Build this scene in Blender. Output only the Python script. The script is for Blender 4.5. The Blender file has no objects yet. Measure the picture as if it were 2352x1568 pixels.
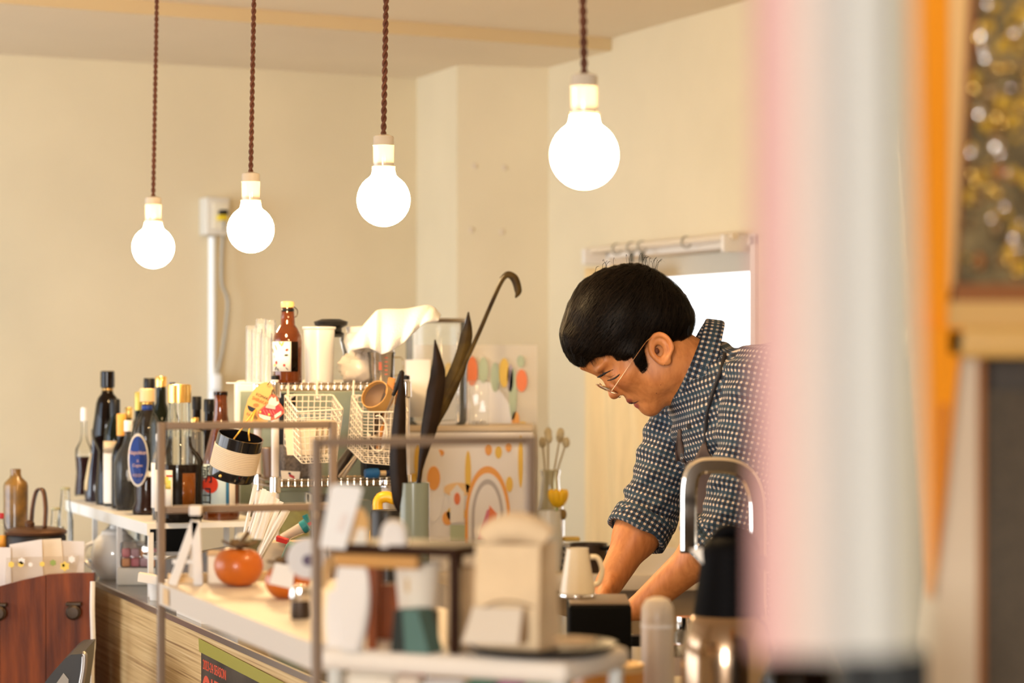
import bpy, bmesh, math, random
import numpy as np
from mathutils import Vector, Matrix

random.seed(7)
SC = bpy.context.scene
COL = SC.collection
F = 5553.0            # focal length in pixels of the 2352 px wide frame (85 mm)
CAMZ, HOR = 1.45, 844.0

# ------------------------------------------------------------------ camera
cam_d = bpy.data.cameras.new('camera')
cam = bpy.data.objects.new('camera', cam_d)
COL.objects.link(cam)
cam.location = (0, 0, CAMZ)
cam.rotation_euler = (math.pi / 2, 0, 0)
cam_d.sensor_width = 36
cam_d.lens = 85
cam_d.shift_y = 60 / 2352
cam_d.clip_start = 0.05
cam_d.dof.use_dof = True
cam_d.dof.focus_distance = 4.45
cam_d.dof.aperture_fstop = 3.8
SC.camera = cam

# ------------------------------------------------------------------ world and lights
W = bpy.data.worlds.new('world')
SC.world = W
W.use_nodes = True
W.node_tree.nodes['Background'].inputs[0].default_value = (0.98, 0.985, 1.0, 1)
W.node_tree.nodes['Background'].inputs[1].default_value = 2.35

def area(name, loc, target, size, power, col):
    l = bpy.data.lights.new(name, 'AREA')
    l.shape = 'RECTANGLE'
    l.size, l.size_y = size
    l.energy = power
    l.color = col
    o = bpy.data.objects.new(name, l)
    COL.objects.link(o)
    o.location = loc
    o.rotation_euler = (Vector(target) - Vector(loc)).to_track_quat('-Z', 'Y').to_euler()
    return o

area('shop_front_daylight', (-3.8, 4.9, 1.7), (-2.2, 7.4, 1.5), (2.2, 2.0), 20, (0.58, 0.78, 1.0)).data.spread = math.radians(95)
area('rear_window_fill', (-1.2, -3.38, 1.65), (-0.6, 3.0, 1.25), (1.5, 1.2), 98, (1.0, 0.985, 0.96))  # area lamp added behind the camera as frontal fill; its window is unseen
BULB_STRENGTH = 78.0
BULB_COLOR = (1.0, 0.66, 0.31, 1)
SC.view_settings.view_transform = 'Standard'
SC.view_settings.look = 'None'
SC.view_settings.exposure = 1.08
SC.view_settings.gamma = 1.0
SC.view_settings.use_curve_mapping = False

# ------------------------------------------------------------------ helpers
def P(x, y, Z):
    """point seen at photo pixel (x, y), Z metres in front of the camera"""
    return Vector(((x - 1176) * Z / F, Z, CAMZ - (y - HOR) * Z / F))

def on(x, y, h):
    """point seen at photo pixel (x, y) on the horizontal plane z = h"""
    return P(x, y, (CAMZ - h) * F / (y - HOR))

def wm(o):
    m = Matrix.Identity(4)
    while o is not None:
        m = o.matrix_basis @ m
        o = o.parent
    return m

MATS = {}
def mat(name, col, rough=0.5, metal=0.0, trans=0.0, spec=0.5, var=0.0, vscale=8.0, bump=0.0, bscale=60.0,
        emit=None, estr=0.0, coat=0.0, stretch=None, col2=None, ior=1.45, sheen=0.0, sss=0.0):
    if name in MATS:
        return MATS[name]
    m = bpy.data.materials.new(name)
    m.use_nodes = True
    nt = m.node_tree
    b = nt.nodes['Principled BSDF']
    c = tuple(col) + (1,) if len(col) == 3 else col
    b.inputs['Base Color'].default_value = c
    b.inputs['Roughness'].default_value = rough
    b.inputs['Metallic'].default_value = metal
    b.inputs['Transmission Weight'].default_value = trans
    b.inputs['Specular IOR Level'].default_value = spec
    b.inputs['IOR'].default_value = ior
    b.inputs['Coat Weight'].default_value = coat
    b.inputs['Sheen Weight'].default_value = sheen
    if sss:
        b.inputs['Subsurface Weight'].default_value = sss
        b.inputs['Subsurface Radius'].default_value = (0.012, 0.005, 0.003)
        b.inputs['Subsurface Scale'].default_value = 0.6
    if emit:
        b.inputs['Emission Color'].default_value = emit
        b.inputs['Emission Strength'].default_value = estr
    if var or col2 or bump:
        tc = nt.nodes.new('ShaderNodeTexCoord')
        mp = nt.nodes.new('ShaderNodeMapping')
        if stretch:
            mp.inputs['Scale'].default_value = stretch
        nt.links.new(tc.outputs['Object'], mp.inputs['Vector'])
        if var or col2:
            n = nt.nodes.new('ShaderNodeTexNoise')
            n.inputs['Scale'].default_value = vscale
            n.inputs['Detail'].default_value = 6
            nt.links.new(mp.outputs[0], n.inputs['Vector'])
            r = nt.nodes.new('ShaderNodeValToRGB')
            r.color_ramp.elements[0].position = 0.32
            r.color_ramp.elements[1].position = 0.70
            lo = tuple(col2) + (1,) if col2 else tuple(max(0, v * (1 - var)) for v in c[:3]) + (1,)
            hi = c if col2 else tuple(min(1, v * (1 + var * 0.6)) for v in c[:3]) + (1,)
            r.color_ramp.elements[0].color = lo
            r.color_ramp.elements[1].color = hi
            nt.links.new(n.outputs['Fac'], r.inputs[0])
            nt.links.new(r.outputs[0], b.inputs['Base Color'])
        if bump:
            n2 = nt.nodes.new('ShaderNodeTexNoise')
            n2.inputs['Scale'].default_value = bscale
            n2.inputs['Detail'].default_value = 4
            nt.links.new(mp.outputs[0], n2.inputs['Vector'])
            bp = nt.nodes.new('ShaderNodeBump')
            bp.inputs['Strength'].default_value = bump
            bp.inputs['Distance'].default_value = 0.01
            nt.links.new(n2.outputs['Fac'], bp.inputs['Height'])
            nt.links.new(bp.outputs[0], b.inputs['Normal'])
    MATS[name] = m
    return m

def clear(name, tint=(0.95, 0.97, 0.97), gloss=0.0, rough=0.03, haze=0.05):
    """thin clear glass or plastic: see-through with a fresnel reflection"""
    if name in MATS:
        return MATS[name]
    m = bpy.data.materials.new(name)
    m.use_nodes = True
    nt = m.node_tree
    nt.nodes.remove(nt.nodes['Principled BSDF'])
    out = nt.nodes['Material Output']
    t = nt.nodes.new('ShaderNodeBsdfTransparent')
    t.inputs[0].default_value = tuple(tint) + (1,)
    g = nt.nodes.new('ShaderNodeBsdfGlossy')
    g.inputs['Roughness'].default_value = rough
    fr = nt.nodes.new('ShaderNodeFresnel')
    fr.inputs[0].default_value = 1.28
    ad = nt.nodes.new('ShaderNodeMath')
    ad.operation = 'ADD'
    ad.inputs[1].default_value = gloss
    ad.use_clamp = True
    nt.links.new(fr.outputs[0], ad.inputs[0])
    mx = nt.nodes.new('ShaderNodeMixShader')
    nt.links.new(ad.outputs[0], mx.inputs[0])
    nt.links.new(t.outputs[0], mx.inputs[1])
    nt.links.new(g.outputs[0], mx.inputs[2])
    df = nt.nodes.new('ShaderNodeBsdfDiffuse')
    df.inputs[0].default_value = (0.9, 0.9, 0.88, 1)
    mh = nt.nodes.new('ShaderNodeMixShader')
    mh.inputs[0].default_value = haze
    nt.links.new(mx.outputs[0], mh.inputs[1])
    nt.links.new(df.outputs[0], mh.inputs[2])
    nt.links.new(mh.outputs[0], out.inputs['Surface'])
    MATS[name] = m
    return m

def frame(zv, xv=None):
    """rotation matrix whose local z points along zv"""
    z = Vector(zv).normalized()
    x = Vector(xv) if xv is not None else (Vector((1, 0, 0)) if abs(z.x) < 0.9 else Vector((0, 1, 0)))
    y = z.cross(x).normalized()
    x = y.cross(z)
    return Matrix((x, y, z)).transposed()

class MB:
    """collects shapes in world coordinates and links them as one mesh"""
    def __init__(self):
        self.v, self.f, self.uv = [], [], None
    def add(self, vs, fs):
        n = len(self.v)
        self.v += [Vector(p) for p in vs]
        self.f += [tuple(i + n for i in q) for q in fs]
        return self
    def box(self, c, s, rot=None, bev=0.0):
        hx, hy, hz = s[0] / 2, s[1] / 2, s[2] / 2
        R = rot or Matrix.Identity(3)
        if bev <= 0:
            vs = [Vector(c) + R @ Vector((x, y, z)) for z in (-hz, hz) for x, y in ((-hx, -hy), (hx, -hy), (hx, hy), (-hx, hy))]
            return self.add(vs, [(3, 2, 1, 0), (4, 5, 6, 7), (0, 1, 5, 4), (1, 2, 6, 5), (2, 3, 7, 6), (3, 0, 4, 7)])
        bm = bmesh.new()
        bmesh.ops.create_cube(bm, size=1)
        for v in bm.verts:
            v.co = Vector((v.co.x * s[0], v.co.y * s[1], v.co.z * s[2]))
        bmesh.ops.bevel(bm, geom=bm.edges[:], offset=bev, segments=3, profile=0.5, affect='EDGES')
        bm.verts.index_update()
        self.add([Vector(c) + R @ v.co for v in bm.verts], [tuple(v.index for v in f.verts) for f in bm.faces])
        bm.free()
        return self
    def tube(self, pts, r, seg=8, closed=False, cap=True):
        pts = [Vector(p) for p in pts]
        n = len(pts)
        rs = r if isinstance(r, (list, tuple)) else [r] * n
        vs, fs, prev = [], [], None
        for i, p in enumerate(pts):
            if closed:
                tdir = pts[(i + 1) % n] - pts[i - 1]
            else:
                tdir = pts[min(i + 1, n - 1)] - pts[max(i - 1, 0)]
            if tdir.length < 1e-9:
                tdir = Vector((0, 0, 1))
            tdir.normalize()
            if prev is None:
                x = Vector((1, 0, 0)) if abs(tdir.x) < 0.8 else Vector((0, 1, 0))
            else:
                x = prev
            y = tdir.cross(x).normalized()
            x = y.cross(tdir).normalized()
            prev = x
            for k in range(seg):
                a = 2 * math.pi * k / seg
                vs.append(p + (x * math.cos(a) + y * math.sin(a)) * rs[i])
        m = n if closed else n - 1
        for i in range(m):
            for k in range(seg):
                a, b = i * seg + k, i * seg + (k + 1) % seg
                c, d = ((i + 1) % n) * seg + (k + 1) % seg, ((i + 1) % n) * seg + k
                fs.append((a, b, c, d))
        if cap and not closed:
            fs.append(tuple(reversed(range(seg))))
            fs.append(tuple(range((n - 1) * seg, n * seg)))
        return self.add(vs, fs)
    def lathe(self, prof, c=(0, 0, 0), seg=32, rot=None, a0=0.0, a1=None, sy=1.0):
        """prof: list of (r, z); closed to the axis where r is 0"""
        R = rot or Matrix.Identity(3)
        full = a1 is None
        na = seg if full else seg + 1
        span = 2 * math.pi if full else a1 - a0
        vs, fs, ring = [], [], []
        for r, z in prof:
            if r < 1e-6:
                ring.append([len(vs)] * na)
                vs.append(Vector(c) + R @ Vector((0, 0, z)))
            else:
                idx = []
                for k in range(na):
                    a = a0 + span * k / seg
                    idx.append(len(vs))
                    vs.append(Vector(c) + R @ Vector((r * math.cos(a), r * math.sin(a) * sy, z)))
                ring.append(idx)
        for i in range(len(prof) - 1):
            for k in range(seg):
                k2 = (k + 1) % na
                q = [ring[i][k], ring[i][k2], ring[i + 1][k2], ring[i + 1][k]]
                q = list(dict.fromkeys(q))
                if len(q) > 2:
                    fs.append(tuple(q))
        return self.add(vs, fs)
    def ball(self, c, s, rot=None, seg=20, rings=12):
        s = (s, s, s) if not isinstance(s, (tuple, list)) else s
        pr = [(math.sin(math.pi * i / rings), -math.cos(math.pi * i / rings)) for i in range(rings + 1)]
        b = MB().lathe([(max(0, r) if 0 < i < rings else 0, z) for i, (r, z) in enumerate(pr)], seg=seg)
        R = rot or Matrix.Identity(3)
        return self.add([Vector(c) + R @ Vector((v.x * s[0], v.y * s[1], v.z * s[2])) for v in b.v], b.f)
    def prism(self, poly, depth):
        """poly: list of 3-D points in a plane; depth: extrusion vector"""
        n = len(poly)
        vs = [Vector(p) for p in poly] + [Vector(p) + Vector(depth) for p in poly]
        fs = [tuple(range(n)), tuple(reversed(range(n, 2 * n)))]
        fs += [(i, (i + 1) % n, n + (i + 1) % n, n + i) for i in range(n)]
        return self.add(vs, fs)
    def sheet(self, grid):
        """grid of points -> quads"""
        nr, nc = len(grid), len(grid[0])
        vs = [p for row in grid for p in row]
        fs = [(i * nc + j, i * nc + j + 1, (i + 1) * nc + j + 1, (i + 1) * nc + j) for i in range(nr - 1) for j in range(nc - 1)]
        return self.add(vs, fs)
    def build(self, name, material, parent=None, smooth=True, label=None, thick=0.0, sub=0):
        me = bpy.data.meshes.new(name)
        inv = wm(parent).inverted() if parent is not None else Matrix.Identity(4)
        o = bpy.data.objects.new(name, me)
        COL.objects.link(o)
        if parent is None:
            lo = Vector((min(v.x for v in self.v), min(v.y for v in self.v), min(v.z for v in self.v)))
            hi = Vector((max(v.x for v in self.v), max(v.y for v in self.v), max(v.z for v in self.v)))
            o.location = ((lo.x + hi.x) / 2, (lo.y + hi.y) / 2, lo.z)
            inv = Matrix.Translation(o.location).inverted()
        me.from_pydata([inv @ v for v in self.v], [], self.f)
        bm = bmesh.new()
        bm.from_mesh(me)
        bmesh.ops.recalc_face_normals(bm, faces=bm.faces[:])
        bm.to_mesh(me)
        bm.free()
        me.materials.append(material)
        if smooth:
            me.shade_smooth()
            try:
                me.set_sharp_from_angle(angle=math.radians(38))
            except Exception:
                pass
        if parent is not None:
            o.parent = parent
        if label:
            o['label'] = label
        if thick:
            s = o.modifiers.new('thickness', 'SOLIDIFY')
            s.thickness = thick
            s.offset = 0
        if sub:
            s = o.modifiers.new('smooth', 'SUBSURF')
            s.levels = s.render_levels = sub
        return o

def thing(name, label, cat, loc, group=None, rz=0.0):
    o = bpy.data.objects.new(name, None)
    o.empty_display_size = 0.05
    COL.objects.link(o)
    o.location = loc
    o.rotation_euler = (0, 0, rz)
    bpy.context.view_layer.update()
    o['label'], o['category'] = label, cat
    if group:
        o['group'] = group
    return o

def tag(o, label, cat, group=None):
    o['label'], o['category'] = label, cat
    if group:
        o['group'] = group
    return o

def struct(o):
    o['kind'] = 'structure'
    return o

def text(name, body, size, material, parent, origin, xdir, ydir, sx=1.0, extrude=0.0004, align='LEFT'):
    cu = bpy.data.curves.new(name, 'FONT')
    cu.body = body
    cu.size = size
    cu.extrude = extrude
    cu.align_x = align
    to = bpy.data.objects.new('tmp_text', cu)
    COL.objects.link(to)
    bpy.context.view_layer.update()
    me0 = to.evaluated_get(bpy.context.evaluated_depsgraph_get()).to_mesh()
    x, y = Vector(xdir).normalized(), Vector(ydir).normalized()
    n = x.cross(y)
    b = MB()
    b.add([Vector(origin) + x * (v.co.x * sx) + y * v.co.y + n * v.co.z for v in me0.vertices], [tuple(p.vertices) for p in me0.polygons])
    to.to_mesh_clear()
    bpy.data.objects.remove(to)
    return b.build(name, material, parent, smooth=False)

def spline(pts, n=40):
    """Catmull-Rom through points"""
    p = [Vector(q) for q in pts]
    p = [p[0] * 2 - p[1]] + p + [p[-1] * 2 - p[-2]]
    out = []
    segs = len(p) - 3
    per = max(2, n // segs)
    for i in range(segs):
        a, b, c, d = p[i:i + 4]
        for k in range(per):
            t = k / per
            out.append(0.5 * ((2 * b) + (c - a) * t + (2 * a - 5 * b + 4 * c - d) * t * t + (3 * b - a - 3 * c + d) * t ** 3))
    out.append(p[-2])
    return out

# counter frame: d runs along the counter towards the customer side end, n points behind the counter
Dv = Vector((0.349, -0.937, 0)).normalized()
Nv = Vector((0.937, 0.349, 0)).normalized()
CO = Vector((-0.988, 5.71, 0))
def C(t, s, z):
    p = CO + Dv * t + Nv * s
    return Vector((p.x, p.y, z))
RC = Matrix((Nv, -Dv, Vector((0, 0, 1)))).transposed()      # x = behind the counter, y = away from the camera

# common materials
M_white = mat('white_paint', (0.80, 0.77, 0.72), 0.45)
M_chrome = mat('chrome', (0.82, 0.80, 0.78), 0.10, 1.0)
M_steel = mat('brushed_steel', (0.62, 0.58, 0.52), 0.28, 1.0)
M_black = mat('black_plastic', (0.006, 0.0055, 0.0055), 0.4, spec=0.3)
M_bronze = mat('brown_grey_metal', (0.23, 0.160, 0.108), 0.45, 0.15)
M_glass = clear('clear_glass')
M_acryl = clear('clear_acrylic', (0.96, 0.97, 0.97), 0.0, 0.03, 0.07)
M_kraft = mat('kraft_paper', (0.62, 0.43, 0.24), 0.8, var=0.12, vscale=40, bump=0.15, bscale=200)
M_paper = mat('white_paper', (0.82, 0.79, 0.75), 0.7)
M_gold = mat('gold_cap', (0.80, 0.52, 0.16), 0.25, 0.9)
# ------------------------------------------------------------------ room shell
M_wall = mat('plaster_wall', (0.70, 0.585, 0.385), 0.85, var=0.055, vscale=2.2, bump=0.06, bscale=30)
M_ceil = mat('ceiling_paint', (0.83, 0.71, 0.53), 0.9, var=0.04, vscale=1.5)
M_floor = mat('floor_boards', (0.20, 0.12, 0.07), 0.5, var=0.3, vscale=6, stretch=(1, 12, 1))
WL0, WL1 = Vector((-1.636, 7.72, 0)), Vector((-0.348, 8.36, 0))
WLd = (WL1 - WL0).normalized()
K1, K2 = Vector((-0.1816, 8.0, 0)), Vector((0.122, 8.06, 0))
WR1 = Vector((0.6806, 6.82, 0))
WRd = (WR1 - K2).normalized()
H1, H2 = 2.45, 2.49

def wall_slab(name, a, b, z0, z1, th=0.10, m=M_wall):
    d = (b - a).normalized()
    n = Vector((-d.y, d.x, 0)) * th
    poly = [a + Vector((0, 0, z0)), b + Vector((0, 0, z0)), b + Vector((0, 0, z1)), a + Vector((0, 0, z1))]
    return MB().prism(poly, n).build(name, m, smooth=False)

struct(wall_slab('wall_back', WL0 - WLd * 2.9, WL1 + WLd * 0.05, 0, 2.6))
column = MB()
column.prism([WL1 + WLd * 0.02 + Vector((0, 0, 0)), K1, K2, K2 + Vector((0.05, 0.6, 0)), WL1 + Vector((0.05, 0.5, 0))], (0, 0, 2.6))
struct(column.build('wall_column', M_wall, smooth=False))

# right wall with a doorway
def WRp(t, z):
    p = K2 + WRd * t
    return Vector((p.x, p.y, z))
tD0, tD1, zD = 0.454, 1.384, 1.815
wn = Vector((-WRd.y, WRd.x, 0))          # away from the room
if wn.x < 0:
    wn = -wn
wr = MB()
def wr_piece(t0, t1, z0, z1):
    wr.prism([WRp(t0, z0), WRp(t1, z0), WRp(t1, z1), WRp(t0, z1)], wn * 0.10)
wr_piece(-0.02, tD0, 0, 2.6)
wr_piece(tD0, tD1, zD, 2.6)
wr_piece(tD1, 7.6, 0, 2.6)
struct(wr.build('wall_right', M_wall, smooth=False))
M_frame = mat('grey_green_frame', (0.50, 0.47, 0.40), 0.5)
M_trimw = mat('pale_trim', (0.72, 0.66, 0.58), 0.5)
df = MB()
for t0, t1, z0, z1 in ((tD0 - 0.012, tD0 + 0.018, 0, zD), (tD1 - 0.018, tD1 + 0.012, 0, zD + 0.005), (tD0 - 0.012, tD1 + 0.012, zD - 0.02, zD + 0.012)):
    df.prism([WRp(t0, z0) - wn * 0.012, WRp(t1, z0) - wn * 0.012, WRp(t1, z1) - wn * 0.012, WRp(t0, z1) - wn * 0.012], wn * 0.13)
struct(df.build('trim_1', M_trimw, smooth=False))
lint = MB().prism([WRp(tD0 + 0.02, zD - 0.085) + wn * 0.09, WRp(tD1 - 0.02, zD - 0.085) + wn * 0.09, WRp(tD1 - 0.02, zD - 0.022) + wn * 0.09, WRp(tD0 + 0.02, zD - 0.022) + wn * 0.09], wn * 0.04)
struct(lint.build('trim_2', M_frame, smooth=False))

# floor, ceiling with a shallow soffit along the back wall, walls behind and beside the camera
struct(MB().box((0, 3.5, -0.05), (12, 16, 0.1)).build('floor', M_floor, smooth=False))
S0, S1 = Vector((-0.983 * 1.0, 6.885, 0)), Vector((-0.206, 7.337, 0))
Sd = (S1 - S0).normalized()
ce = MB()
ce.prism([S0 - Sd * 6 + Vector((0, 0, H1)), S1 + Sd * 3 + Vector((0, 0, H1)), S1 + Sd * 3 + Vector((-1.5, 3.5, H1)), S0 - Sd * 6 + Vector((-1.5, 3.5, H1))], (0, 0, 0.14))
struct(ce.build('ceiling_soffit', M_ceil, smooth=False))
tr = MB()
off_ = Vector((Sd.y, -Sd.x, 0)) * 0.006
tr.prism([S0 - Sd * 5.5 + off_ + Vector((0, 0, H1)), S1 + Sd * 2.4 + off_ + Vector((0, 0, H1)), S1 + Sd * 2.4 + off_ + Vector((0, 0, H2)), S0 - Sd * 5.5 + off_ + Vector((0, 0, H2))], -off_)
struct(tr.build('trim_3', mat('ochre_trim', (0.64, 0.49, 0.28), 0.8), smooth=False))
ce2 = MB()
a0, a1 = S0 - Sd * 6, S1 + Sd * 3
ce2.prism([Vector((a0.x, a0.y + .05, H2)), Vector((a1.x, a1.y + .05, H2)), Vector((6, -3.6, H2)), Vector((-5, -3.6, H2))], (0, 0, 0.1))
struct(ce2.build('ceiling', M_ceil, smooth=False))
rf = MB()
for x0, x1, z0, z1 in ((-4.1, -2.0, 0, 2.6), (-0.4, 3.7, 0, 2.6), (-2.0, -0.4, 0, 1.0), (-2.0, -0.4, 2.3, 2.6)):
    rf.box(((x0 + x1) / 2, -3.5, (z0 + z1) / 2), (x1 - x0, 0.1, z1 - z0))
struct(rf.build('wall_rear', M_wall, smooth=False))
wf = MB()
for x0, x1, z0, z1 in ((-2.04, -1.96, 0.96, 2.34), (-0.44, -0.36, 0.96, 2.34), (-2.0, -0.4, 0.96, 1.04), (-2.0, -0.4, 2.26, 2.34), (-1.23, -1.17, 1.0, 2.3)):
    wf.box(((x0 + x1) / 2, -3.5, (z0 + z1) / 2), (x1 - x0, 0.13, z1 - z0))
struct(wf.build('window_2', M_frame, smooth=False))  # unseen rear window, sized small to keep its reflections narrow
struct(MB().box((3.6, 0.2, 1.3), (0.1, 7.4, 2.6)).build('wall_side', M_wall, smooth=False))
# glazed shop front on the left, out of frame: sill, head and mullions
sf = MB()
sf.box((-4.05, 4.4, 0.25), (0.1, 4.2, 0.5)).box((-4.05, 4.4, 2.45), (0.1, 4.2, 0.2))
for y in (2.4, 4.4, 6.4):
    sf.box((-4.05, y, 1.3), (0.1, 0.07, 2.5))
struct(MB().box((-4.05, -0.6, 1.3), (0.1, 5.9, 2.6)).build('wall_left', M_wall, smooth=False))
struct(sf.build('window_1', M_trimw, smooth=False))

# small fixing plugs in the column wall
for px, py in ((1090, 381), (1158, 385), (1082, 528), (1152, 532)):
    t = ((px - 1050) / 210)
    p = K1.lerp(K2, t)
    z = CAMZ - (py - HOR) * p.y / F
    pl = MB().ball((p.x, p.y, z), (0.010, 0.004, 0.010)).build('wall_plug', mat('plug', (0.62, 0.50, 0.36), 0.8))
    tag(pl, 'small round filled screw hole in the plaster column', 'wall plug', 'filled screw holes on the column')

# ------------------------------------------------------------------ wall socket box, conduit and cable on the back wall
def WLp(px, py):
    r = (px - 1176) / F
    t = (r * WL0.y - WL0.x) / (WLd.x - r * WLd.y)
    p = WL0 + WLd * t
    return Vector((p.x, p.y, CAMZ - (py - HOR) * p.y / F))
wln = Vector((WLd.y, -WLd.x, 0))         # into the room
RW = Matrix((WLd, -wln, Vector((0, 0, 1)))).transposed()
M_boxg = mat('ivory_plastic', (0.66, 0.60, 0.50), 0.5)
c = WLp(485, 499)
b = thing('socket_box', 'ivory surface socket box with a black and yellow plug on the plaster wall', 'socket box', c)
MB().box(c + wln * 0.035, (0.085, 0.07, 0.125), RW, 0.006).build('housing', M_boxg, b)
MB().box(c + wln * 0.072 + WLd * 0.008, (0.055, 0.006, 0.085), RW, 0.002).build('face_plate', mat('cream_plate', (0.74, 0.66, 0.50), 0.5), b)
pg = MB().box(c + wln * 0.085 + WLd * 0.012 + Vector((0, 0, 0.012)), (0.026, 0.03, 0.016), RW, 0.003).build('plug', M_black, b)
MB().box(c + wln * 0.085 + WLd * 0.008 + Vector((0, 0, -0.006)), (0.03, 0.03, 0.018), RW, 0.003).build('plug_band', mat('plug_yellow', (0.72, 0.52, 0.02), 0.5), pg)
t0, t1 = WLp(484, 545), WLp(484, 930)
tag(MB().tube([t0 + wln * 0.016, t1 + wln * 0.016], 0.013, 14).build('conduit', mat('conduit_white', (0.86, 0.86, 0.84), 0.35)), 'straight white conduit running down the wall below the socket box', 'conduit')
pts = [WLp(x, y) + wln * 0.05 for x, y in ((494, 500), (499, 560), (497, 620), (499, 655), (511, 690), (508, 740), (500, 800), (490, 846), (486, 862), (492, 880), (497, 920))]
pts[0] += wln * 0.04
tag(MB().tube(spline(pts, 60), 0.0055, 8).build('wall_cable', mat('grey_cable', (0.38, 0.35, 0.28), 0.5)), 'loose grey cable wandering down beside the white conduit', 'cable')
tag(MB().box(WLp(486, 878) + wln * 0.04, (0.036, 0.04, 0.06), RW, 0.010).build('cable_cover', mat('conduit_white', (0.86, 0.86, 0.84), 0.35)), 'rounded white cable cover low on the conduit', 'cable cover')

# ------------------------------------------------------------------ pendant lamps above the counter
M_bulb = mat('lit_bulb', (1, 0.95, 0.88), 0.3, emit=BULB_COLOR, estr=BULB_STRENGTH)
M_ceram = mat('glazed_ceramic', (0.60, 0.53, 0.43), 0.15, coat=0.5)
M_cord = mat('brown_cord', (0.115, 0.036, 0.016), 0.75)
lamps = [(1342, 356, 154, 3.16, 'pendant globe bulb above the bent man, hanging beside the chrome tap'),
         (881, 459, 123, 4.153, 'pendant globe bulb in front of the plaster column edge'),
         (576, 527, 108, 4.884, 'pendant globe bulb beside the ivory wall socket box'),
         (352, 568, 96, 5.553, 'pendant globe bulb above the liquor bottles, hanging lowest in view')]
for x, y, dd, Z, lab in lamps:
    c = P(x, y, Z)
    r = 0.0475 * (dd / F * Z / 0.095)
    b = thing('pendant_lamp', lab, 'pendant lamp', c - Vector((0, 0, r)), 'globe bulb pendants over the counter')
    prof = [(0, -r)]
    for i in range(1, 15):
        a = -math.pi / 2 + i * math.pi / 17
        prof.append((r * math.cos(a), r * math.sin(a)))
    prof += [(r * 0.46, r * 0.93), (r * 0.42, r * 1.10), (r * 0.40, r * 1.20), (0, r * 1.20)]
    MB().lathe(prof, c, 32).build('bulb', M_bulb, b)
    zs = c.z + r * 1.16
    sr = r * 0.395
    MB().lathe([(0, zs), (sr * 1.12, zs), (sr * 1.12, zs + r * .09), (sr * 0.98, zs + r * .11), (sr, zs + r * .85), (sr * 1.03, zs + r * .87), (sr * 1.0, zs + r * .89),
                (sr, zs + r * 1.16), (sr * .9, zs + r * 1.22), (sr * .3, zs + r * 1.30), (0, zs + r * 1.30)], (c.x, c.y, 0), 28).build('socket', M_ceram, b)
    zt, z1 = zs + r * 1.28, H2
    n = int((z1 - zt) / 0.027 * 10)
    lean = Vector(((-0.012 if x > 1300 else 0.012), 0, 0))
    cd = MB()
    for ph in (0, math.pi):
        cd.tube([Vector((c.x, c.y, zt + (z1 - zt) * i / n)) + lean * (i / n) + Vector((math.cos(i * .628 + ph), math.sin(i * .628 + ph), 0)) * 0.0026 for i in range(n + 1)], 0.0027, 6)
    cd.build('twisted_cord', M_cord, b)
    MB().lathe([(0, z1 - .03), (.03, z1 - .028), (.035, z1), (0, z1)], (c.x + lean.x, c.y, 0), 20).build('ceiling_rose', M_ceram, b)

# ------------------------------------------------------------------ counter
def osb():
    m = bpy.data.materials.new('layered_strand_board')
    m.use_nodes = True
    nt = m.node_tree
    b = nt.nodes['Principled BSDF']
    b.inputs['Roughness'].default_value = 0.6
    tc = nt.nodes.new('ShaderNodeTexCoord')
    mp = nt.nodes.new('ShaderNodeMapping')
    mp.inputs['Rotation'].default_value = (0, math.radians(-2.0), 0)
    nt.links.new(tc.outputs['UV'], mp.inputs['Vector'])
    mp.inputs['Scale'].default_value = (2.4, 250, 1)
    n1 = nt.nodes.new('ShaderNodeTexNoise')
    n1.inputs['Scale'].default_value = 1.0
    n1.inputs['Detail'].default_value = 5
    n1.inputs['Distortion'].default_value = 0.4
    nt.links.new(mp.outputs[0], n1.inputs['Vector'])
    r = nt.nodes.new('ShaderNodeValToRGB')
    e = r.color_ramp.elements
    e[0].position, e[0].color = 0.27, (0.24, 0.12, 0.04, 1)
    e[1].position, e[1].color = 0.44, (0.56, 0.37, 0.16, 1)
    x = e.new(0.58); x.color = (0.66, 0.47, 0.22, 1)
    x = e.new(0.75); x.color = (0.78, 0.62, 0.36, 1)
    nt.links.new(n1.outputs['Fac'], r.inputs[0])
    nt.links.new(r.outputs[0], b.inputs['Base Color'])
    return m
M_osb = osb()
M_top = mat('dark_reflective_top', (0.16, 0.14, 0.115), 0.16, 0.4)
M_ply = mat('plywood_edge', (0.58, 0.40, 0.19), 0.6, var=0.25, vscale=30, stretch=(1, 1, 12))
ct0, ct1, cdep, CH = -0.75, 3.62, 0.72, 0.95
b = thing('counter', 'shop counter faced with layered strand board under a dark reflective top', 'counter', C(1.4, 0.36, 0))
MB().prism([C(ct0, 0.012, 0.0), C(ct1, 0.012, 0), C(ct1, cdep, 0), C(ct0, cdep, 0)], (0, 0, CH - 0.02)).build('carcass', mat('counter_carcass', (0.30, 0.19, 0.10), 0.6), b, smooth=False)
fp = MB().sheet([[C(ct0, 0, 0.0), C(ct1, 0, 0.0)], [C(ct0, 0, CH - .012), C(ct1, 0, CH - .012)]]).build('front_panel', M_osb, b, smooth=False, thick=0.012)
uvl = fp.data.uv_layers.new(name='UVMap')
for lp in fp.data.loops:
    co = fp.data.vertices[lp.vertex_index].co + fp.parent.location
    uvl.data[lp.index].uv = ((Vector((co.x, co.y, 0)) - CO).dot(Dv), co.z)
MB().prism([C(ct0, -0.004, CH - .012), C(ct1, -0.004, CH - .012), C(ct1, cdep + .01, CH - .012), C(ct0, cdep + .01, CH - .012)], (0, 0, 0.012)).build('worktop', M_top, b, smooth=False)
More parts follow.
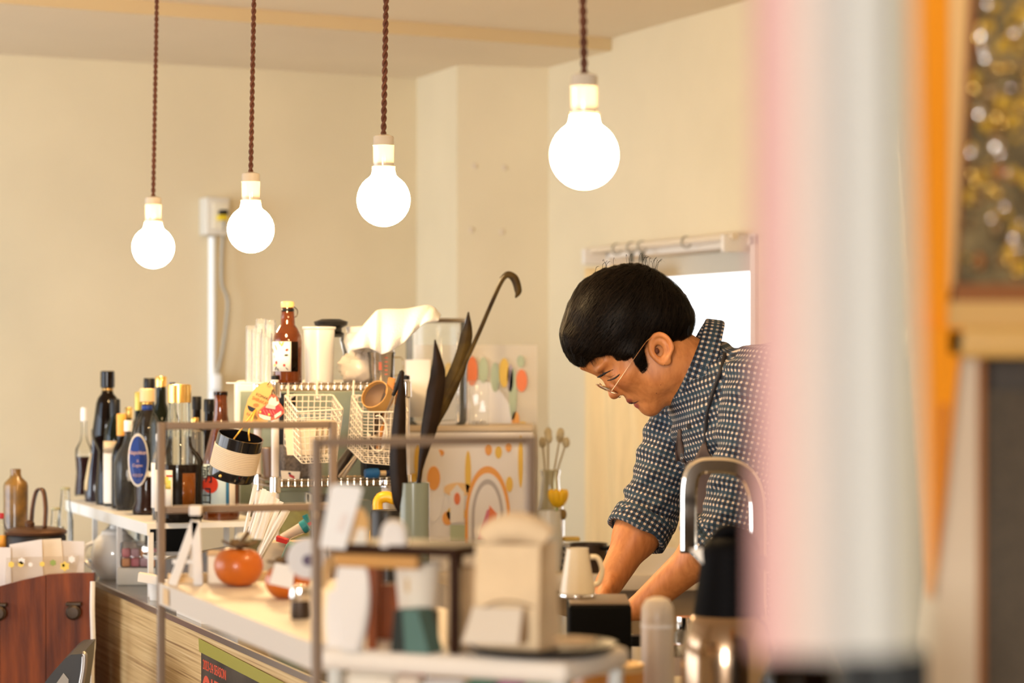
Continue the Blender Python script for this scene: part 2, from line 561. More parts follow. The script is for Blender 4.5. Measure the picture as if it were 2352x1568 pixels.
MB().prism([C(ct0, -0.010, CH - .010), C(ct1, -0.010, CH - .010), C(ct1, -0.004, CH - .010), C(ct0, -0.004, CH - .010)], (0, 0, 0.011)).build('edge_trim', M_steel, b, smooth=False)

# worktop against the far wall that carries the painted box
b = thing('rear_worktop', 'pale worktop at the end of the counter under the plaster column', 'worktop', (0.08, 6.25, 0))
MB().box((0.12, 6.28, 0.93), (0.72, 0.86, 0.04), None, 0.004).build('slab', mat('pale_worktop', (0.66, 0.58, 0.46), 0.4), b)
MB().box((0.12, 6.30, 0.455), (0.68, 0.78, 0.91)).build('cupboard', mat('dull_cupboard', (0.35, 0.27, 0.18), 0.6), b)

# poster taped on the counter front
M_post = mat('poster_print', (0.028, 0.022, 0.018), 0.35, col2=(0.10, 0.085, 0.065), vscale=9)
M_red = mat('poster_red', (0.70, 0.10, 0.045), 0.5)
b = thing('poster', 'dark season poster with red lettering taped to the counter front', 'poster', C(1.5, -0.008, 0.36))
MB().prism([C(1.148, -0.0075, .36), C(1.86, -0.0075, .36), C(1.86, -0.0075, .918), C(1.148, -0.0075, .918)], -Nv * 0.0012).build('sheet', M_post, b, smooth=False)
MB().prism([C(1.135, -0.0090, .905), C(1.80, -0.0090, .900), C(1.805, -0.0090, .921), C(1.13, -0.0090, .930)], -Nv * 0.0008).build('tape', mat('yellow_green_tape', (0.34, 0.31, 0.04), 0.5), b, smooth=False, label='yellow-green tape along the top edge')
text('lettering', '2023-24 SEASON', 0.026, M_red, b, C(1.165, -0.0092, .876), Dv, (0, 0, 1), 0.98)
text('lettering', 'GIFU', 0.135, M_red, b, C(1.152, -0.0092, .772), Dv, (0, 0, 1), 0.74)
M_pgr = mat('poster_grey', (0.16, 0.14, 0.11), 0.4)
MB().prism([C(1.30, -0.0089, .36), C(1.40, -0.0089, .36), C(1.37, -0.0089, .82), C(1.35, -0.0089, .84)], -Nv * .0002).build('printed_figure', M_pgr, b, smooth=False)
MB().prism([C(1.385, -0.0092, .70), C(1.43, -0.0092, .70), C(1.425, -0.0092, .77), C(1.395, -0.0092, .775)], -Nv * .0002).build('printed_figure', M_red, b, smooth=False)

# white cable hanging in the gap between cabinet and counter
tag(MB().tube(spline([P(213, 1335, 5.28), P(212, 1400, 5.27), P(214, 1480, 5.27), P(211, 1568, 5.27), P(214, 2100, 5.27)], 30), 0.0055, 8).build('hanging_cable', mat('cable_white', (0.74, 0.70, 0.64), 0.5)), 'white cable hanging in the gap between wooden chest and counter', 'cable')

# ------------------------------------------------------------------ doorway: rod, rings, curtain, lamp outside
rod_z = zD + 0.005
M_rod = mat('greenish_rod', (0.42, 0.40, 0.33), 0.35, 0.4)
b = thing('curtain_rod', 'pale curtain rod with brackets across the doorway head', 'curtain rod', WRp(0.9, rod_z) - wn * 0.06)
MB().tube([WRp(tD0 - 0.02, rod_z) - wn * 0.06, WRp(tD1 - 0.02, rod_z) - wn * 0.06], 0.011, 12).build('rod', mat('pale_rod', (0.70, 0.58, 0.42), 0.4), b)
for t in (tD0 - 0.01, tD1 - 0.045):
    MB().box(WRp(t, rod_z - .02) - wn * 0.04, (0.02, 0.10, 0.05), Matrix((WRd, wn, Vector((0, 0, 1)))).transposed(), 0.005).build('bracket', M_trimw, b)
for k, t in enumerate((tD0 + .17, tD0 + .27, tD0 + .34, tD0 + .62)):
    p = WRp(t, rod_z) - wn * 0.06
    rg = thing('curtain_ring', 'dark ring hanging on the doorway curtain rod', 'curtain ring', p, 'rings on the curtain rod')
    MB().tube([p + (wn * math.cos(a) + Vector((0, 0, 1)) * math.sin(a)) * 0.0165 - Vector((0, 0, .004)) for a in [i * math.pi / 8 for i in range(16)]], 0.0028, 6, closed=True).build('ring', M_rod, rg)
    if k in (1, 2):
        MB().box(p - Vector((0, 0, 0.036)), (0.014, 0.014, 0.03), None, 0.003).build('clip', mat('dark_clip', (0.10, 0.09, 0.06), 0.5), rg)
# curtain gathered to one side, in vertical folds
g = []
nx, nz = 60, 14
for i in range(nz + 1):
    row = []
    z = rod_z - 0.055 - (rod_z - 0.055 - 0.25) * i / nz
    for j in range(nx + 1):
        u = j / nx
        top = min(0.88, 0.34 + 0.75 * (i / nz))
        t = tD0 - 0.04 + top * u
        fold = 0.034 * math.sin(u * 24 + .6 * math.sin(u * 9)) * (0.6 + 0.4 * i / nz)
        row.append(WRp(t, z) - wn * (0.055 + fold))
    g.append(row)
M_curt = mat('cream_orange_cloth', (0.82, 0.60, 0.30), 0.8, var=0.10, vscale=6, stretch=(9, 9, 0.4))
MB().sheet(g).build('door_curtain', M_curt, thick=0.003)
tag(bpy.data.objects['door_curtain'], 'cream and orange cloth curtain pulled to one side of the doorway', 'curtain')
p = WRp(tD1 - 0.075, 1.715) + wn * 0.20
b = thing('outdoor_lamp', 'dark green wall lamp with round glass seen through the doorway', 'lamp', p)
MB().box(p, (0.05, 0.05, 0.07), None, 0.008).build('lamp_body', mat('olive_dark', (0.10, 0.10, 0.03), 0.5), b)
MB().ball(p + Vector((0.004, -0.03, 0.004)), 0.018).build('lamp_glass', mat('milk_glass', (0.85, 0.85, 0.82), 0.3), b)
MB().box(p + Vector((-0.04, 0.01, 0.030)), (0.05, 0.03, 0.025), None, 0.006).build('visor', mat('olive', (0.30, 0.30, 0.10), 0.5), b)
MB().tube([p, WRp(tD1 + 0.04, 1.715) + wn * 0.10], .008, 8).build('arm', mat('olive_dark', (0.10, 0.10, 0.03), 0.5), b)
# ------------------------------------------------------------------ wooden chest at the left end of the counter
M_wood = mat('red_brown_wood', (0.225, 0.050, 0.009), 0.42, spec=0.25, col2=(0.060, 0.013, 0.005), vscale=5, stretch=(9, 9, 0.9), bump=0.1, bscale=40)
M_iron = mat('dark_iron', (0.055, 0.035, 0.022), 0.45, 0.5)
CHF, CHT = 5.35, 0.990
xr = (215 - 1176) * CHF / F
b = thing('wooden_chest', 'reddish brown wooden chest of upright planks with dark iron knobs', 'chest', (-1.35, 5.6, 0))
MB().prism([(-1.75, CHF + .022, 0), (xr, CHF + .022, 0), (-1.165, 5.98, 0), (-1.75, 5.98, 0)], (0, 0, 0.955)).build('body', M_wood, b, smooth=False)
def plank(x0, x1, y0, y1, nm='plank'):
    a, c = P(x0, y0, CHF), P(x1, y1, CHF)
    MB().prism([(a.x, CHF, 0.02), (c.x, CHF, 0.02), (c.x, CHF, c.z), ((a.x + c.x) / 2, CHF, (a.z + c.z) / 2 + .0015), (a.x, CHF, a.z)], (0, 0.022, 0)).build(nm, M_wood, b, smooth=False)
plank(106, 215, 1320, 1316)
plank(0, 104.5, 1346, 1321)
plank(-110, -1.5, 1380, 1346.5)
for px, py in ((172, 1404), (1, 1406)):
    p = P(px, py, CHF)
    k = MB().lathe([(0, 0), (.013, 0), (.013, .006), (.016, .010), (.017, .022), (.012, .028), (0, .029)], p, 18, frame((0, -1, 0))).build('knob', M_iron, b)
    MB().box(p + Vector((0, -0.012, 0.018)), (0.034, 0.02, 0.008), None, 0.002).build('knob_plate', M_iron, k)

# ------------------------------------------------------------------ cards on the chest
M_lil = mat('pale_card', (0.74, 0.69, 0.66), 0.7)
M_cream = mat('cream_card', (0.78, 0.66, 0.50), 0.7)
def card(name, lab, quad, Z, m, grp=None, th=0.002):
    pts = [P(x, y, Z) for x, y in quad]
    o = MB().prism(pts, (0, th, 0)).build(name, m, smooth=False)
    return tag(o, lab, 'card', grp)
card('paper_card', 'pale card standing tilted in front of the iron kettle', [(24, 1345), (100, 1345), (96, 1238), (22, 1250)], 5.46, M_lil)
card('paper_card', 'cream card standing against the iron kettle beside the tilted card', [(94, 1345), (150, 1345), (140, 1236), (92, 1239)], 5.475, M_cream)
card('paper_card', 'plain pinkish card standing at the chest end near the white teapot', [(138, 1345), (192, 1345), (194, 1243), (136, 1241)], 5.49, M_lil)
card('paper_card', 'wide plain card at the far end of the chest below the brown bottle', [(-60, 1360), (26, 1360), (24, 1257), (-60, 1256)], 5.44, M_lil)
b = thing('sticker_pack', 'clear sleeve of small yellow flower stickers leaning on the cards', 'sticker pack', P(95, 1345, 5.40))
MB().prism([P(12, 1345, 5.40), P(170, 1345, 5.40), P(182, 1276, 5.40), P(15, 1280, 5.40)], (0, .002, 0)).build('sleeve', clear('sleeve_film', (0.97, 0.95, 0.92), 0.05), b, smooth=False)
M_yel = mat('sticker_yellow', (0.80, 0.58, 0.10), 0.5)
M_lgr = mat('leaf_green', (0.28, 0.36, 0.08), 0.6)
for x, y, w, m in ((26, 1296, 8, M_yel), (48, 1295, 8, M_yel), (70, 1296, 6, M_paper), (97, 1295, 7, M_yel), (122, 1292, 8, M_lgr), (149, 1300, 12, M_yel), (146, 1298, 4, M_lgr), (50, 1288, 9, M_paper), (165, 1284, 9, M_paper)):
    cc = P(x, y, 5.398)
    rr = w * 5.4 / F
    MB().prism([cc + Vector((math.cos(a) * rr * (1 if i % 2 else .72), -.001, math.sin(a) * rr * (1 if i % 2 else .72))) for i, a in enumerate([k * math.pi / 6 for k in range(12)])], (0, .001, 0)).build('flower_sticker', m, b, smooth=False)

# ------------------------------------------------------------------ lidded iron kettle
KZ = 5.62
k = KZ / F
c = P(82, 1300, KZ)
b = thing('iron_kettle', 'dark brown lidded iron kettle with a tall arched handle', 'kettle', (c.x, c.y, 0.957))
M_kb = mat('brown_iron', (0.13, 0.062, 0.032), 0.36, 0.55, var=0.3, vscale=20)
zl = P(82, 1222, KZ).z
MB().lathe([(0, .957), (.060, .957), (.068, .975), (.070, zl - .01), (.066, zl - .004), (0, zl - .004)], (c.x, c.y, 0), 32).build('body', mat('black_iron', (0.018, 0.014, 0.012), 0.5, 0.4), b)
MB().lathe([(.071, zl - .004), (.073, zl + .002), (.066, zl + .008), (.03, zl + .014), (0, zl + .016)], (c.x, c.y, 0), 32).build('lid', M_kb, b)
hp = spline([P(70, 1212, KZ), P(74, 1165, KZ), P(82, 1130, KZ), P(92, 1122, KZ - .005), P(100, 1132, KZ - .01), P(104, 1170, KZ - .02), P(102, 1212, KZ - .03)], 36)
hb = MB()
g = []
for q in hp:
    g.append([q + Vector((0.0, -0.011, 0)), q + Vector((0.002, 0.011, 0))])
hb.sheet(g).build('handle', M_kb, b, thick=0.005)
MB().lathe([(0, zl + .010), (.010, zl + .012), (.012, zl + .022), (.006, zl + .028), (0, zl + .029)], (c.x - .012, c.y - .01, 0), 14).build('lid_knob', M_kb, b)

# ------------------------------------------------------------------ bottle kit
def smooth_prof(pts, n=5):
    out = []
    for i in range(len(pts) - 1):
        (r0, z0), (r1, z1) = pts[i], pts[i + 1]
        out.append((r0, z0))
    out.append(pts[-1])
    return out
def bottle(name, lab, cx, Z, prof, glass, base=None, liquid=None, cap=None, bands=(), labels=(), group=None, cat='bottle', seg=28, sy=1.0):
    """prof: (half width px, photo y) from bottom to mouth; liquid: (surface y, material); cap: (half width, y0, y1, material)
    bands: (half width, y0, y1, material, part name); labels: (y0, y1, angle0, angle1, material) wrapped on the body"""
    kk = Z / F
    X = (cx - 1176) * kk
    zz = lambda y: CAMZ - (y - HOR) * kk
    z0 = zz(prof[0][1])
    dz = (base - z0) if base is not None else 0.0
    zz2 = lambda y: zz(y) + dz
    root = thing(name, lab, cat, (X, Z, z0 + dz), group)
    pr = [(w * kk, zz2(y)) for w, y in prof]
    MB().lathe([(0, pr[0][1]), (pr[0][0] * .92, pr[0][1])] + pr + [(pr[-1][0] * .72, pr[-1][1]), (pr[-1][0] * .72, pr[-1][1] - .004)], (X, Z, 0), seg, sy=sy).build('glass', glass, root)
    def rad(z):
        for (r0, a), (r1, c2) in zip(pr, pr[1:]):
            if min(a, c2) - 1e-6 <= z <= max(a, c2) + 1e-6:
                t = 0 if abs(c2 - a) < 1e-9 else (z - a) / (c2 - a)
                return r0 + (r1 - r0) * t
        return pr[-1][0]
    if liquid:
        zl = zz2(liquid[0])
        lp = [(0, pr[0][1] + .003), (pr[0][0] * .88, pr[0][1] + .003)]
        lp += [(r * 0.94, z) for r, z in pr[1:] if z < zl and z > pr[0][1] + .004]
        lp += [(rad(zl) * .94, zl), (0, zl)]
        MB().lathe(lp, (X, Z, 0), seg, sy=sy).build('liquid', liquid[1], root)
    if cap:
        w, y0, y1, m = cap
        a, c2 = zz2(y0), zz2(y1)
        MB().lathe([(0, a), (w * kk, a), (w * kk * 1.02, (a + c2) / 2), (w * kk, c2 - .002), (w * kk * .9, c2), (0, c2)], (X, Z, 0), 22).build('cap', m, root)
    for w, y0, y1, m, nm in bands:
        MB().lathe([(w * kk, zz2(y0)), (w * kk, zz2(y1))], (X, Z, 0), 22, sy=sy).build(nm, m, root, thick=.0006)
    lo = []
    for y0, y1, a0, a1, m in labels:
        zb, zt = zz2(y0), zz2(y1)
        zs = sorted({zb, zt} | {z for r, z in pr if zb < z < zt})
        lo.append(MB().lathe([(rad(z) + .0012, z) for z in zs], (X, Z, 0), 14, a0=math.radians(a0), a1=math.radians(a1), sy=sy).build('paper_label', m, root, thick=.0004))
    root['_r'] = 0
    del root['_r']
    return root, lo, kk, X, zz2

M_dkg = mat('dark_brown_glass', (0.0045, 0.002, 0.001), 0.04, spec=0.25)
M_dgr = mat('dark_green_glass', (0.004, 0.006, 0.003), 0.04, spec=0.25)
M_amber = mat('amber_glass', (0.24, 0.055, 0.010), 0.05, trans=0.65, coat=0.5)
M_cola = mat('black_brown_liquid', (0.006, 0.0025, 0.001), 0.04, spec=0.12)
M_redl = mat('dark_red_syrup', (0.035, 0.007, 0.006), 0.10, spec=0.12)
M_ambl = mat('amber_liquid', (0.30, 0.09, 0.012), 0.06, trans=0.5)
M_frost = mat('smoky_glass', (0.50, 0.49, 0.46), 0.10, trans=0.85)
M_tan = mat('tan_label', (0.66, 0.47, 0.24), 0.6)
M_crl = mat('cream_label', (0.80, 0.72, 0.60), 0.6)
M_blue = mat('cobalt_label', (0.012, 0.045, 0.24), 0.35)
M_orng = mat('orange_cap', (0.80, 0.36, 0.05), 0.45)
M_ocap = mat('cork_cap', (0.72, 0.52, 0.27), 0.5)
M_clr2 = clear('bottle_glass', (0.97, 0.97, 0.94), 0.0, 0.01, 0.006)
SH = 1.11
GB = 'liquor bottles on the white stand'
# brown bottle beside the kettle
bottle('stoneware_bottle', 'mottled olive brown bottle with a short neck behind the iron kettle', 36, 5.72,
       [(27, 1312), (28, 1290), (28, 1105), (26, 1097), (14, 1085), (12, 1078), (12, 1068), (12, 1066)],
       mat('olive_brown_glaze', (0.30, 0.15, 0.025), 0.35, col2=(0.06, 0.035, 0.012), vscale=22, coat=0.3), base=.957)
bottle('small_bottle', 'small clear bottle with orange label and red cap at the chest end', 2, 5.60, [(14, 1305), (15, 1290), (15, 1190), (8, 1172), (7, 1160)], M_clr2, base=.957,
       cap=(7, 1163, 1150, mat('red_cap', (0.45, 0.02, 0.03), 0.4)), labels=((1230, 1200, 200, 340, M_orng),))
# clear bottles at the back by the wall
for cx, Z, top, w, lab in ((150, 6.02, 1122, 15, 'taller empty clear bottle behind the kettle beside the white stand'), (128, 5.86, 1156, 15, 'shorter empty clear bottle just behind the kettle lid')):
    bottle('glass_bottle', lab, cx, Z, [(w, 1302), (w + 3, 1270), (w + 3, 1200), (w * .8, top + 45), (w * .62, top + 12), (w * .66, top + 4), (w * .66, top)], M_clr2, base=.957,
           bands=((w * .70, top + 6, top, mat('olive_rim', (0.40, 0.36, 0.20), 0.4), 'rim'),))

# ------------------------------------------------------------------ white stand for bottles
Q0 = on(343, 1202, SH)
def ST(t, s, z):
    p = Q0 - Dv * t + Nv * s
    return Vector((p.x, p.y, z))
b = thing('bottle_stand', 'white metal counter stand with thin legs holding liquor bottles', 'stand', ST(.5, .15, CH))
M_wmet = mat('white_metal', (0.82, 0.80, 0.76), 0.35)
MB().prism([ST(0, 0, SH - .012), ST(0, .265, SH - .012), ST(1.0, .265, SH - .012), ST(1.0, 0, SH - .012)], (0, 0, .012)).build('shelf_plate', M_wmet, b, smooth=False)
MB().prism([ST(-.006, -.006, SH - .026), ST(1.006, -.006, SH - .026), ST(1.006, 0, SH - .026), ST(-.006, 0, SH - .026)], (0, 0, .026)).build('rim', M_wmet, b, smooth=False)
for t in (0.006, .352, .655, .992):
    for s in (0.004, .258):
        MB().box(ST(t, s, (SH + CH) / 2 - .01), (0.011, 0.011, SH - CH - .02), RC).build('leg', M_wmet, b, smooth=False)
    MB().tube([ST(t, .0, CH + .004), ST(t, .262, CH + .004)], .004, 6).build('foot_rail', M_wmet, b)

def sb(cx, by):
    return (CAMZ - SH) * F / (by - HOR)
# front row along the stand edge
bottle('syrup_bottle', 'waisted clear bottle half full of dark red syrup at the far stand end', 193, sb(193, 1138), [(20, 1138), (21, 1130), (17, 1085), (20, 1045), (19, 1030), (9, 1012), (6, 995), (6, 950)], M_clr2, SH, (1048, M_redl),
       (7, 966, 936, mat('white_cap', (0.82, 0.80, 0.78), 0.4)), group=GB)
bottle('decanter_bottle', 'dark purple cone shaped bottle with a tan strip label', 219, sb(219, 1151), [(23, 1151), (25, 1135), (23, 1105), (15, 1062), (9, 1035), (8, 1000)], mat('purple_black_glass', (0.016, 0.009, 0.014), 0.10), SH,
       None, (9, 1003, 985, M_black), labels=((1125, 1040, 185, 235, M_tan),), group=GB)
bottle('tall_bottle', 'tallest black bottle with broad shoulders narrowing below and a domed stopper', 247, 6.02, [(26, 1152), (27, 1120), (20, 1030), (33, 1004), (36, 990), (30, 950), (26, 920), (22, 908), (14, 898), (12, 888), (12, 872)], M_dkg, SH,
       None, (16, 884, 846, M_dkg), bands=((13, 892, 885, mat('brass_ring', (0.45, 0.28, 0.10), 0.3, 0.8), 'neck_ring'),), group=GB)
bottle('wine_bottle', 'dark green bottle with a tan and cream label beside the tallest black bottle', 264, sb(264, 1161), [(24, 1161), (25, 1150), (25, 1010), (22, 985), (12, 962), (11, 950), (11, 920)], M_dgr, SH,
       None, (12, 950, 916, M_black), labels=((1155, 1028, 190, 330, M_crl), (1040, 1012, 190, 330, M_tan)), group=GB)
bottle('corked_bottle', 'slim black bottle with a tall orange stopper', 279, sb(279, 1166), [(22, 1166), (23, 1150), (23, 1050), (19, 1030), (11, 1014), (10, 1000), (10, 985)], M_dkg, SH,
       None, (11, 1000, 950, M_orng), group=GB)
bottle('round_bottle', 'smoky grey round shouldered bottle half full of black liquor', 295, sb(295, 1171), [(26, 1171), (30, 1155), (33, 1100), (32, 1062), (26, 1040), (14, 1022), (10, 1006), (9, 985)], clear('smoke_glass', (.72, .71, .68), 0.0, .05, .03), SH,
       (1103, M_cola), (10, 990, 965, M_paper), group=GB)
root, lo, kk, X, zz2 = bottle('brandy_bottle', 'clear brandy bottle with a cobalt blue oval label and cork coloured cap', 338, sb(338, 1181), [(32, 1181), (35, 1168), (28, 1150), (30, 1080), (36, 1020), (37, 1000), (32, 975), (20, 952), (12, 940), (11, 925)], M_clr2, SH,
       (1095, mat('brandy', (0.030, 0.008, 0.004), 0.10, spec=.12)), (17, 922, 892, M_ocap), bands=((12.5, 941, 930, M_blue, 'neck_ring'), (12, 930, 922, M_gold, 'collar')), group=GB)
Zb = sb(338, 1181)
def oval(cx, cy, a, bb, off, m, nm):
    cc = Vector(((cx - 1176) * kk, Zb - .034 * 1.0 - off, zz2(cy)))
    pts = [cc + Vector((math.cos(t) * a * kk, abs(math.cos(t)) ** 2 * a * kk * .35, math.sin(t) * bb * kk * (1.0 if math.sin(t) > 0 else 1.0))) for t in [i * math.pi / 14 for i in range(28)]]
    return MB().prism(pts, (0, .001, 0)).build(nm, m, root, smooth=False)
oval(322, 1055, 24, 61, .0015, M_crl, 'label_border')
oval(322, 1055, 20.5, 55, .0030, M_blue, 'oval_label')
for i, (s, yy) in enumerate((('Napoléon', 1042), ('X', 1060), ('Cognac', 1070), ('V.S.O.P', 1093))):
    text('lettering', s, (11 if i == 0 else 8) * kk * 1.2, mat('pinkish_print', (0.75, 0.48, 0.38), 0.5), root, Vector(((322 - 1176) * kk, Zb - .034 - .0045, zz2(yy))), (1, 0, 0), (0, 0, 1), .8, .0002, 'CENTER')
bottle('labelled_bottle', 'small clear bottle with a tall white label squeezed beside the brandy bottle', 366, sb(366, 1192), [(15, 1192), (17, 1180), (17, 1060), (14, 1045), (9, 1030), (8, 1010)], M_frost, SH,
       (1150, mat('blue_black', (0.03, 0.035, 0.05), .1, coat=.5)), (8, 1014, 996, M_paper), labels=((1165, 1062, 190, 330, M_paper),), group=GB)
root, lo, kk, X, zz2 = bottle('lemon_liqueur_bottle', 'large clear ribbed neck bottle of dark liqueur with gold cap and lemon label', 412, 5.33, [(50, 1196), (54, 1185), (55, 1075), (54, 1055), (46, 1040), (30, 1022), (26, 1000), (26, 960), (25, 920), (25, 905)], M_clr2, SH,
       (1063, mat('cola_amber', (0.008, 0.003, 0.001), 0.04, spec=.10)), (27, 922, 880, M_gold), group=GB)
for i in range(18):
    a = i * 2 * math.pi / 18
    ZB = 5.33
    MB().tube([(X + math.cos(a) * 26.5 * kk, ZB + math.sin(a) * 26.5 * kk, zz2(1000)), (X + math.cos(a) * 25.5 * kk, ZB + math.sin(a) * 25.5 * kk, zz2(925))], .0016, 5).build('neck_rib', M_clr2, root)
def wrapped(nm, m, a0, a1, y0, y1, off, par=None, r=55, Zc=5.33):
    return MB().lathe([((r * kk + off), zz2(y0)), ((r * kk + off), zz2(y1))], (X, Zc, 0), 12, a0=math.radians(a0), a1=math.radians(a1)).build(nm, m, par or root, thick=.0004)
wrapped('paper_label', M_crl, 195, 262, 1170, 1075, .0012)
for a0, a1, y0, y1, m in ((242, 258, 1118, 1098, M_yel), (236, 252, 1108, 1090, M_yel), (228, 240, 1104, 1090, M_lgr), (246, 262, 1090, 1086, mat('red_print', (.55, .05, .03), .5)), (225, 240, 1150, 1125, mat('lilac_print', (.55, .52, .62), .6))):
    wrapped('lemon_print', m, a0, a1, y0, y1, .0022)
wrapped('amber_window', M_ambl, 285, 318, 1172, 1082, .0008)

# kanji labelled beer bottle
root, lo, kk, X, zz2 = bottle('beer_bottle', 'brown beer bottle with a blue label, red sun and black kanji', 507, 5.42, [(42, 1190), (43, 1180), (43, 1075), (38, 1045), (22, 985), (16, 950), (14, 910), (16, 905), (16, 897)], M_amber, SH,
       (1000, mat('beer_dark', (0.08, 0.022, 0.006), .1)), (16, 905, 896, M_dkg), group=GB)
M_lbl = mat('pale_blue_label', (0.52, 0.66, 0.74), .5)
def wrapped2(nm, m, a0, a1, y0, y1, off):
    return MB().lathe([((43 * kk + off), zz2(y0)), ((43 * kk + off), zz2(y1))], (X, 5.42, 0), 14, a0=math.radians(a0), a1=math.radians(a1)).build(nm, m, root, thick=.0004)
wrapped2('paper_label', M_lbl, 190, 300, 1168, 1062, .0012)
wrapped2('side_label', M_crl, 303, 325, 1168, 1070, .0012)
wrapped2('dark_strip', mat('label_black', (.02, .02, .025), .5), 190, 212, 1168, 1062, .0018)
wrapped2('blue_strip', mat('label_blue', (.03, .16, .32), .5), 292, 302, 1168, 1062, .0018)
a = math.radians(246)
cc = Vector((X + math.cos(a) * (43 * kk + .0022), 5.42 + math.sin(a) * (43 * kk + .0022), zz2(1108)))
td = Vector((-math.sin(a), math.cos(a), 0))
MB().prism([cc + td * (math.cos(t) * 20 * kk) + Vector((0, 0, math.sin(t) * 20 * kk)) for t in [i * math.pi / 10 for i in range(20)]], Vector((math.cos(a), math.sin(a), 0)) * .0006).build('red_sun', mat('sun_red', (.62, .05, .02), .5), root, smooth=False)
a = math.radians(232)
for ch, yy in (('朝', 1100), ('日', 1150)):
    cc = Vector((X + math.cos(a) * (43 * kk + .0042), 5.42 + math.sin(a) * (43 * kk + .0042), zz2(yy)))
    text('lettering', ch, 44 * kk, mat('ink_black', (.008, .008, .01), .5), root, cc, (-math.sin(a), math.cos(a), 0), (0, 0, 1), 1.0, .0006, 'CENTER')

# second rows, mostly their necks and caps show
back = [('green_bottle', 'dark green bottle with an olive gold cap behind the brandy bottle', 318, 5.86, M_dgr, (9, 942, 900, mat('olive_gold', (.42, .34, .08), .35, .5)), 900, 24),
        ('black_bottle', 'black capped bottle standing behind the brandy bottle cork', 343, 5.80, M_dkg, (13, 895, 868, M_black), 868, 26),
        ('gold_cap_bottle', 'green necked bottle with a pale gold cap behind the ribbed bottle', 370, 5.75, M_dgr, (13, 888, 864, M_gold), 864, 26),
        ('slim_bottle', 'slim bottle with a navy cap just behind the gold cap of the ribbed bottle', 396, 5.62, M_clr2, (7, 908, 878, mat('navy_cap', (.015, .025, .06), .4)), 878, 20),
        ('dark_bottle', 'dark bottle with a black cap between the ribbed bottle and the beer bottle', 452, 5.66, M_dkg, (11, 940, 910, M_black), 910, 25),
        ('short_dark_bottle', 'shorter dark bottle with ringed black cap beside the beer bottle', 480, 5.60, M_dkg, (12, 945, 916, M_black), 916, 24),
        ('sherry_bottle', 'deep green bottle standing inside the row behind the round smoky bottle', 296, 5.98, M_dgr, (9, 960, 935, M_gold), 935, 22)]
for nm, lab, cx, Z, g, cap, top, w in back:
    bot = HOR + (CAMZ - SH) * F / Z
    bottle(nm, lab, cx, Z, [(w, bot), (w + 1, bot - 10), (w + 1, top + 110), (w * .8, top + 85), (cap[0] * .9, top + 60), (cap[0] * .85, top + 20), (cap[0] * .85, top + 8)], g, SH, None, cap, group=GB,
           labels=((bot - 30, bot - 90, 190, 340, M_crl if w > 23 else M_tan),))
bottle('glass_flask', 'grey square shouldered glass flask behind the ribbed bottle', 447, 5.48, [(22, 1188), (22, 1175), (22, 1000), (20, 990), (10, 984), (9, 975), (9, 965)], M_frost, SH, cap=(10, 972, 958, M_gold), group=GB)

# ------------------------------------------------------------------ things under the white stand, on the worktop
tz = CH
p = on(247, 1343, tz)
kk = p.y / F
b = thing('white_teapot', 'round glossy white teapot with loop handle under the bottle stand', 'teapot', ST(.5, .022, tz))
cpt = ST(.5, .022, 0)
M_wgl = mat('white_glaze', (0.83, 0.83, 0.82), 0.12, coat=.5)
MB().lathe([(0, tz), (.036, tz), (.040, tz + .006), (.052, tz + .03), (.056, tz + .06), (.050, tz + .088), (.036, tz + .103), (.02, tz + .107), (0, tz + .107)], cpt, 32).build('body', M_wgl, b)
MB().lathe([(.034, tz + .103), (.03, tz + .112), (.012, tz + .118), (.009, tz + .126), (0, tz + .128)], cpt, 24).build('lid', M_wgl, b)
MB().tube(spline([cpt + Vector((-.045, 0, tz + .085)), cpt + Vector((-.068, 0, tz + .075)), cpt + Vector((-.072, 0, tz + .045)), cpt + Vector((-.05, 0, tz + .022))], 20), .005, 8).build('handle', M_wgl, b)
p = on(300, 1345, tz)
b = tag(MB().box(Vector((p.x + .02, p.y + .04, tz + .02)), (.105, .06, .04), None, .003).build('storage_box', mat('pale_grey_box', (.62, .58, .50), .5)), 'low pale grey box under the bottle stand beside the teapot', 'box')
b = thing('snack_pack', 'see-through pack of pink and orange sweets on the pale grey box', 'pack', Vector((p.x + .02, p.y + .04, tz + .04)))
MB().box(Vector((p.x + .02, p.y + .04, tz + .070)), (.095, .05, .058), None, .006).build('wrapper', clear('pack_film', (.96, .93, .92), .06), b)
for i in range(12):
    MB().box(Vector((p.x - .014 + (i % 4) * .021, p.y + .028 + (i // 8) * .022, tz + .052 + ((i // 4) % 2) * .022)), (.019, .018, .020), None, .004).build('sweet', mat('sweet_%d' % (i % 3), [(.66, .30, .10), (.55, .14, .18), (.50, .30, .36)][i % 3], .5), b)
p = P(372, 1290, 5.22)
b = tag(MB().lathe([(0, 1.024), (.03, 1.024), (.058, 1.030), (.062, 1.036), (.060, 1.038), (.03, 1.030), (0, 1.029)], (p.x, p.y + .13, 0), 36).build('plate', M_wgl), 'white plate resting on a glass tumbler under the bottle stand', 'plate')
b = tag(MB().lathe([(0, CH), (.03, CH), (.034, 1.024), (.032, 1.024), (.028, CH + .004), (0, CH + .004)], (p.x, p.y + .13, 0), 28).build('tumbler', M_glass), 'clear glass tumbler carrying the white plate', 'glass')
p = on(352, 1376, tz)
b = thing('white_cup', 'small white paper cup by the near leg of the bottle stand', 'cup', (p.x + .01, p.y - .01, tz))
MB().lathe([(0, tz), (.016, tz), (.021, tz + .042), (.0225, tz + .044), (.020, tz + .044), (.015, tz + .003), (0, tz + .003)], (p.x + .01, p.y - .01, 0), 24).build('cup_wall', M_paper, b)
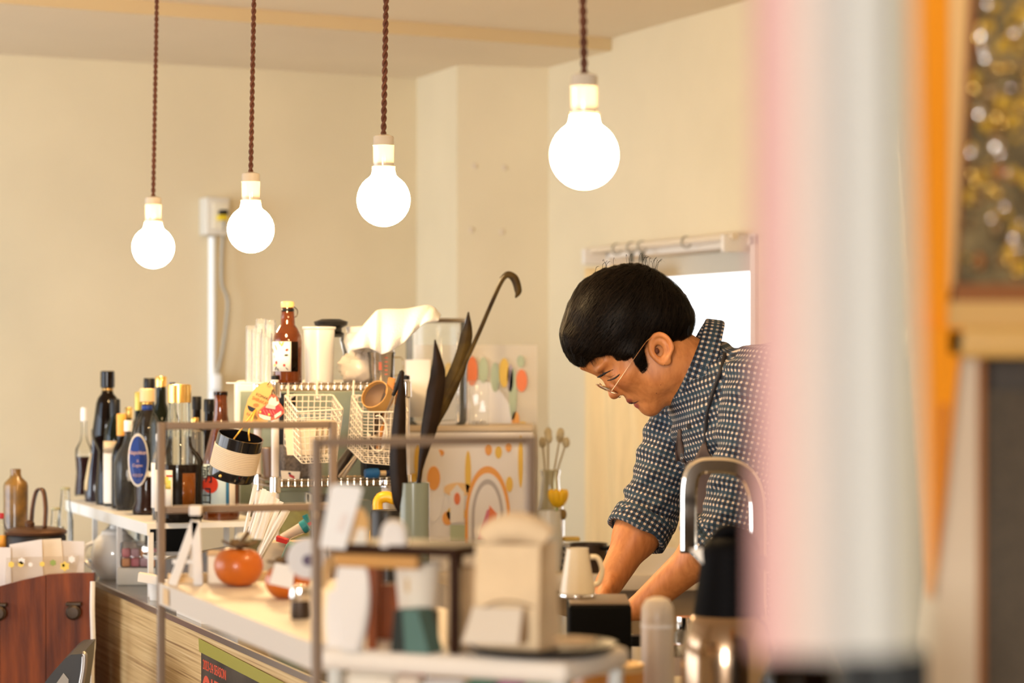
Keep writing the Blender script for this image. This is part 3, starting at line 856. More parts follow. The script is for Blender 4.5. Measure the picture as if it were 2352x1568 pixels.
MB().prism([Vector((p.x - .028, p.y - .04, tz + .042)), Vector((p.x + .02, p.y - .04, tz + .034)), Vector((p.x + .02, p.y - .04, tz + .052)), Vector((p.x - .026, p.y - .04, tz + .060))], (0, .03, 0)).build('folded_flap', M_paper, b, smooth=False)
for cx, t, lab in ((183, .89, 'clear lidded jar under the far end of the bottle stand'), (222, .76, 'clear jar with pale contents under the bottle stand beside the teapot')):
    q = ST(t, .12, tz)
    b = thing('glass_jar', lab, 'jar', q)
    MB().lathe([(0, tz), (.04, tz), (.044, tz + .01), (.044, tz + .09), (.036, tz + .10), (.036, tz + .112)], q * 1 - Vector((0, 0, tz)), 26).build('jar_glass', M_glass, b)
    MB().lathe([(0, tz + .003), (.04, tz + .003), (.041, tz + .06), (0, tz + .062)], q - Vector((0, 0, tz)), 26).build('contents', M_paper, b)
    MB().lathe([(.038, tz + .11), (.04, tz + .113), (.039, tz + .125), (0, tz + .127)], q - Vector((0, 0, tz)), 26).build('lid', M_steel, b)
q = ST(.70, .2, tz)
b = tag(MB().box(q + Vector((0, 0, .07)), (.12, .05, .14), RC, .006).build('speaker_box', M_black), 'black box standing under the bottle stand behind the teapot', 'box')
# dark till device beside the stand
q = P(428, 1250, 5.02)
b = thing('card_reader', 'dark grey payment device with sloped top on the counter behind the easel', 'card reader', (q.x + .02, q.y, CH))
MB().prism([Vector((q.x - .05, q.y, CH)), Vector((q.x + .14, q.y, CH)), Vector((q.x + .14, q.y, 1.085)), Vector((q.x - .05, q.y, 1.05))], (0, .10, 0)).build('housing', mat('dark_grey_plastic', (.065, .06, .058), .4), b, smooth=False)
MB().prism([Vector((q.x - .04, q.y - .002, 1.0)), Vector((q.x + .12, q.y - .002, 1.0)), Vector((q.x + .12, q.y - .002, 1.06)), Vector((q.x - .04, q.y - .002, 1.03))], (0, .003, 0)).build('screen', mat('dim_screen', (.11, .10, .105), .15), b, smooth=False)
MB().box(Vector((q.x + .045, q.y - .012, 1.006)), (.19, .024, .012), None, .003).build('ledge', M_paper, b)
# gridded notepad on the counter edge
q0, q1 = C(.86, .01, CH), C(1.05, .01, CH)
b = thing('grid_pad', 'white gridded notepad lying near the counter edge', 'notepad', C(.95, .06, CH))
MB().prism([C(.84, .012, CH), C(1.06, .012, CH), C(1.06, .10, CH), C(.84, .10, CH)], (0, 0, .012)).build('pages', M_paper, b, smooth=False)
for i in range(7):
    MB().prism([C(.852 + i * .032, .011, CH + .012), C(.854 + i * .032, .011, CH + .012), C(.854 + i * .032, .099, CH + .012), C(.852 + i * .032, .099, CH + .012)], (0, 0, .0006)).build('grid_line', mat('grey_line', (.35, .33, .30), .6), b, smooth=False)
b = tag(MB().lathe([(0, CH), (.05, CH), (.055, CH + .004), (.05, CH + .010), (0, CH + .011)], C(1.62, .10, 0), 30, sy=.6).build('coaster', mat('dark_coaster', (.03, .028, .026), .3)), 'flat dark oval coaster lying on the counter beneath the rack', 'coaster')
# round pale dish on the counter edge below the rack
b = tag(MB().lathe([(0, CH), (.028, CH), (.036, CH + .012), (.034, CH + .013), (.026, CH + .004), (0, CH + .004)], C(.70, .05, 0), 28).build('small_dish', mat('pale_dish', (.62, .56, .46), .35)), 'small pale dish on the counter edge near the bottle stand', 'dish')
# metal framed chair in front of the chest
q = P(165, 1540, 4.75)
b = thing('metal_chair', 'chair with dark padded back in a silver tube frame before the chest', 'chair', (q.x - .1, q.y, 0))
M_pad = mat('dark_vinyl', (.022, .020, .019), .4)
M_alu = mat('worn_aluminium', (.42, .40, .38), .35, .9)
CZc = 4.75
sl = [(84, 1640), (104, 1565), (124, 1540), (150, 1512), (163, 1503), (190, 1501), (186, 1545), (172, 1640)]
MB().prism([P(x, y, CZc) for x, y in sl], (-.02, .26, 0)).build('backrest', M_pad, b, smooth=False)
MB().prism([P(x, y, CZc - .004) for x, y in ((108, 1640), (122, 1580), (146, 1545), (158, 1560), (150, 1640))], (-.0005, .003, 0)).build('side_inset', mat('grey_inset', (.35, .33, .30), .4), b, smooth=False)
MB().tube(spline([P(190, 1502, CZc - .004), P(194, 1506, CZc - .004), P(192, 1540, CZc - .004), P(182, 1600, CZc - .004), P(172, 1700, CZc - .004), P(160, 1800, CZc)], 40), .0065, 12).build('tube_frame', M_alu, b)
sx_, sy_ = P(130, 1600, CZc).x, CZc
MB().box((sx_ - .14, sy_ + .13, .46), (.36, .34, .05), None, .015).build('seat', M_pad, b)
MB().box((sx_ + .01, sy_ + .13, .62), (.03, .24, .30), None, .01).build('back_support', M_pad, b)
for dx in (-.30, .02):
    for dy in (-.02, .28):
        MB().tube([(sx_ + dx, sy_ + dy, .45), (sx_ + dx * 1.05, sy_ + dy, 0)], .011, 10).build('leg', M_alu, b)
# ------------------------------------------------------------------ chrome wire rack standing on the counter
R0 = P(632, 880, 5.2)
def R(t, s, z):
    p = R0 - Dv * t + Nv * s
    return Vector((p.x, p.y, z))
RT, RL, RD, RLEN = 1.414, 1.206, 0.15, 0.295
b = thing('wire_rack', 'chrome wire rack with two shelves and white posts on the counter', 'wire rack', R(.07, .21, CH))
M_wire = mat('wire_metal', (.55, .44, .32), .25, .9)
for t, s in ((0, 0), (RD, 0), (0, RLEN), (RD, RLEN)):
    po = MB().tube([R(t, s, CH), R(t, s, RT + .012)], .0085, 14).build('post', mat('post_white', (.80, .76, .74), .3), b)
    for z in (RL - .008, RT - .012):
        MB().lathe([(.010, -.018), (.0125, -.016), (.0118, .016), (.010, .018)], R(t, s, z), 16).build('collar', M_chrome, po)
    MB().lathe([(0, .003), (.0088, 0), (.0088, .008), (0, .010)], R(t, s, RT + .010), 14).build('end_cap', M_black, po)
for nm, z in (('shelf', RT), ('shelf', RL)):
    w = MB()
    for dz in (0, -.0125):
        for (t0, s0, t1, s1) in ((0, 0, 0, RLEN), (RD, 0, RD, RLEN), (0, 0, RD, 0), (0, RLEN, RD, RLEN)):
            w.tube([R(t0, s0, z + dz), R(t1, s1, z + dz)], .0022, 6)
    n = 20
    for i in range(1, n):
        s = RLEN * i / n
        w.tube([R(-.001, s, z - .0125), R(-.001, s, z + .002), R(RD, s, z + .002), R(RD, s, z - .0125)], .0014, 5)
    for i in range(n):
        s = RLEN * (i + .3) / n
        w.tube([R(-.001, s, z - .012), R(-.001, s + .004, z)], .0014, 4)
    w.build(nm, M_wire, b)

TOPZ = RT + .0035
# glasses turned upside down on the top shelf
for i, (px, t, h, r) in enumerate(((577, .135, .125, .013), (590, .10, .118, .0135), (600, .135, .140, .013), (612, .075, .108, .014), (621, .12, .137, .013))):
    Zg = 5.2 + .937 * t
    g = P(px, 880, Zg)
    o = MB().lathe([(r, 0), (r * .94, h - .006), (r * .85, h), (0, h), (0, h - .008), (r * .84, h - .010), (r * .92, 0)], (g.x, g.y, TOPZ), 22).build('stem_glass', clear('bright_glass', (1, 1, 1), 0.0, .05, .16))
    tag(o, 'slim clear glass turned upside down on the wire rack beside the beer bottle', 'glass', 'upturned glasses on the wire rack')
b = tag(MB().box(R(.085, -.012, TOPZ - .0015), (.12, .13, .003), RC, .001).build('glass_tray', M_paper), 'thin white tray under the upturned glasses at the rack end', 'tray')

# craft beer bottle
root, lo, kk, X, zz2 = bottle('craft_beer_bottle', 'amber bottle with flower printed white label and yellow crown on the wire rack', 661, 5.225,
    [(32, 878), (33.5, 872), (33.5, 782), (32, 770), (24, 755), (17, 745), (16, 728), (14.5, 712), (12, 704), (12, 700)], M_amber, TOPZ,
    (765, mat('beer_brown', (.11, .028, .006), .1)), (15, 705, 692, mat('yellow_crown', (.78, .55, .20), .4)), bands=((14.5, 716, 708, M_black, 'wire_collar'),))
Zb = 5.225
def wr3(nm, m, a0, a1, y0, y1, off):
    return MB().lathe([((33.5 * kk + off), zz2(y0)), ((33.5 * kk + off), zz2(y1))], (X, Zb, 0), 14, a0=math.radians(a0), a1=math.radians(a1)).build(nm, m, root, thick=.0003)
wr3('paper_label', mat('off_white_label', (.84, .80, .74), .6), 178, 288, 852, 784, .0010)
wr3('dark_side', M_cola, 289, 318, 852, 784, .0008)
def leafmark(a, y, w, h, ang, m):
    a = math.radians(a)
    cc = Vector((X + math.cos(a) * (33.5 * kk + .0016), Zb + math.sin(a) * (33.5 * kk + .0016), zz2(y)))
    td = Vector((-math.sin(a), math.cos(a), 0))
    pts = []
    for i in range(10):
        th = i * math.pi / 5
        x, yv = math.cos(th) * w, math.sin(th) * h
        pts.append(cc + td * ((x * math.cos(ang) - yv * math.sin(ang)) * kk) + Vector((0, 0, (x * math.sin(ang) + yv * math.cos(ang)) * kk)))
    MB().prism(pts, Vector((math.cos(a), math.sin(a), 0)) * .0004).build('flower_print', m, root, smooth=False)
M_ink = mat('leaf_ink', (.03, .035, .02), .6)
M_rb = mat('rose_red', (.45, .03, .03), .6)
for a, y, w, h, ang, m in ((225, 797, 1.6, 8, .5, M_ink), (205, 805, 2, 6, .4, M_ink), (255, 790, 2, 6, -.5, M_lgr), (245, 788, 2, 5, .6, M_lgr), (272, 803, 4, 3, .5, M_rb), (270, 815, 5, 2.5, .1, M_ink),
                           (228, 832, 3.5, 4, 0, M_rb), (218, 838, 4, 3, .3, M_yel), (225, 845, 2, 5, -.5, M_ink), (236, 848, 1.5, 4, .6, M_ink), (262, 838, 3, 3.5, 0, M_rb), (272, 846, 1, 5, .8, M_ink), (215, 818, 3, 4, 0, mat('pale_pink', (.75, .55, .45), .6))):
    leafmark(a, y, w, h, ang, m)
MB().tube(spline([Vector((X + .014, Zb - .006, zz2(704))), Vector((X + .021, Zb - .004, zz2(712))), Vector((X + .020, Zb - .004, zz2(724))), Vector((X + .015, Zb - .006, zz2(728)))], 14), .0012, 6).build('wire_bail', M_iron, root)

# clear plastic boxes beside it
M_haze = mat('hazy_plastic', (.92, .91, .89), .25, trans=.35)
g = R(.06, .115, TOPZ)
b = thing('plastic_tub', 'hazy clear plastic tub with a wide rim next to the beer bottle', 'tub', g)
MB().lathe([(0, 0), (.031, 0), (.034, .115), (.037, .118), (.037, .122), (.033, .122), (.030, .003), (0, .003)], g, 26).build('tub_wall', M_haze, b)
for i in range(3):
    MB().lathe([(0, .005 + i * .035), (.027, .006 + i * .035), (.028, .034 + i * .035), (0, .035 + i * .035)], g, 20).build('paper_filters', M_paper, b)
# coffee server with a black lid
g = R(.105, .155, TOPZ)
b = thing('coffee_server', 'glass coffee server with a flat black lid on the wire rack', 'coffee server', g)
MB().lathe([(0, 0), (.036, 0), (.040, .02), (.038, .06), (.028, .090), (.030, .106)], g, 26).build('server_glass', M_glass, b)
MB().lathe([(.026, .100), (.030, .108), (.024, .112), (.024, .120), (.036, .126), (.038, .134), (.020, .140), (0, .140)], g, 26).build('lid', M_black, b)
# crumpled clear bag
g = R(.055, .205, TOPZ)
cb = MB().ball(g + Vector((0, 0, .033)), (.045, .036, .036), None, 22, 14)
rr = random.Random(3)
for v in cb.v:
    n = (v - g - Vector((0, 0, .033)))
    v += n * (math.sin(v.x * 210) * math.cos(v.z * 260 + v.y * 190) * .16 + rr.uniform(-.06, .06))
    v.z = max(v.z, g.z)
b = thing('sachet_bag', 'crumpled milky plastic bag of sachets below the white cloth', 'bag', g)
cb.build('film', mat('milky_film', (.84, .76, .66), .25, trans=.3), b, smooth=True)
MB().lathe([(.012, .055), (.008, .066), (.016, .080)], g, 14).build('knot', mat('milky_film', (.84, .76, .66), .25), b)
# measuring cup
g = P(876, 880, 5.30); g.z = TOPZ
b = thing('measuring_cup', 'clear measuring cup with red markings at the rack edge', 'measuring cup', g)
MB().lathe([(0, 0), (.026, 0), (.029, .060), (.031, .066), (.029, .066), (.024, .003), (0, .003)], g, 26).build('cup', clear('amberish_glass', (.95, .90, .82), .10), b)
for i in range(5):
    MB().box(g + Vector((.012, -.0262, .018 + i * .009)), (.007, .001, .003)).build('red_mark', mat('mark_red', (.75, .16, .06), .5), b, smooth=False)
MB().box(g + Vector((-.001, -.0275, .036)), (.007, .001, .018)).build('red_mark', mat('mark_red', (.75, .16, .06), .5), b, smooth=False)
MB().tube(spline([g + Vector((.028, -.004, .055)), g + Vector((.046, -.004, .052)), g + Vector((.046, -.004, .022)), g + Vector((.026, -.004, .014))], 16), .003, 6).build('handle', clear('amberish_glass', (.95, .90, .82), .10), b)

# white cloth draped over the jars at the end of the rack
b = thing('white_cloth', 'thick white cloth draped in a slope over jars on the wire rack', 'cloth', P(905, 880, 5.3))
top = [(798, 792), (822, 765), (846, 735), (866, 712), (880, 708), (930, 709), (958, 704), (985, 700), (1000, 708), (1012, 726)]
bot = [(806, 806), (832, 800), (848, 800), (862, 806), (876, 816), (902, 806), (930, 786), (950, 764), (975, 742), (1006, 738)]
g = []
for i in range(31):
    f = i / 30 * 9
    j = min(8, int(f)); u = f - j
    tx, ty = (top[j][0] * (1 - u) + top[j + 1][0] * u, top[j][1] * (1 - u) + top[j + 1][1] * u)
    bx_, by_ = (bot[j][0] * (1 - u) + bot[j + 1][0] * u, bot[j][1] * (1 - u) + bot[j + 1][1] * u)
    row = []
    wob = .004 * math.sin(i * 1.1)
    prof = [(1.0, 5.19), (.72, 5.185), (.42, 5.20), (.15, 5.23), (0, 5.275), (.08, 5.33), (.35, 5.36), (.7, 5.37)]
    for q, Z in prof:
        row.append(P(tx + (bx_ - tx) * q, ty + (by_ - ty) * q, Z) + Vector((0, wob * (1 + q), 0)))
    g.append(row)
MB().sheet(g).build('cloth', mat('white_towel', (.86, .84, .80), .9, bump=.3, bscale=250, sheen=.3), b, thick=.006, sub=2)
# jars that hold the cloth up
for s, h, lab in ((.225, .115, 'clear storage jar hidden under the white cloth nearest the measuring cup'), (.272, .125, 'clear storage jar hidden under the white cloth at the rack end')):
    g = R(.118, s, TOPZ)
    j = thing('storage_jar', lab, 'jar', g)
    MB().lathe([(0, 0), (.030, 0), (.033, .01), (.033, h - .02), (.028, h - .008), (.028, h)], g, 22).build('jar_glass', M_haze, j)
    MB().lathe([(.030, h - .004), (.031, h + .008), (0, h + .010)], g, 22).build('lid', M_paper, j)

# ------------------------------------------------------------------ hanging wire baskets
M_bask = mat('ivory_wire', (.80, .72, .60), .4)
def basket(lab, tops, bots, hooks):
    T = [P(*q) for q in tops]
    B = [P(*q) for q in bots]
    root = thing('wire_basket', lab, 'wire basket', (sum(B, Vector()) / 4), 'ivory baskets hung from the wire rack')
    w = MB()
    nr = 8
    for i in range(nr + 1):
        f = i / nr
        ring = [T[k].lerp(B[k], f) for k in range(4)]
        pts = []
        for k in range(4):
            a, c2, d2 = ring[k - 1], ring[k], ring[(k + 1) % 4]
            for u in (.12, .04):
                pts.append(c2.lerp(a, u))
            for u in (.04, .12):
                pts.append(c2.lerp(d2, u))
        w.tube(pts, .0019 if i == 0 else .0011, 6, closed=True)
    for k in range(4):
        k2 = (k + 1) % 4
        n = 8 if k % 2 == 0 else 7
        for i in range(n + 1):
            u = i / n
            w.tube([T[k].lerp(T[k2], u), B[k].lerp(B[k2], u)], .0010, 5)
    for i in range(1, 7):
        u = i / 7
        w.tube([B[0].lerp(B[1], u), B[3].lerp(B[2], u)], .0014, 5)
        w.tube([B[0].lerp(B[3], u), B[1].lerp(B[2], u)], .0014, 5)
    w.build('wire_mesh', M_bask, root)
    for hx in hooks:
        u = hx
        a = T[0].lerp(T[1], u)
        s_ = (Vector((a.x, a.y, 0)) - Vector((R0.x, R0.y, 0))).dot(Nv)
        top_ = R(.0, s_, RT)
        MB().tube(spline([a, Vector((top_.x, top_.y - .008, RT - .03)), top_ + Vector((0, -.008, .002)), top_ + Vector((0, 0, .006)), top_ + Vector((0, .008, -.002))], 16), .0026, 7).build('hook', M_bask, root)
    return root, T, B
b1, T1, B1 = basket('ivory wire basket holding cream paper filters under the beer bottle', [(654, 907, 5.16), (764, 907, 5.20), (788, 940, 5.06), (684, 946, 5.03)], [(652, 1020, 5.15), (756, 1022, 5.19), (772, 1060, 5.06), (694, 1064, 5.03)], (.2, .8))
b2, T2, B2 = basket('ivory wire basket full of kitchen tools beside the dark plant leaf', [(808, 908, 5.22), (920, 910, 5.26), (938, 946, 5.12), (832, 946, 5.09)], [(798, 1026, 5.21), (914, 1030, 5.25), (928, 1070, 5.12), (834, 1062, 5.09)], (.15, .92))
# paper filters in the first basket
M_filt = mat('cream_filter', (.76, .64, .46), .85)
for i in range(5):
    g0 = P(690 + i * 13, 1045 - i * 2, 5.085 + i * .014)
    o = MB().prism([g0 + Vector((-.028, 0, 0)), g0 + Vector((.028, 0, 0)), g0 + Vector((.034, 0, .062)), g0 + Vector((.0, 0, .070)), g0 + Vector((-.034, 0, .058))], (0.002, .010, 0)).build('coffee_filter', M_filt, smooth=False)
    tag(o, 'cream cone paper filter stacked in the first wire basket', 'paper filter', 'paper filters in the wire basket')
# tools in the second basket
cB2 = sum(B2, Vector()) / 4
b = thing('tea_strainer', 'round wooden rimmed strainer standing in the tool basket', 'strainer', P(868, 1010, 5.17))
cc = P(868, 912, 5.165)
Rr = frame((-.42, -.62, .42))
MB().lathe([(.033, -.014), (.035, 0), (.033, .014), (.031, .014), (.0315, -.014), (.033, -.014)], cc, 32, Rr).build('rim', mat('bent_wood', (.52, .29, .09), .4), b)
MB().lathe([(.032, .006), (.026, -.010), (.014, -.018), (0, -.020)], cc, 26, Rr).build('mesh', mat('brown_mesh', (.20, .12, .07), .6), b)
MB().tube([cc - Vector((.006, -.004, .028)), P(860, 1030, 5.17)], .004, 8).build('handle', M_iron, b)
for lab, x0, y0, x1, y1, m, r in (('orange wooden spatula handle in the tool basket', 893, 905, 868, 1030, mat('orange_wood', (.50, .20, .035), .5), .0045),
                                  ('second orange wooden stick deeper in the tool basket', 915, 930, 902, 1035, mat('orange_wood', (.50, .20, .035), .5), .004),
                                  ('dark steel knife handle leaning in the tool basket', 880, 930, 846, 1035, M_iron, .005)):
    a, c2 = P(x0, y0, 5.17), P(x1, y1, 5.16)
    t = thing('spatula', lab, 'utensil', c2)
    MB().tube([c2, c2.lerp(a, .55), a], [r, r, r * 1.2], 8).build('handle', m, t)
    MB().box(a + (a - c2).normalized() * .018, (.016, .004, .036), frame((a - c2), (1, 0, 0)), .002).build('blade', m, t)
a, c2 = P(921, 862, 5.13), P(862, 1005, 5.17)
t = thing('ladle', 'black tipped ladle with steel shaft leaning out of the tool basket', 'utensil', c2)
MB().tube([c2, P(905, 905, 5.14)], .0028, 8).build('shaft', M_steel, t)
MB().tube(spline([P(903, 908, 5.14), P(914, 885, 5.135), P(921, 862, 5.13), P(924, 852, 5.13)], 12), [.004] * 3 + [.0065] * 6 + [.0055] * 3 + [.003], 10).build('grip', M_black, t)
MB().ball(c2, (.014, .014, .010)).build('bowl', M_steel, t)
ring = [P(868 + 21 * math.cos(a), 995 + 41 * math.sin(a), 5.085) for a in [i * math.pi / 12 for i in range(-7, 13)]]
tag(MB().tube(ring, .0018, 6).build('whisk_loop', M_bask), 'thin pale wire loop hooked on the front of the tool basket', 'wire loop')

# ------------------------------------------------------------------ things on the lower shelf of the rack
LZ = RL + .0035
def onshelf(px, t):
    p = P(px, 1105, 5.2 + .937 * t)
    return Vector((p.x, p.y, LZ))
g = onshelf(664, .09)
tag(MB().box(g + Vector((.02, 0, .036)), (.085, .07, .072), RC, .006).build('woven_box', mat('grey_weave', (.16, .13, .11), .8, var=.5, vscale=160, bump=.5, bscale=300)), 'grey brown woven storage box on the lower rack shelf', 'box')
g = onshelf(622, .11)
tag(MB().lathe([(0, 0), (.024, 0)] + [(.024 + .004 * i / 8 + (.0012 if i % 2 else 0), .008 * i) for i in range(1, 9)] + [(.026, .066), (.022, .004), (0, .004)], g + Vector((.008, 0, 0)), 24).build('ribbed_cup', mat('brown_ribbed', (.16, .09, .05), .4)), 'brown ribbed cup behind the post on the lower rack shelf', 'cup')
g = onshelf(668, .02)
b = thing('sugar_sachet', 'small white sachet with a red and black print on the lower shelf', 'sachet', g)
MB().prism([g + Vector((-.020, 0, 0)), g + Vector((.018, 0, 0)), g + Vector((.020, 0, .016)), g + Vector((-.022, 0, .018))], (0, .006, 0)).build('paper', M_crl, b, smooth=False)
MB().prism([g + Vector((-.004, -.0005, .006)), g + Vector((.008, -.0005, .0)), g + Vector((.008, -.0005, .006)), g + Vector((-.004, -.0005, .013))], (0, .001, 0)).build('print', M_rb, b, smooth=False)
MB().prism([g + Vector((-.006, -.0006, .011)), g + Vector((0, -.0006, .009)), g + Vector((0, -.0006, .014)), g + Vector((-.005, -.0006, .015))], (0, .001, 0)).build('print', M_black, b, smooth=False)
g = onshelf(850, .05)
b = thing('glue_tube', 'blue plastic tube lying on the lower rack shelf', 'tube', g)
ax = Nv
MB().lathe([(0, 0), (.009, .001), (.011, .012), (.011, .030), (.007, .034), (.006, .034)], g + Vector((-.012, 0, .011)), 18, frame(ax)).build('body', mat('blue_plastic', (.02, .12, .30), .3), b)
MB().lathe([(.006, .034), (.006, .048)], g + Vector((-.012, 0, .011)), 14, frame(ax)).build('neck', M_tan, b)
MB().lathe([(.007, .048), (.007, .068), (0, .069)], g + Vector((-.012, 0, .011)), 14, frame(ax)).build('cap', mat('navy_plastic', (.012, .02, .05), .3), b)
g = onshelf(885, .10)
tag(MB().box(g + Vector((-.016, -.006, .032)), (.070, .036, .060), RC, .004).build('black_case', M_black), 'black case at the back of the lower rack shelf behind the blue tube', 'case')
a, c2 = onshelf(778, .04), onshelf(822, .05) + Vector((0, 0, .055))
b = thing('kitchen_tongs', 'steel tongs leaning up from the lower shelf to the tool basket', 'tongs', a)
for off in (0, .010):
    MB().tube([a + Vector((off, 0, .003)), c2 + Vector((off * .4, 0, 0))], [.0035, .003], 8).build('arm', M_steel, b)
b = tag(MB().tube([onshelf(766, .07) + Vector((0, 0, .004)), onshelf(806, .08) + Vector((0, 0, .06))], [.012, .010], 10).build('pepper_mill', mat('black_wood', (.03, .02, .014), .4)), 'dark rod shaped mill leaning beside the steel tongs', 'mill')

# ------------------------------------------------------------------ below the rack, on the counter
def oncnt(px, Z, z=CH):
    p = P(px, 1300, Z)
    return Vector((p.x, p.y, z))
g = oncnt(668, 5.28)
b = thing('pickle_jar', 'large square jar of yellow green preserve under the wire rack', 'jar', g)
MB().box(g + Vector((0, 0, .115)), (.085, .08, .23), RC, .008).build('jar_glass', M_glass, b)
MB().box(g + Vector((0, 0, .10)), (.076, .071, .19), RC, .008).build('preserve', mat('olive_preserve', (.36, .32, .09), .3, var=.3, vscale=40), b)
g = oncnt(742, 5.33)
tag(MB().box(g + Vector((0, 0, .11)), (.05, .08, .22), RC, .004).build('black_canister', M_black), 'tall black canister under the wire rack beside the preserve jar', 'canister')
g = oncnt(812, 5.34)
tag(MB().box(g + Vector((0, 0, .105)), (.06, .09, .21), RC, .006).build('grey_canister', mat('sage_grey', (.20, .23, .20), .4)), 'sage grey canister under the wire rack behind the yellow bottle', 'canister')
g = oncnt(884, 5.02)
b = thing('yellow_bottle', 'bright yellow squeeze bottle with sideways spout beside the black grinder', 'bottle', g)
kk = 5.02 / F
M_ylw = mat('bright_yellow', (.85, .48, .02), .3)
MB().lathe([(0, 0), (.030, 0), (.033, .02), (.030, .16), (.014, .185), (.012, .195), (0, .196)], g + Vector((-.003, 0, 0)), 24).build('body', M_ylw, b)
MB().tube(spline([g + Vector((-.012, 0, .19)), g + Vector((-.014, 0, .222)), g + Vector((.002, 0, .232)), g + Vector((.028, 0, .224)), g + Vector((.040, 0, .222))], 20), [.011] * 7 + [.012] * 7 + [.010] * 10, 12).build('spout', M_ylw, b)
MB().lathe([(0, 0), (.010, .0), (.010, .002), (0, .002)], g + Vector((-.016, -.033, .15)), 14, frame((0, -1, 0))).build('round_sticker', M_lil, b)
g = oncnt(890, 4.72)
b = thing('coffee_grinder', 'black round coffee grinder standing before the yellow bottle', 'coffee grinder', g)
MB().lathe([(0, 0), (.040, 0), (.041, .01), (.034, .09), (.034, .215), (.032, .222), (0, .223)], g, 28).build('body', mat('black_satin', (.014, .012, .011), .4), b)
MB().lathe([(.0345, .12), (.0345, .125)], g, 28).build('seam_ring', M_iron, b, thick=.001)
# teal capped squeeze tube, red packet and green box in front of the rack
g = oncnt(672, 4.86)
b = thing('clear_tube', 'clear tube with a teal cap lying across boxes under the rack', 'tube', Vector((g.x, g.y, 1.095)))
a, c2 = P(648, 1236, 4.86), P(694, 1212, 4.86)
MB().tube([a, c2], [.009, .012], 12).build('tube_body', mat('cloudy_tube', (.70, .62, .54), .25, trans=.3), b)
MB().tube([c2, P(706, 1204, 4.86)], [.0135, .0135], 12).build('cap', mat('teal_plastic', (.02, .22, .26), .35), b)
tag(MB().box(P(652, 1246, 4.88) + Vector((0, .02, -.07)), (.10, .06, .145), None, .003).build('tea_box', mat('beige_box', (.50, .40, .28), .6)), 'beige upright box under the clear tube', 'box')
b = tag(MB().prism([P(634, 1232, 4.80), P(660, 1240, 4.80), P(660, 1250, 4.80), P(634, 1243, 4.80)], (0, .04, 0)).build('red_packet', mat('red_packet_paper', (.52, .02, .02), .5), smooth=False), 'small red packet beside the straws', 'packet')
tag(MB().box(P(655, 1300, 4.74) + Vector((.01, .02, -.004)), (.05, .05, .09), Matrix.Rotation(.4, 3, 'Y'), .004).build('green_box', mat('grey_green', (.16, .27, .22), .6)), 'tilted grey green box behind the second persimmon', 'box')
tag(MB().lathe([(0, CH), (.03, CH), (.032, CH + .06), (0, CH + .062)], (P(655, 1300, 4.74).x, 4.78, 0), 20).build('storage_tin', M_iron), 'dark tin that props up the tilted green box', 'tin')
b = thing('lip_pen', 'small teal and red pen clipped behind the clear tube', 'pen', P(705, 1200, 4.92))
MB().tube([P(700, 1182, 4.92), P(708, 1200, 4.92)], .006, 8).build('barrel', mat('teal_plastic', (.02, .22, .26), .35), b)
MB().tube([P(708, 1200, 4.92), P(712, 1207, 4.92)], .006, 8).build('tip', M_rb, b)

# ------------------------------------------------------------------ wrapped paper straws in a tumbler
SZ = 4.55
g = P(580, 1300, SZ); g.z = CH
b = tag(MB().lathe([(0, 0), (.026, 0), (.034, .10), (.036, .104), (.033, .104), (.024, .004), (0, .004)], g, 24).build('straw_tumbler', mat('kraft_cup', (.50, .36, .20), .7)), 'kraft paper tumbler holding wrapped straws behind the persimmon', 'tumbler')
tops = [(588, 1112), (600, 1124), (612, 1126), (620, 1130), (632, 1130), (640, 1146), (648, 1152), (654, 1166), (660, 1170), (606, 1122), (626, 1140)]
bots = [(556, 1262), (562, 1270), (568, 1272), (575, 1275), (580, 1276), (586, 1280), (592, 1282), (596, 1282), (600, 1284), (560, 1274), (584, 1282)]
for i, (tp, bt) in enumerate(zip(tops, bots)):
    Zs = SZ - .026 + .009 * ((i * 5) % 7)
    a, c2 = P(bt[0], bt[1], Zs), P(tp[0], tp[1], Zs)
    a = a - (c2 - a) * .12
    ax = (c2 - a).normalized()
    side = ax.cross(Vector((0, 1, 0))).normalized()
    w = .0034
    gr = []
    for f in (0, .3, .6, .88, 1.0):
        q = a.lerp(c2, f) + side * (.002 * math.sin(f * 3 + i))
        ww = w * (1.25 if f > .85 else 1)
        th = .0035 if f < .87 else .0008
        gr.append([q - side * ww, q - Vector((0, th, 0)), q + side * ww, q + Vector((0, th, 0)), q - side * ww])
    tag(MB().sheet(gr).build('paper_straw', mat('straw_wrap', (.82, .78, .72), .6)), 'white paper wrapped straw fanned out in the kraft tumbler', 'straw', 'wrapped straws in the tumbler')

# ------------------------------------------------------------------ black and cream pot hanging by a cord
PZ = 4.95
kk = PZ / F
tc, bc = P(556, 998, PZ), P(530, 1096, PZ)
ax = (tc - bc).normalized() + Vector((0, -.20, 0))
Rp = frame(ax, (1, 0, .0))
L = (tc - bc).length
b = thing('hanging_pot', 'black pot with a cream ribbed band hanging tilted by an orange cord', 'pot', bc)
rp = 53 * kk
MB().lathe([(0, 0), (rp * .96, 0), (rp, .004), (rp, L * .24)], bc, 40, Rp).build('base_band', mat('gloss_black', (.008, .008, .009), .12, coat=.5), b)
MB().lathe([(rp + (.0016 if i % 2 else .0006), L * (.22 + .52 * i / 26)) for i in range(27)], bc, 40, Rp).build('ribbed_band', mat('cream_cord', (.72, .60, .44), .8), b)
MB().lathe([(rp, L * .73), (rp, L), (rp * .95, L), (rp * .93, .006), (0, .006)], bc, 40, Rp).build('rim_band', mat('gloss_black', (.008, .008, .009), .12, coat=.5), b)
knot = R(0, 0, 1.395) + Vector((0, -.014, 0))
M_ocord = mat('orange_cord', (.72, .38, .04), .6)
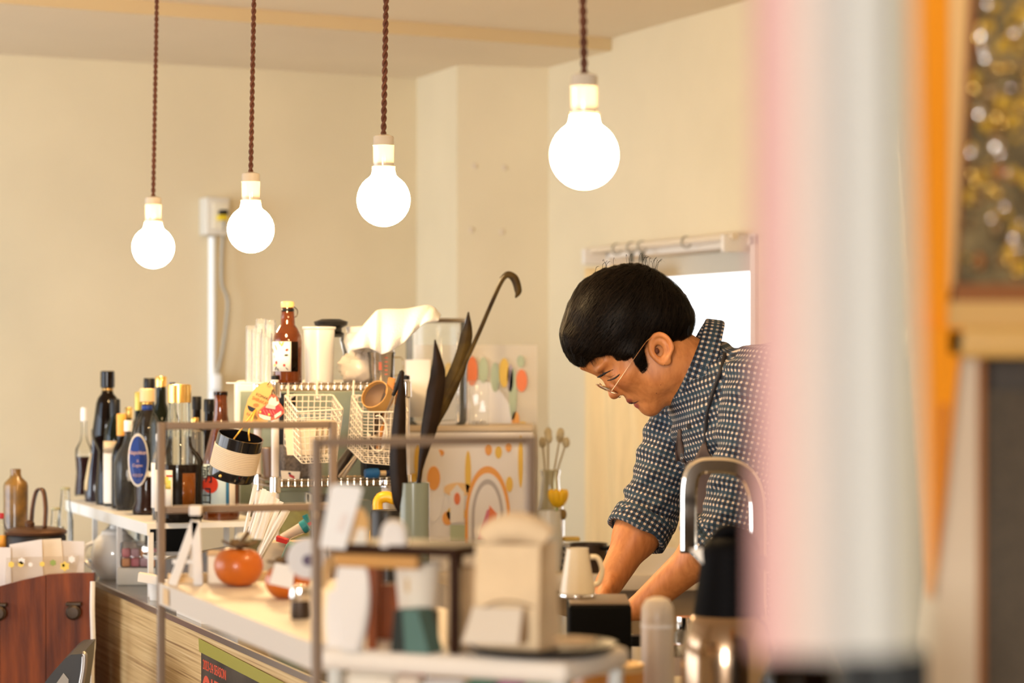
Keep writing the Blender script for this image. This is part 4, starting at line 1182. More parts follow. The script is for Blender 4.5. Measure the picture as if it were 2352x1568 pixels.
for px, py in ((537, 1008), (573, 1012)):
    MB().tube(spline([P(px, py, PZ - .045), P((px + 572) / 2, 985, PZ - .03), P(592, 935, 5.125), Vector((knot.x, knot.y + .010, knot.z))], 26), .0016, 6).build('cord', M_ocord, b)
for px, py in ((535, 1016), (506, 1093)):
    MB().ball(P(px, py, PZ - .052), (.0035, .0025, .0035)).build('brass_stud', M_gold, b)

# kraft tag and cat charm hanging from the same post
TZ = 5.10
b = thing('kraft_tag', 'yellow kraft tag with bowl drawing hanging from the rack post', 'tag', P(590, 968, TZ))
tagp = [(612, 877), (624, 882), (628, 892), (622, 925), (614, 975), (557, 975), (562, 942), (570, 915), (585, 892), (600, 880)]
M_tagk = mat('yellow_kraft', (.66, .40, .13), .7)
MB().prism([P(x, y, TZ) for x, y in tagp], (0, .0012, 0)).build('board', M_tagk, b, smooth=False)
xd, yd = (P(617, 915, TZ) - P(580, 899, TZ)), None
xd = xd.normalized()
ydv = Vector((0, -1, 0)).cross(xd) * 1
ydv = Vector((-xd.z, 0, xd.x))
text('lettering', 'KOMAKEN', .0085, M_ink, b, P(587, 907, TZ - .001), xd, ydv, .9, .0002)
text('lettering', 'SHIRAKAN', .0105, mat('tag_red', (.55, .10, .02), .6), b, P(578, 916, TZ - .001), xd, ydv, .78, .0002)
text('lettering', 'RAMEN', .0085, mat('tag_brown', (.25, .10, .05), .6), b, P(565, 952, TZ - .001), xd, ydv, .9, .0002)
bowl = [P(574 + 11 * math.cos(a) * .85 + 4, 934 + 11 * math.sin(a) + 2 * math.cos(a), TZ - .0008) for a in [math.radians(10 + i * 18) for i in range(11)]]
MB().prism(bowl, (0, .0006, 0)).build('bowl_print', M_black, b, smooth=False)
MB().prism([P(588 + 7 * math.cos(a), 930 + 4 * math.sin(a), TZ - .0009) for a in [i * math.pi / 6 for i in range(12)]], (0, .0006, 0)).build('noodle_print', mat('noodle_brown', (.36, .18, .05), .6), b, smooth=False)
MB().tube(spline([P(614, 884, TZ - .002), P(622, 878, TZ), knot], 10), .0010, 5).build('string', M_iron, b)
CZ = 5.07
b = thing('charm', 'red blanket table charm with a white animal figure hanging beside the kraft tag', 'charm', P(622, 965, CZ))
def flat(nm, pts, z, m, th=.003, par=None):
    return MB().prism([P(x, y, z) for x, y in pts], (0, th, 0)).build(nm, m, par or b, smooth=False)
flat('red_border', [(622, 905), (627, 905), (636, 911), (642, 925), (650, 935), (653, 947), (640, 960), (624, 966), (605, 964), (591, 955), (593, 944), (605, 933), (617, 925), (617, 912)], CZ, mat('coral_edge', (.62, .11, .05), .5))
flat('red_blanket', [(594, 947), (610, 933), (640, 930), (651, 942), (636, 955), (616, 956)], CZ - .0015, mat('deep_red', (.40, .010, .012), .45))
flat('white_hem', [(594, 950), (622, 957), (621, 965), (606, 963), (596, 957)], CZ - .0018, M_crl)
flat('white_hem', [(630, 953), (646, 943), (646, 951), (631, 961)], CZ - .0018, M_crl)
flat('animal_figure', [(616, 928), (618, 918), (624, 911), (628, 915), (633, 911), (635, 922), (640, 921), (641, 926), (634, 932), (622, 931)], CZ - .0025, M_crl)
flat('grey_slab', [(611, 932), (615, 927), (633, 932), (632, 940), (610, 936)], CZ - .0030, mat('grey_slab', (.50, .47, .42), .6))
for i in range(4):
    flat('stripe', [(604 + i * 7, 941), (605.5 + i * 7, 941), (612 + i * 7, 953), (610.5 + i * 7, 953)], CZ - .0022, mat('stripe_pink', (.62, .16, .13), .5), .001)
for x, y in ((598, 946), (618, 952)):
    MB().ball(P(x, y, CZ - .002), (.0024, .0012, .0024)).build('yellow_stud', M_yel, b)
MB().tube(spline([P(624, 906, CZ), P(626, 895, CZ), knot], 10), .0012, 5).build('cord', M_iron, b)

# ------------------------------------------------------------------ white appliance with greenish glass behind the rack
g = C(.25, .40, CH)
b = thing('oven', 'white framed countertop oven with a dull green glass front behind the wire rack', 'oven', g)
ov0, ov1 = P(536, 874, 5.72), P(902, 874, 5.72)
MB().box(((ov0.x + ov1.x) / 2, 5.86, (ov0.z + CH) / 2 - .0), (ov1.x - ov0.x, .26, ov0.z - CH), None, .012).build('body', mat('oven_white', (.74, .70, .62), .4), b)
MB().box(((ov0.x + ov1.x) / 2, 5.725, 1.26), (ov1.x - ov0.x - .03, .012, .27), None, .003).build('glass_door', mat('dull_green_glass', (.26, .30, .23), .18, var=.3, vscale=7), b)
for q in (.3, .63):
    MB().box((ov0.x + (ov1.x - ov0.x) * q, 5.718, 1.31), (.014, .004, .10), None, .001).build('dark_slot', M_black, b)
MB().box((ov0.x + (ov1.x - ov0.x) * .33, 5.718, 1.375), (.045, .006, .03), None, .002).build('handle', M_black, b)
# ------------------------------------------------------------------ painted box and picture panel by the column
def ell(cx, cy, a, bb, Z, m, par, nm, rot=0.0, th=.002, a0=0, a1=2 * math.pi, n=24):
    pts = []
    for i in range(n + (0 if abs(a1 - a0 - 2 * math.pi) < 1e-6 else 1)):
        t = a0 + (a1 - a0) * i / n
        x, y = math.cos(t) * a, math.sin(t) * bb
        pts.append(P(cx + x * math.cos(rot) - y * math.sin(rot), cy + x * math.sin(rot) + y * math.cos(rot), Z))
    return MB().prism(pts, (0, th, 0)).build(nm, m, par, smooth=False)
PW = mat('painted_white', (.80, .76, .72), .6)
PY = mat('paint_yellow', (.78, .50, .08), .6)
PO = mat('paint_orange', (.80, .36, .08), .6)
PR = mat('paint_coral', (.76, .20, .07), .6)
PP = mat('paint_pink', (.66, .18, .24), .6)
PG = mat('paint_sage', (.42, .48, .32), .6)
PV = mat('paint_lilac', (.40, .33, .38), .6)
PGy = mat('paint_grey', (.46, .42, .40), .6)
BZ = 5.92
k0 = BZ / F
X0, X1 = (926 - 1176) * k0, (1224 - 1176) * k0
zt = CAMZ - (992 - HOR) * k0
b = thing('painted_box', 'white box painted with rainbows, suns and coloured drops beside the column', 'box', ((X0 + X1) / 2, BZ + .14, CH))
MB().box(((X0 + X1) / 2, BZ + .142, (CH + zt) / 2), (X1 - X0, .28, zt - CH), None, .004).build('carton', PW, b)
MB().box(((X0 + X1) / 2, BZ + .142, zt + .008), (X1 - X0 + .004, .284, .014), None, .003).build('lid', mat('tan_lid', (.62, .50, .34), .5), b)
z1 = BZ - .001
for args in ((960, 1060, 9, 42, PY), (950, 1100, 8, 14, PY), (1052, 1124, 34, 16, mat('paint_peach', (.82, .55, .26), .6)), (1048, 1180, 22, 20, PY), (1090, 1172, 18, 26, PY), (1028, 1190, 12, 16, PO),
             (1122, 1032, 8, 14, PO), (1145, 1038, 8, 15, PY), (1168, 1026, 7, 12, PO), (1170, 1112, 8, 18, PY), (1158, 1172, 12, 12, PR), (1196, 1060, 6, 60, PY), (1075, 1085, 7, 50, PY), (1010, 1040, 10, 8, PO)):
    ell(*args[:4], z1, args[4], b, 'painted_spot')
ell(996, 1110, 24, 88, z1 - .001, PW, b, 'white_oval')
ell(996, 1098, 15, 28, z1 - .003, PO, b, 'painted_sun')
for i, (rx, ry, m) in enumerate(((52, 120, PO), (45, 104, PW), (37, 90, PGy), (30, 78, PW))):
    o = MB().prism([P(1120 + math.cos(t) * rx, 1190 - math.sin(t) * ry, z1 - .0012 * (i + 1)) for t in [j * math.pi / 20 for j in range(21)]] + [P(1120 - rx, 1262, z1 - .0012 * (i + 1)), P(1120 + rx, 1262, z1 - .0012 * (i + 1))], (0, .0012, 0))
    o.build('rainbow_arch', m, b, smooth=False)
MB().prism([P(1098, 1240, z1 - .007), P(1128, 1240, z1 - .007), P(1128, 1165, z1 - .007), P(1118, 1172, z1 - .007)], (0, .001, 0)).build('pink_wedge', PP, b, smooth=False)
MB().prism([P(1122, 1240, z1 - .0075), P(1142, 1240, z1 - .0075), P(1142, 1180, z1 - .0075), P(1124, 1160, z1 - .0075)], (0, .001, 0)).build('orange_wedge', PR, b, smooth=False)
MB().prism([P(1034, 1200, z1 - .003), P(1066, 1200, z1 - .003), P(1066, 1130, z1 - .003), P(1050, 1112, z1 - .003), P(1034, 1130, z1 - .003)], (0, .001, 0)).build('house_shape', PW, b, smooth=False)
ell(1050, 1145, 7, 14, z1 - .005, PR, b, 'heart_spot')
MB().prism([P(1034, 1245, z1 - .003), P(1068, 1245, z1 - .003), P(1068, 1205, z1 - .003), P(1034, 1205, z1 - .003)], (0, .001, 0)).build('sage_block', PG, b, smooth=False)

# picture panel behind it
VZ = 6.28
b = thing('picture_panel', 'frosted picture panel with a white dome and coloured leaf drops on the painted box', 'panel', P(1080, 990, VZ))
vx0, vx1 = P(932, 0, VZ).x, P(1234, 0, VZ).x
zt2 = P(0, 792, VZ).z
MB().box(((vx0 + vx1) / 2, VZ + .006, (zt2 + CH) / 2), (vx1 - vx0, .005, zt2 - CH), None, 0).build('sheet', mat('frosted_sheet', (.80, .72, .58), .5, trans=.4), b, smooth=False)
o = MB().prism([P(1096 + math.cos(t) * 88, 1000 - math.sin(t) * 128, VZ) for t in [j * math.pi / 24 for j in range(25)]], (0, .003, 0)).build('white_dome', PW, b, smooth=False)
for cx, cy, a, bb, m in ((962, 872, 11, 38, PR), (1030, 868, 12, 36, PY), (1084, 852, 13, 34, PR), (1110, 850, 11, 30, PG), (1137, 866, 10, 34, PG), (1158, 856, 12, 34, PY), (1172, 868, 7, 32, PV), (1198, 874, 13, 26, PR), (1196, 830, 9, 14, PG), (985, 858, 9, 28, PG),
                         (1184, 965, 9, 20, PO), (1200, 980, 14, 12, PY), (948, 850, 14, 20, PW), (1178, 905, 9, 60, PG)):
    ell(cx, cy, a, bb, VZ - .002, m, b, 'leaf_drop')

# clear canister on the painted box
g = P(1003, 985, 6.04); g.z = zt + .0155
kk = 6.04 / F
b = thing('acrylic_canister', 'tall clear acrylic canister with a metal rim standing on the painted box', 'canister', g)
hh = CAMZ - (735 - HOR) * kk - g.z
MB().lathe([(0, 0), (.070, 0), (.076, .01), (.078, hh), (.075, hh), (.073, .012), (0, .006)], g, 36).build('wall', M_acryl, b)
MB().lathe([(.079, hh - .006), (.080, hh), (.078, hh + .003)], g, 36).build('metal_rim', M_steel, b, thick=.002)
MB().lathe([(.0772, hh * .0 + .02), (.0780, hh * .62)], g, 20, a0=math.radians(170), a1=math.radians(262)).build('film_label', mat('white_film', (.78, .76, .74), .5), b, thick=.0006)
MB().box(g + Vector((.055, -.056, hh * .45)), (.006, .004, hh * .85), None, .002).build('corner_rib', clear('rib', (.97, .97, .97), .3), b)
g = P(1100, 985, 6.00); g.z = zt + .0155
b = thing('acrylic_tray', 'low clear acrylic tray of metal lids beside the canister', 'tray', g)
MB().box(g + Vector((0, 0, .055)), (.050, .035, .11), None, .003).build('tray_wall', M_acryl, b)
for i in range(3):
    MB().lathe([(0, 0), (.0055, 0), (.006, .006), (0, .008)], g + Vector((-.012 + .012 * i, -.008 + .006 * (i % 2), .003 + .0 * i)), 16).build('metal_lid', M_steel, b)

# flowers, vase, plates and dark pan on the rear worktop
g = P(1264, 1250, 6.14); g.z = CH
b = thing('glass_vase', 'pale green glass vase with dry stems beside the column', 'vase', g)
MB().lathe([(0, 0), (.030, 0), (.036, .02), (.036, .13), (.026, .17), (.022, .22), (.026, .24)], g, 26).build('vase_glass', mat('pale_green_glass', (.55, .50, .32), .15, trans=.55), b)
for i in range(6):
    a = i * 1.05
    MB().tube(spline([g + Vector((0, 0, .05)), g + Vector((.01 * math.cos(a), .01 * math.sin(a), .2)), g + Vector((.03 * math.cos(a) + .01, .03 * math.sin(a), .31 + .012 * (i % 3)))], 12), .0022, 6).build('dry_stem', mat('dry_stem', (.46, .36, .20), .7), b)
    MB().ball(g + Vector((.03 * math.cos(a) + .01, .03 * math.sin(a), .31 + .012 * (i % 3))), (.010, .010, .014)).build('seed_head', mat('dry_head', (.55, .46, .28), .8), b)
g = P(1272, 1240, 5.96); g.z = CH
b = thing('flower_cup', 'white cup holding a yellow bloom beside the glass vase', 'flower cup', g)
MB().lathe([(0, 0), (.026, 0), (.034, .03), (.034, .10), (.030, .148), (.027, .148), (.028, .01), (0, .01)], g + Vector((-.012, 0, 0)), 26).build('cup', mat('pale_cup', (.66, .64, .56), .35), b)
for i in range(7):
    a = i * 2 * math.pi / 7
    MB().ball(g + Vector((.010 + .012 * math.cos(a), .012 * math.sin(a), .178)), (.012, .012, .024), Matrix.Rotation(.4, 3, Vector((-math.sin(a), math.cos(a), 0)))).build('petal', mat('petal_yellow', (.85, .50, .01), .5), b)
MB().tube([g + Vector((0, 0, .10)), g + Vector((.01, 0, .17))], .003, 6).build('stem', M_lgr, b)
MB().ball(g + Vector((.022, 0, .138)), (.010, .010, .014)).build('bud', mat('dark_bud', (.22, .13, .03), .6), b)
g = P(1308, 1250, 6.02); g.z = CH
for i in range(4):
    o = MB().lathe([(0, 0), (.03, 0), (.048, .010), (.046, .012), (.03, .003), (0, .003)], g + Vector((0, 0, .016 * i)), 30).build('plate', mat('pale_plate_%d' % (i % 2), ((.66, .64, .62), (.50, .50, .52))[i % 2], .3))
    tag(o, 'pale plate in the low stack by the curtain', 'plate', 'stacked plates by the curtain')
tag(MB().box(g + Vector((-.004, -.004, .074)), (.06, .04, .010), None, .004).build('yellow_cloth', mat('mustard_cloth', (.70, .46, .10), .9)), 'folded mustard cloth on top of the plate stack', 'cloth')
g = P(1352, 1290, 5.92); g.z = CH
b = thing('saucepan', 'dark saucepan on the rear worktop by the curtain', 'saucepan', g)
MB().lathe([(0, 0), (.042, 0), (.046, .006), (.046, .068), (.048, .070), (.044, .070), (.042, .006), (0, .006)], g, 28).build('pan', M_iron, b)
MB().tube([g + Vector((.03, -.03, .06)), g + Vector((.06, -.09, .066))], .006, 8).build('handle', M_black, b)
# ------------------------------------------------------------------ display rack in front of the counter
KA = Vector((-0.4935, 3.40, 0))
def K(t, s, z):
    p = KA + Dv * t + Nv * s
    return Vector((p.x, p.y, z))
KL, KW, KT, KB = 0.80, 0.251, 1.373, 1.148
b = thing('display_rack', 'slim brown grey metal display rack with a white shelf board', 'display rack', K(KL / 2, KW / 2, 0))
for t, s in ((0, 0), (KL, 0), (KL, KW), (0, KW)):
    MB().box(K(t, s, KT / 2), (.0105, .0105, KT), RC, .0015).build('post', M_bronze, b)
def bar(t0, s0, t1, s1, z):
    a, c2 = K(t0, s0, z), K(t1, s1, z)
    d = (c2 - a)
    MB().box((a + c2) / 2, (.0105, .0105, d.length), frame(d, Vector((0, 0, 1))), .0015).build('crossbar', M_bronze, b)
for z in (KT - .005, 1.250):
    bar(0, .006, 0, KW - .006, z)
bar(KL, .006, KL, KW - .006, KT - .005)
for z in (.45, .12):
    bar(0, 0, 0, KW, z); bar(KL, 0, KL, KW, z); bar(0, 0, KL, 0, z); bar(0, KW, KL, KW, z)
M_board = mat('white_board', (.66, .59, .51), .5)
MB().prism([K(-.004, -.004, KB - .030), K(KL + .004, -.004, KB - .030), K(KL + .004, KW + .004, KB - .030), K(-.004, KW + .004, KB - .030)], (0, 0, .030)).build('shelf_board', M_board, b, smooth=False)
MB().prism([K(.004, .008, KB), K(.012, .008, KB), K(.012, KW - .008, KB), K(.004, KW - .008, KB)], (0, 0, .012)).build('end_lip', mat('pale_wood', (.78, .60, .38), .5), b, smooth=False)
MB().prism([K(.04, -.0055, KB - .026), K(.075, -.0055, KB - .026), K(.075, -.0055, KB - .004), K(.04, -.0055, KB - .004)], -Nv * .0004).build('kraft_tape', mat('tape_tan', (.74, .50, .24), .6), b, smooth=False)
MB().prism([K(.02, .01, .45), K(KL - .02, .01, .45), K(KL - .02, KW - .01, .45), K(.02, KW - .01, .45)], (0, 0, .012)).build('lower_board', M_board, b, smooth=False)

# persimmons
M_pers = mat('persimmon_skin', (.52, .115, .004), .40, var=.12, vscale=25, coat=.3)
M_calyx = mat('dry_calyx', (.13, .075, .03), .8)
def persimmon(p, r, lab, tilt):
    root = thing('persimmon', lab, 'persimmon', p, 'persimmons on the display rack')
    Rt = Matrix.Rotation(tilt, 3, 'Y')
    cc = p + Vector((0, 0, r * .78))
    bb = MB().lathe([(0, -.78 * r), (.45 * r, -.76 * r), (.80 * r, -.55 * r), (.98 * r, -.15 * r), (r, .12 * r), (.90 * r, .48 * r), (.62 * r, .70 * r), (.30 * r, .76 * r), (0, .70 * r)], (0, 0, 0), 32)
    for v in bb.v:
        a = math.atan2(v.y, v.x)
        f = 1 + .018 * math.cos(4 * a)
        v.x *= f; v.y *= f
    bb.v = [cc + Rt @ v for v in bb.v]
    bb.build('fruit', M_pers, root, sub=1)
    for i in range(4):
        a = i * math.pi / 2 + .4
        d = Vector((math.cos(a), math.sin(a), 0)); s = Vector((-math.sin(a), math.cos(a), 0))
        gr = []
        for f, w, z in ((.0, .16, .76), (.25, .26, .80), (.5, .24, .90), (.72, .10, 1.0)):
            gr.append([cc + Rt @ ((d * f + s * (w * e) + Vector((0, 0, z + .05 * e * e))) * r) for e in (-1, 0, 1)])
        MB().sheet(gr).build('calyx_leaf', M_calyx, root, thick=.002)
    MB().tube([cc + Rt @ Vector((0, 0, .72 * r)), cc + Rt @ Vector((.10 * r, 0, 1.05 * r)), cc + Rt @ Vector((.34 * r, 0, 1.42 * r))], [.004, .003, .0034], 8).build('stalk', M_calyx, root)
p1 = on(548, 1346, KB)
persimmon(p1, .0345, 'whole orange persimmon with dry brown calyx on the white rack board', .05)
p2 = on(652, 1374, KB) + Vector((.005, 0, 0))
persimmon(p2, .030, 'second smaller persimmon half hidden by a white card on the rack', -.2)
card('price_card', 'white card leaning over the second persimmon', [(618, 1340), (672, 1352), (676, 1300), (632, 1292)], p2.y - .045, M_paper)
# white wooden easel
ez = on(430, 1322, KB).y
b = thing('mini_easel', 'small white folding easel standing behind the first persimmon', 'easel', on(425, 1320, KB))
e0 = Vector((on(425, 1320, KB).x, 0, 0))
apex = P(449, 1196, 3.36)
for (px, dy) in ((396, 0.0), (456, 0.0), (432, .05)):
    ft = P(px, 1322, 3.36); ft.z = KB; ft.y += dy
    dv = apex - ft
    MB().box((apex + ft) / 2, (.0125, .006, dv.length), frame(dv, Vector((1, 0, 0))), .001).build('leg', M_paper, b)
MB().box(P(449, 1172, 3.36), (.016, .016, .014), None, .002).build('hinge_block', M_paper, b)
MB().box(P(420, 1290, 3.362) + Vector((0, .004, 0)), (.030, .004, .006), None).build('rung', M_paper, b, smooth=False)
# small paper box behind the persimmon and twig
p = on(495, 1312, KB)
b = thing('soap_box', 'small cream paper carton with kraft lid behind the persimmon', 'carton', p + Vector((0, .06, 0)))
p = p + Vector((0.003, -.09, 0))
MB().box(Vector((p1.x - .030, p1.y + .062, KB + .019)), (.038, .026, .038), None, .001).build('carton', M_crl, b)
MB().box(Vector((p1.x - .030, p1.y + .062, KB + .041)), (.040, .028, .006), None, .001).build('lid', M_kraft, b)
b = thing('jar_of_leaves', 'low green glass dish with a dried leaf behind the persimmon', 'dish', Vector((p1.x + .002, p1.y + .075, KB)))
MB().lathe([(0, 0), (.014, 0), (.017, .045), (.022, .054), (.024, .057), (.021, .055), (.014, .042), (.012, .004), (0, .004)], Vector((p1.x + .000, p1.y + .095, KB)), 24).build('dish', mat('olive_glass', (.22, .22, .13), .2, trans=.3), b)
MB().ball(Vector((p1.x - .004, p1.y + .095, KB + .060)), (.012, .008, .008)).build('leaf_scrap', mat('pale_leaf', (.75, .68, .52), .6), b)
# round tag clipped to the near post, steel shaker
tp = K(KL, 0, 1.262) + Vector((-.016, -.012, 0))
tp = P(706, 1282, 2.72)
b = thing('round_tag', 'round white hang tag with a dark printed spot on the rack post', 'tag', tp - Vector((0, 0, .024)))
MB().lathe([(0, -.0015), (.022, -.0015), (.023, 0), (.022, .0015), (0, .0015)], tp, 28, frame((0.1, -1, 0))).build('disc', mat('cool_paper', (.70, .68, .67), .7), b)
MB().lathe([(0, 0), (.0065, 0), (.0065, .001), (0, .001)], tp + Vector((.001, -.0018, -.002)), 18, frame((0.1, -1, 0))).build('dark_print', mat('violet_ink', (.10, .07, .12), .6), b)
MB().tube(spline([tp + Vector((.008, 0, .02)), tp + Vector((.022, .0, .01)), K(KL, 0, 1.29) + Vector((0, -.008, 0))], 12), .0018, 6).build('string', M_kraft, b)
MB().prism([tp + Vector((.02, -.002, .0)), tp + Vector((.034, -.002, .004)), tp + Vector((.02, -.002, -.034)), tp + Vector((.012, -.002, -.030))], (0, .001, 0)).build('kraft_ribbon', mat('tape_tan', (.74, .50, .24), .6), b, smooth=False)
p = on(690, 1420, KB)
b = thing('salt_shaker', 'small steel topped shaker at the rack post', 'shaker', p)
MB().lathe([(0, 0), (.011, 0), (.012, .004), (.011, .022)], p, 20).build('jar', M_iron, b)
MB().lathe([(.012, .022), (.013, .026), (.012, .036), (.006, .040), (0, .041)], p, 20).build('steel_top', M_chrome, b)

# ------------------------------------------------------------------ white side table with goods
TZt = 1.160
fl, fr = P(735, 1490, 2.5), P(1300, 1522, 2.375)
fl.z = fr.z = 0
Ex = (fr - fl).normalized()
Ey = Vector((-Ex.y, Ex.x, 0))
TW, TD = (fr - fl).length, .16
RT3 = Matrix((Ex, Ey, Vector((0, 0, 1)))).transposed()
def Tt(u, v, z):
    p = fl + Ex * u + Ey * v
    return Vector((p.x, p.y, z))
b = thing('side_table', 'narrow white table with rounded edge carrying bags and cards', 'table', Tt(TW / 2, TD / 2, 0))
MB().box(Tt(TW / 2, TD / 2, TZt - .011), (TW, TD, .022), RT3, .008).build('table_top', mat('cream_table', (.84, .76, .66), .5), b)
for u, v in ((.012, .012), (TW - .012, .012), (.012, TD - .012), (TW - .012, TD - .012)):
    MB().box(Tt(u, v, (TZt - .02) / 2), (.012, .012, TZt - .02), RT3, .001).build('leg', mat('grey_white_metal', (.62, .62, .58), .4), b)
MB().box(Tt(TW / 2, TD / 2, .984), (TW - .03, TD - .012, .012), RT3, .002).build('lower_shelf', M_board, b)
LS = .990
for u, w, h, m, lab in ((.035, .060, .140, M_crl, 'cream pouch on the lower shelf of the white table, at its corner post'), (.082, .026, .142, mat('cream_red', (.74, .62, .50), .6), 'cream pack with a red edge on the lower shelf of the white table'),
                        (.120, .045, .135, M_lil, 'pale grey card pack on the lower shelf of the white table'), (.165, .030, .140, mat('green_print', (.10, .22, .15), .5), 'green printed pack on the lower shelf of the white table'),
                        (.197, .022, .142, mat('magenta_print', (.42, .14, .28), .5), 'magenta pack on the lower shelf of the white table'), (.230, .035, .138, mat('sage_print', (.36, .40, .28), .5), 'sage green pack on the lower shelf of the white table')):
    o = thing('goods_pack', lab, 'pack', Tt(u, .05, LS))
    MB().box(Tt(u, .05, LS + h / 2), (w, .03, h), RT3, .004).build('pack', m, o)
    MB().box(Tt(u, .05, LS + h), (w * .96, .006, .008), RT3, .001).build('top_seal', m if 'red' not in lab else mat('red_seal', (.55, .04, .02), .5), o)

# wooden riser
Zr = 2.49
rx0, rx1 = .008, .150
rz1 = CAMZ - (1250 - HOR) * Zr / F
b = thing('wooden_riser', 'dark topped wooden riser standing on the white table', 'riser', Tt(.08, .06, TZt))
M_rw = mat('reddish_wood', (.30, .075, .022), .45, var=.2, vscale=30)
M_dw = mat('dark_brown_top', (.034, .013, .006), .5, spec=.15)
MB().box(Tt((rx0 + rx1) / 2, .062, rz1 - .005), (rx1 - rx0, .10, .010), RT3, .001).build('top_board', M_dw, b)
MB().box(Tt((rx0 + rx1) / 2 - .02, .016, rz1 - .017), (rx1 - rx0 - .045, .010, .013), RT3, .001).build('apron_rail', mat('honey_wood', (.55, .28, .08), .5), b)
for u, v, m in ((.052, .018, M_rw), (.148, .018, M_dw), (.012, .10, M_rw), (.148, .10, M_dw), (.108, .10, M_dw)):
    MB().box(Tt(u, v, (TZt + rz1 - .01) / 2), (.009, .009, rz1 - .01 - TZt), RT3, .001).build('leg', m, b)
MB().box(Tt(.03, .10, TZt + .03), (.04, .006, .06), RT3, .001).build('back_panel', M_rw, b)
# goods under and on the riser
def pouch(lab, u, v, z, w, h, d, m, taper=.8, nm='paper_pouch', bulge=.5):
    o = thing(nm, lab, 'pouch', Tt(u, v, z))
    gr = []
    n = 8
    for i in range(n + 1):
        f = i / n
        dd = d * (1 - f ** 2.2) + .002
        ww = w * (taper + (1 - taper) * math.sin(math.pi * min(1, .75 * f)))
        row = []
        for k in range(16):
            a = 2 * math.pi * k / 16
            row.append(Tt(u, v, z + h * f) + RT3 @ Vector((math.copysign(abs(math.cos(a)) ** .6, math.cos(a)) * ww / 2, math.copysign(abs(math.sin(a)) ** .6, math.sin(a)) * dd / 2, 0)))
        row.append(row[0])
        gr.append(row)
    MB().sheet(gr).build('body', m, o, sub=1)
    MB().box(Tt(u, v, z + h), (w * .82, .003, .006), RT3, .001).build('top_fold', m, o)
    return o
M_wp = mat('warm_white_paper', (.80, .75, .70), .7)
pouch('tall white paper pouch standing against the reddish riser leg', .036, .004, TZt, .042, .082, .016, M_wp, .55)
pouch('narrow white pouch at the table corner under the riser', .006, .024, TZt, .026, .055, .018, M_wp, .7)
o = thing('paper_cup', 'cream paper cup with small mark under the riser', 'cup', Tt(.092, .060, TZt))
MB().lathe([(0, .040), (.020, .040), (.024, .085), (.0255, .088), (.022, .088), (.018, .044), (0, .044)], Tt(.088, .050, TZt), 26).build('cup_wall', M_crl, o)
MB().lathe([(0, 0), (.022, 0), (.022, .039), (0, .040)], Tt(.088, .050, TZt), 26).build('cup_stand', mat('brown_stand', (.09, .055, .03), .5), o)
MB().box(Tt(.088, .0272, TZt + .066), (.004, .001, .014), RT3).build('print_mark', M_tan, o, smooth=False)
o = thing('tea_tin', 'small teal box with a dark side leaning under the riser', 'box', Tt(.11, .02, TZt))
MB().prism([Tt(.098, .004, TZt), Tt(.126, .004, TZt), Tt(.113, .004, TZt + .044), Tt(.095, .004, TZt + .044)], Ey * .03).build('front', mat('teal_card', (.085, .17, .145), .6), o, smooth=False)
MB().prism([Tt(.080, .006, TZt), Tt(.0978, .006, TZt), Tt(.0948, .006, TZt + .043), Tt(.084, .006, TZt + .043)], Ey * .028).build('dark_side', mat('dark_teal', (.015, .022, .018), .6), o, smooth=False)
tag(MB().box(Tt(.128, .078, TZt + .042), (.032, .026, .084), RT3, .003).build('kraft_box', M_kraft), 'plain kraft box between the dark riser legs', 'box')
# on the riser
RZ = rz1
def Rp_(px, py, dz=0):
    return P(px, py, Zr + dz)
o = thing('white_packet', 'tall white rounded packet tilted on the riser', 'packet', Rp_(775, 1255))
quad = [(734, 1256), (792, 1262), (832, 1125), (826, 1117), (768, 1112), (758, 1120)]
MB().prism([Rp_(x, y) for x, y in quad], (0, .008, 0)).build('packet_body', mat('bright_paper', (.85, .83, .80), .6), o, smooth=False)
MB().prism([Rp_(772, 1220, -.001), Rp_(790, 1222, -.001), Rp_(802, 1180, -.001), Rp_(786, 1178, -.001)], (0, .001, 0)).build('faint_print', mat('faint_pink', (.80, .72, .68), .7), o, smooth=False)
o = thing('kraft_label', 'kraft gift bag with a punched slot standing on the riser', 'gift bag', Rp_(832, 1255))
MB().prism([Rp_(800, 1256, .012), Rp_(848, 1256, .012), Rp_(846, 1195, .012), Rp_(834, 1170, .012), Rp_(818, 1168, .012)], (0, .012, 0)).build('bag_body', mat('honey_kraft', (.64, .36, .11), .6), o, smooth=False)
MB().prism([Rp_(806, 1256, .010), Rp_(842, 1256, .010), Rp_(842, 1215, .010), Rp_(822, 1212, .010)], (0, .002, 0)).build('cream_panel', M_crl, o, smooth=False)
MB().prism([Rp_(796, 1224, .009), Rp_(804, 1228, .009), Rp_(809, 1206, .009), Rp_(804, 1202, .009)], (0, .002, 0)).build('slot', mat('rust', (.25, .055, .012), .6), o, smooth=False)
o = thing('paper_pouch', 'rounded white pouch sitting on the riser before the vase', 'pouch', Rp_(900, 1256))
pts = [Rp_(868, 1258, -.01), Rp_(936, 1258, -.01), Rp_(932, 1215, -.01), Rp_(918, 1197, -.01), Rp_(892, 1194, -.01), Rp_(876, 1208, -.01)]
MB().prism(pts, (0, .03, 0)).build('body', M_wp, o, smooth=False)
bev = o.children[0].modifiers.new('round', 'BEVEL'); bev.width = .006; bev.segments = 3
MB().box((pts[0] + pts[1]) / 2 + Vector((0, -.001, .003)), (.025, .002, .005)).build('bottom_fold', M_wp, o, smooth=False)

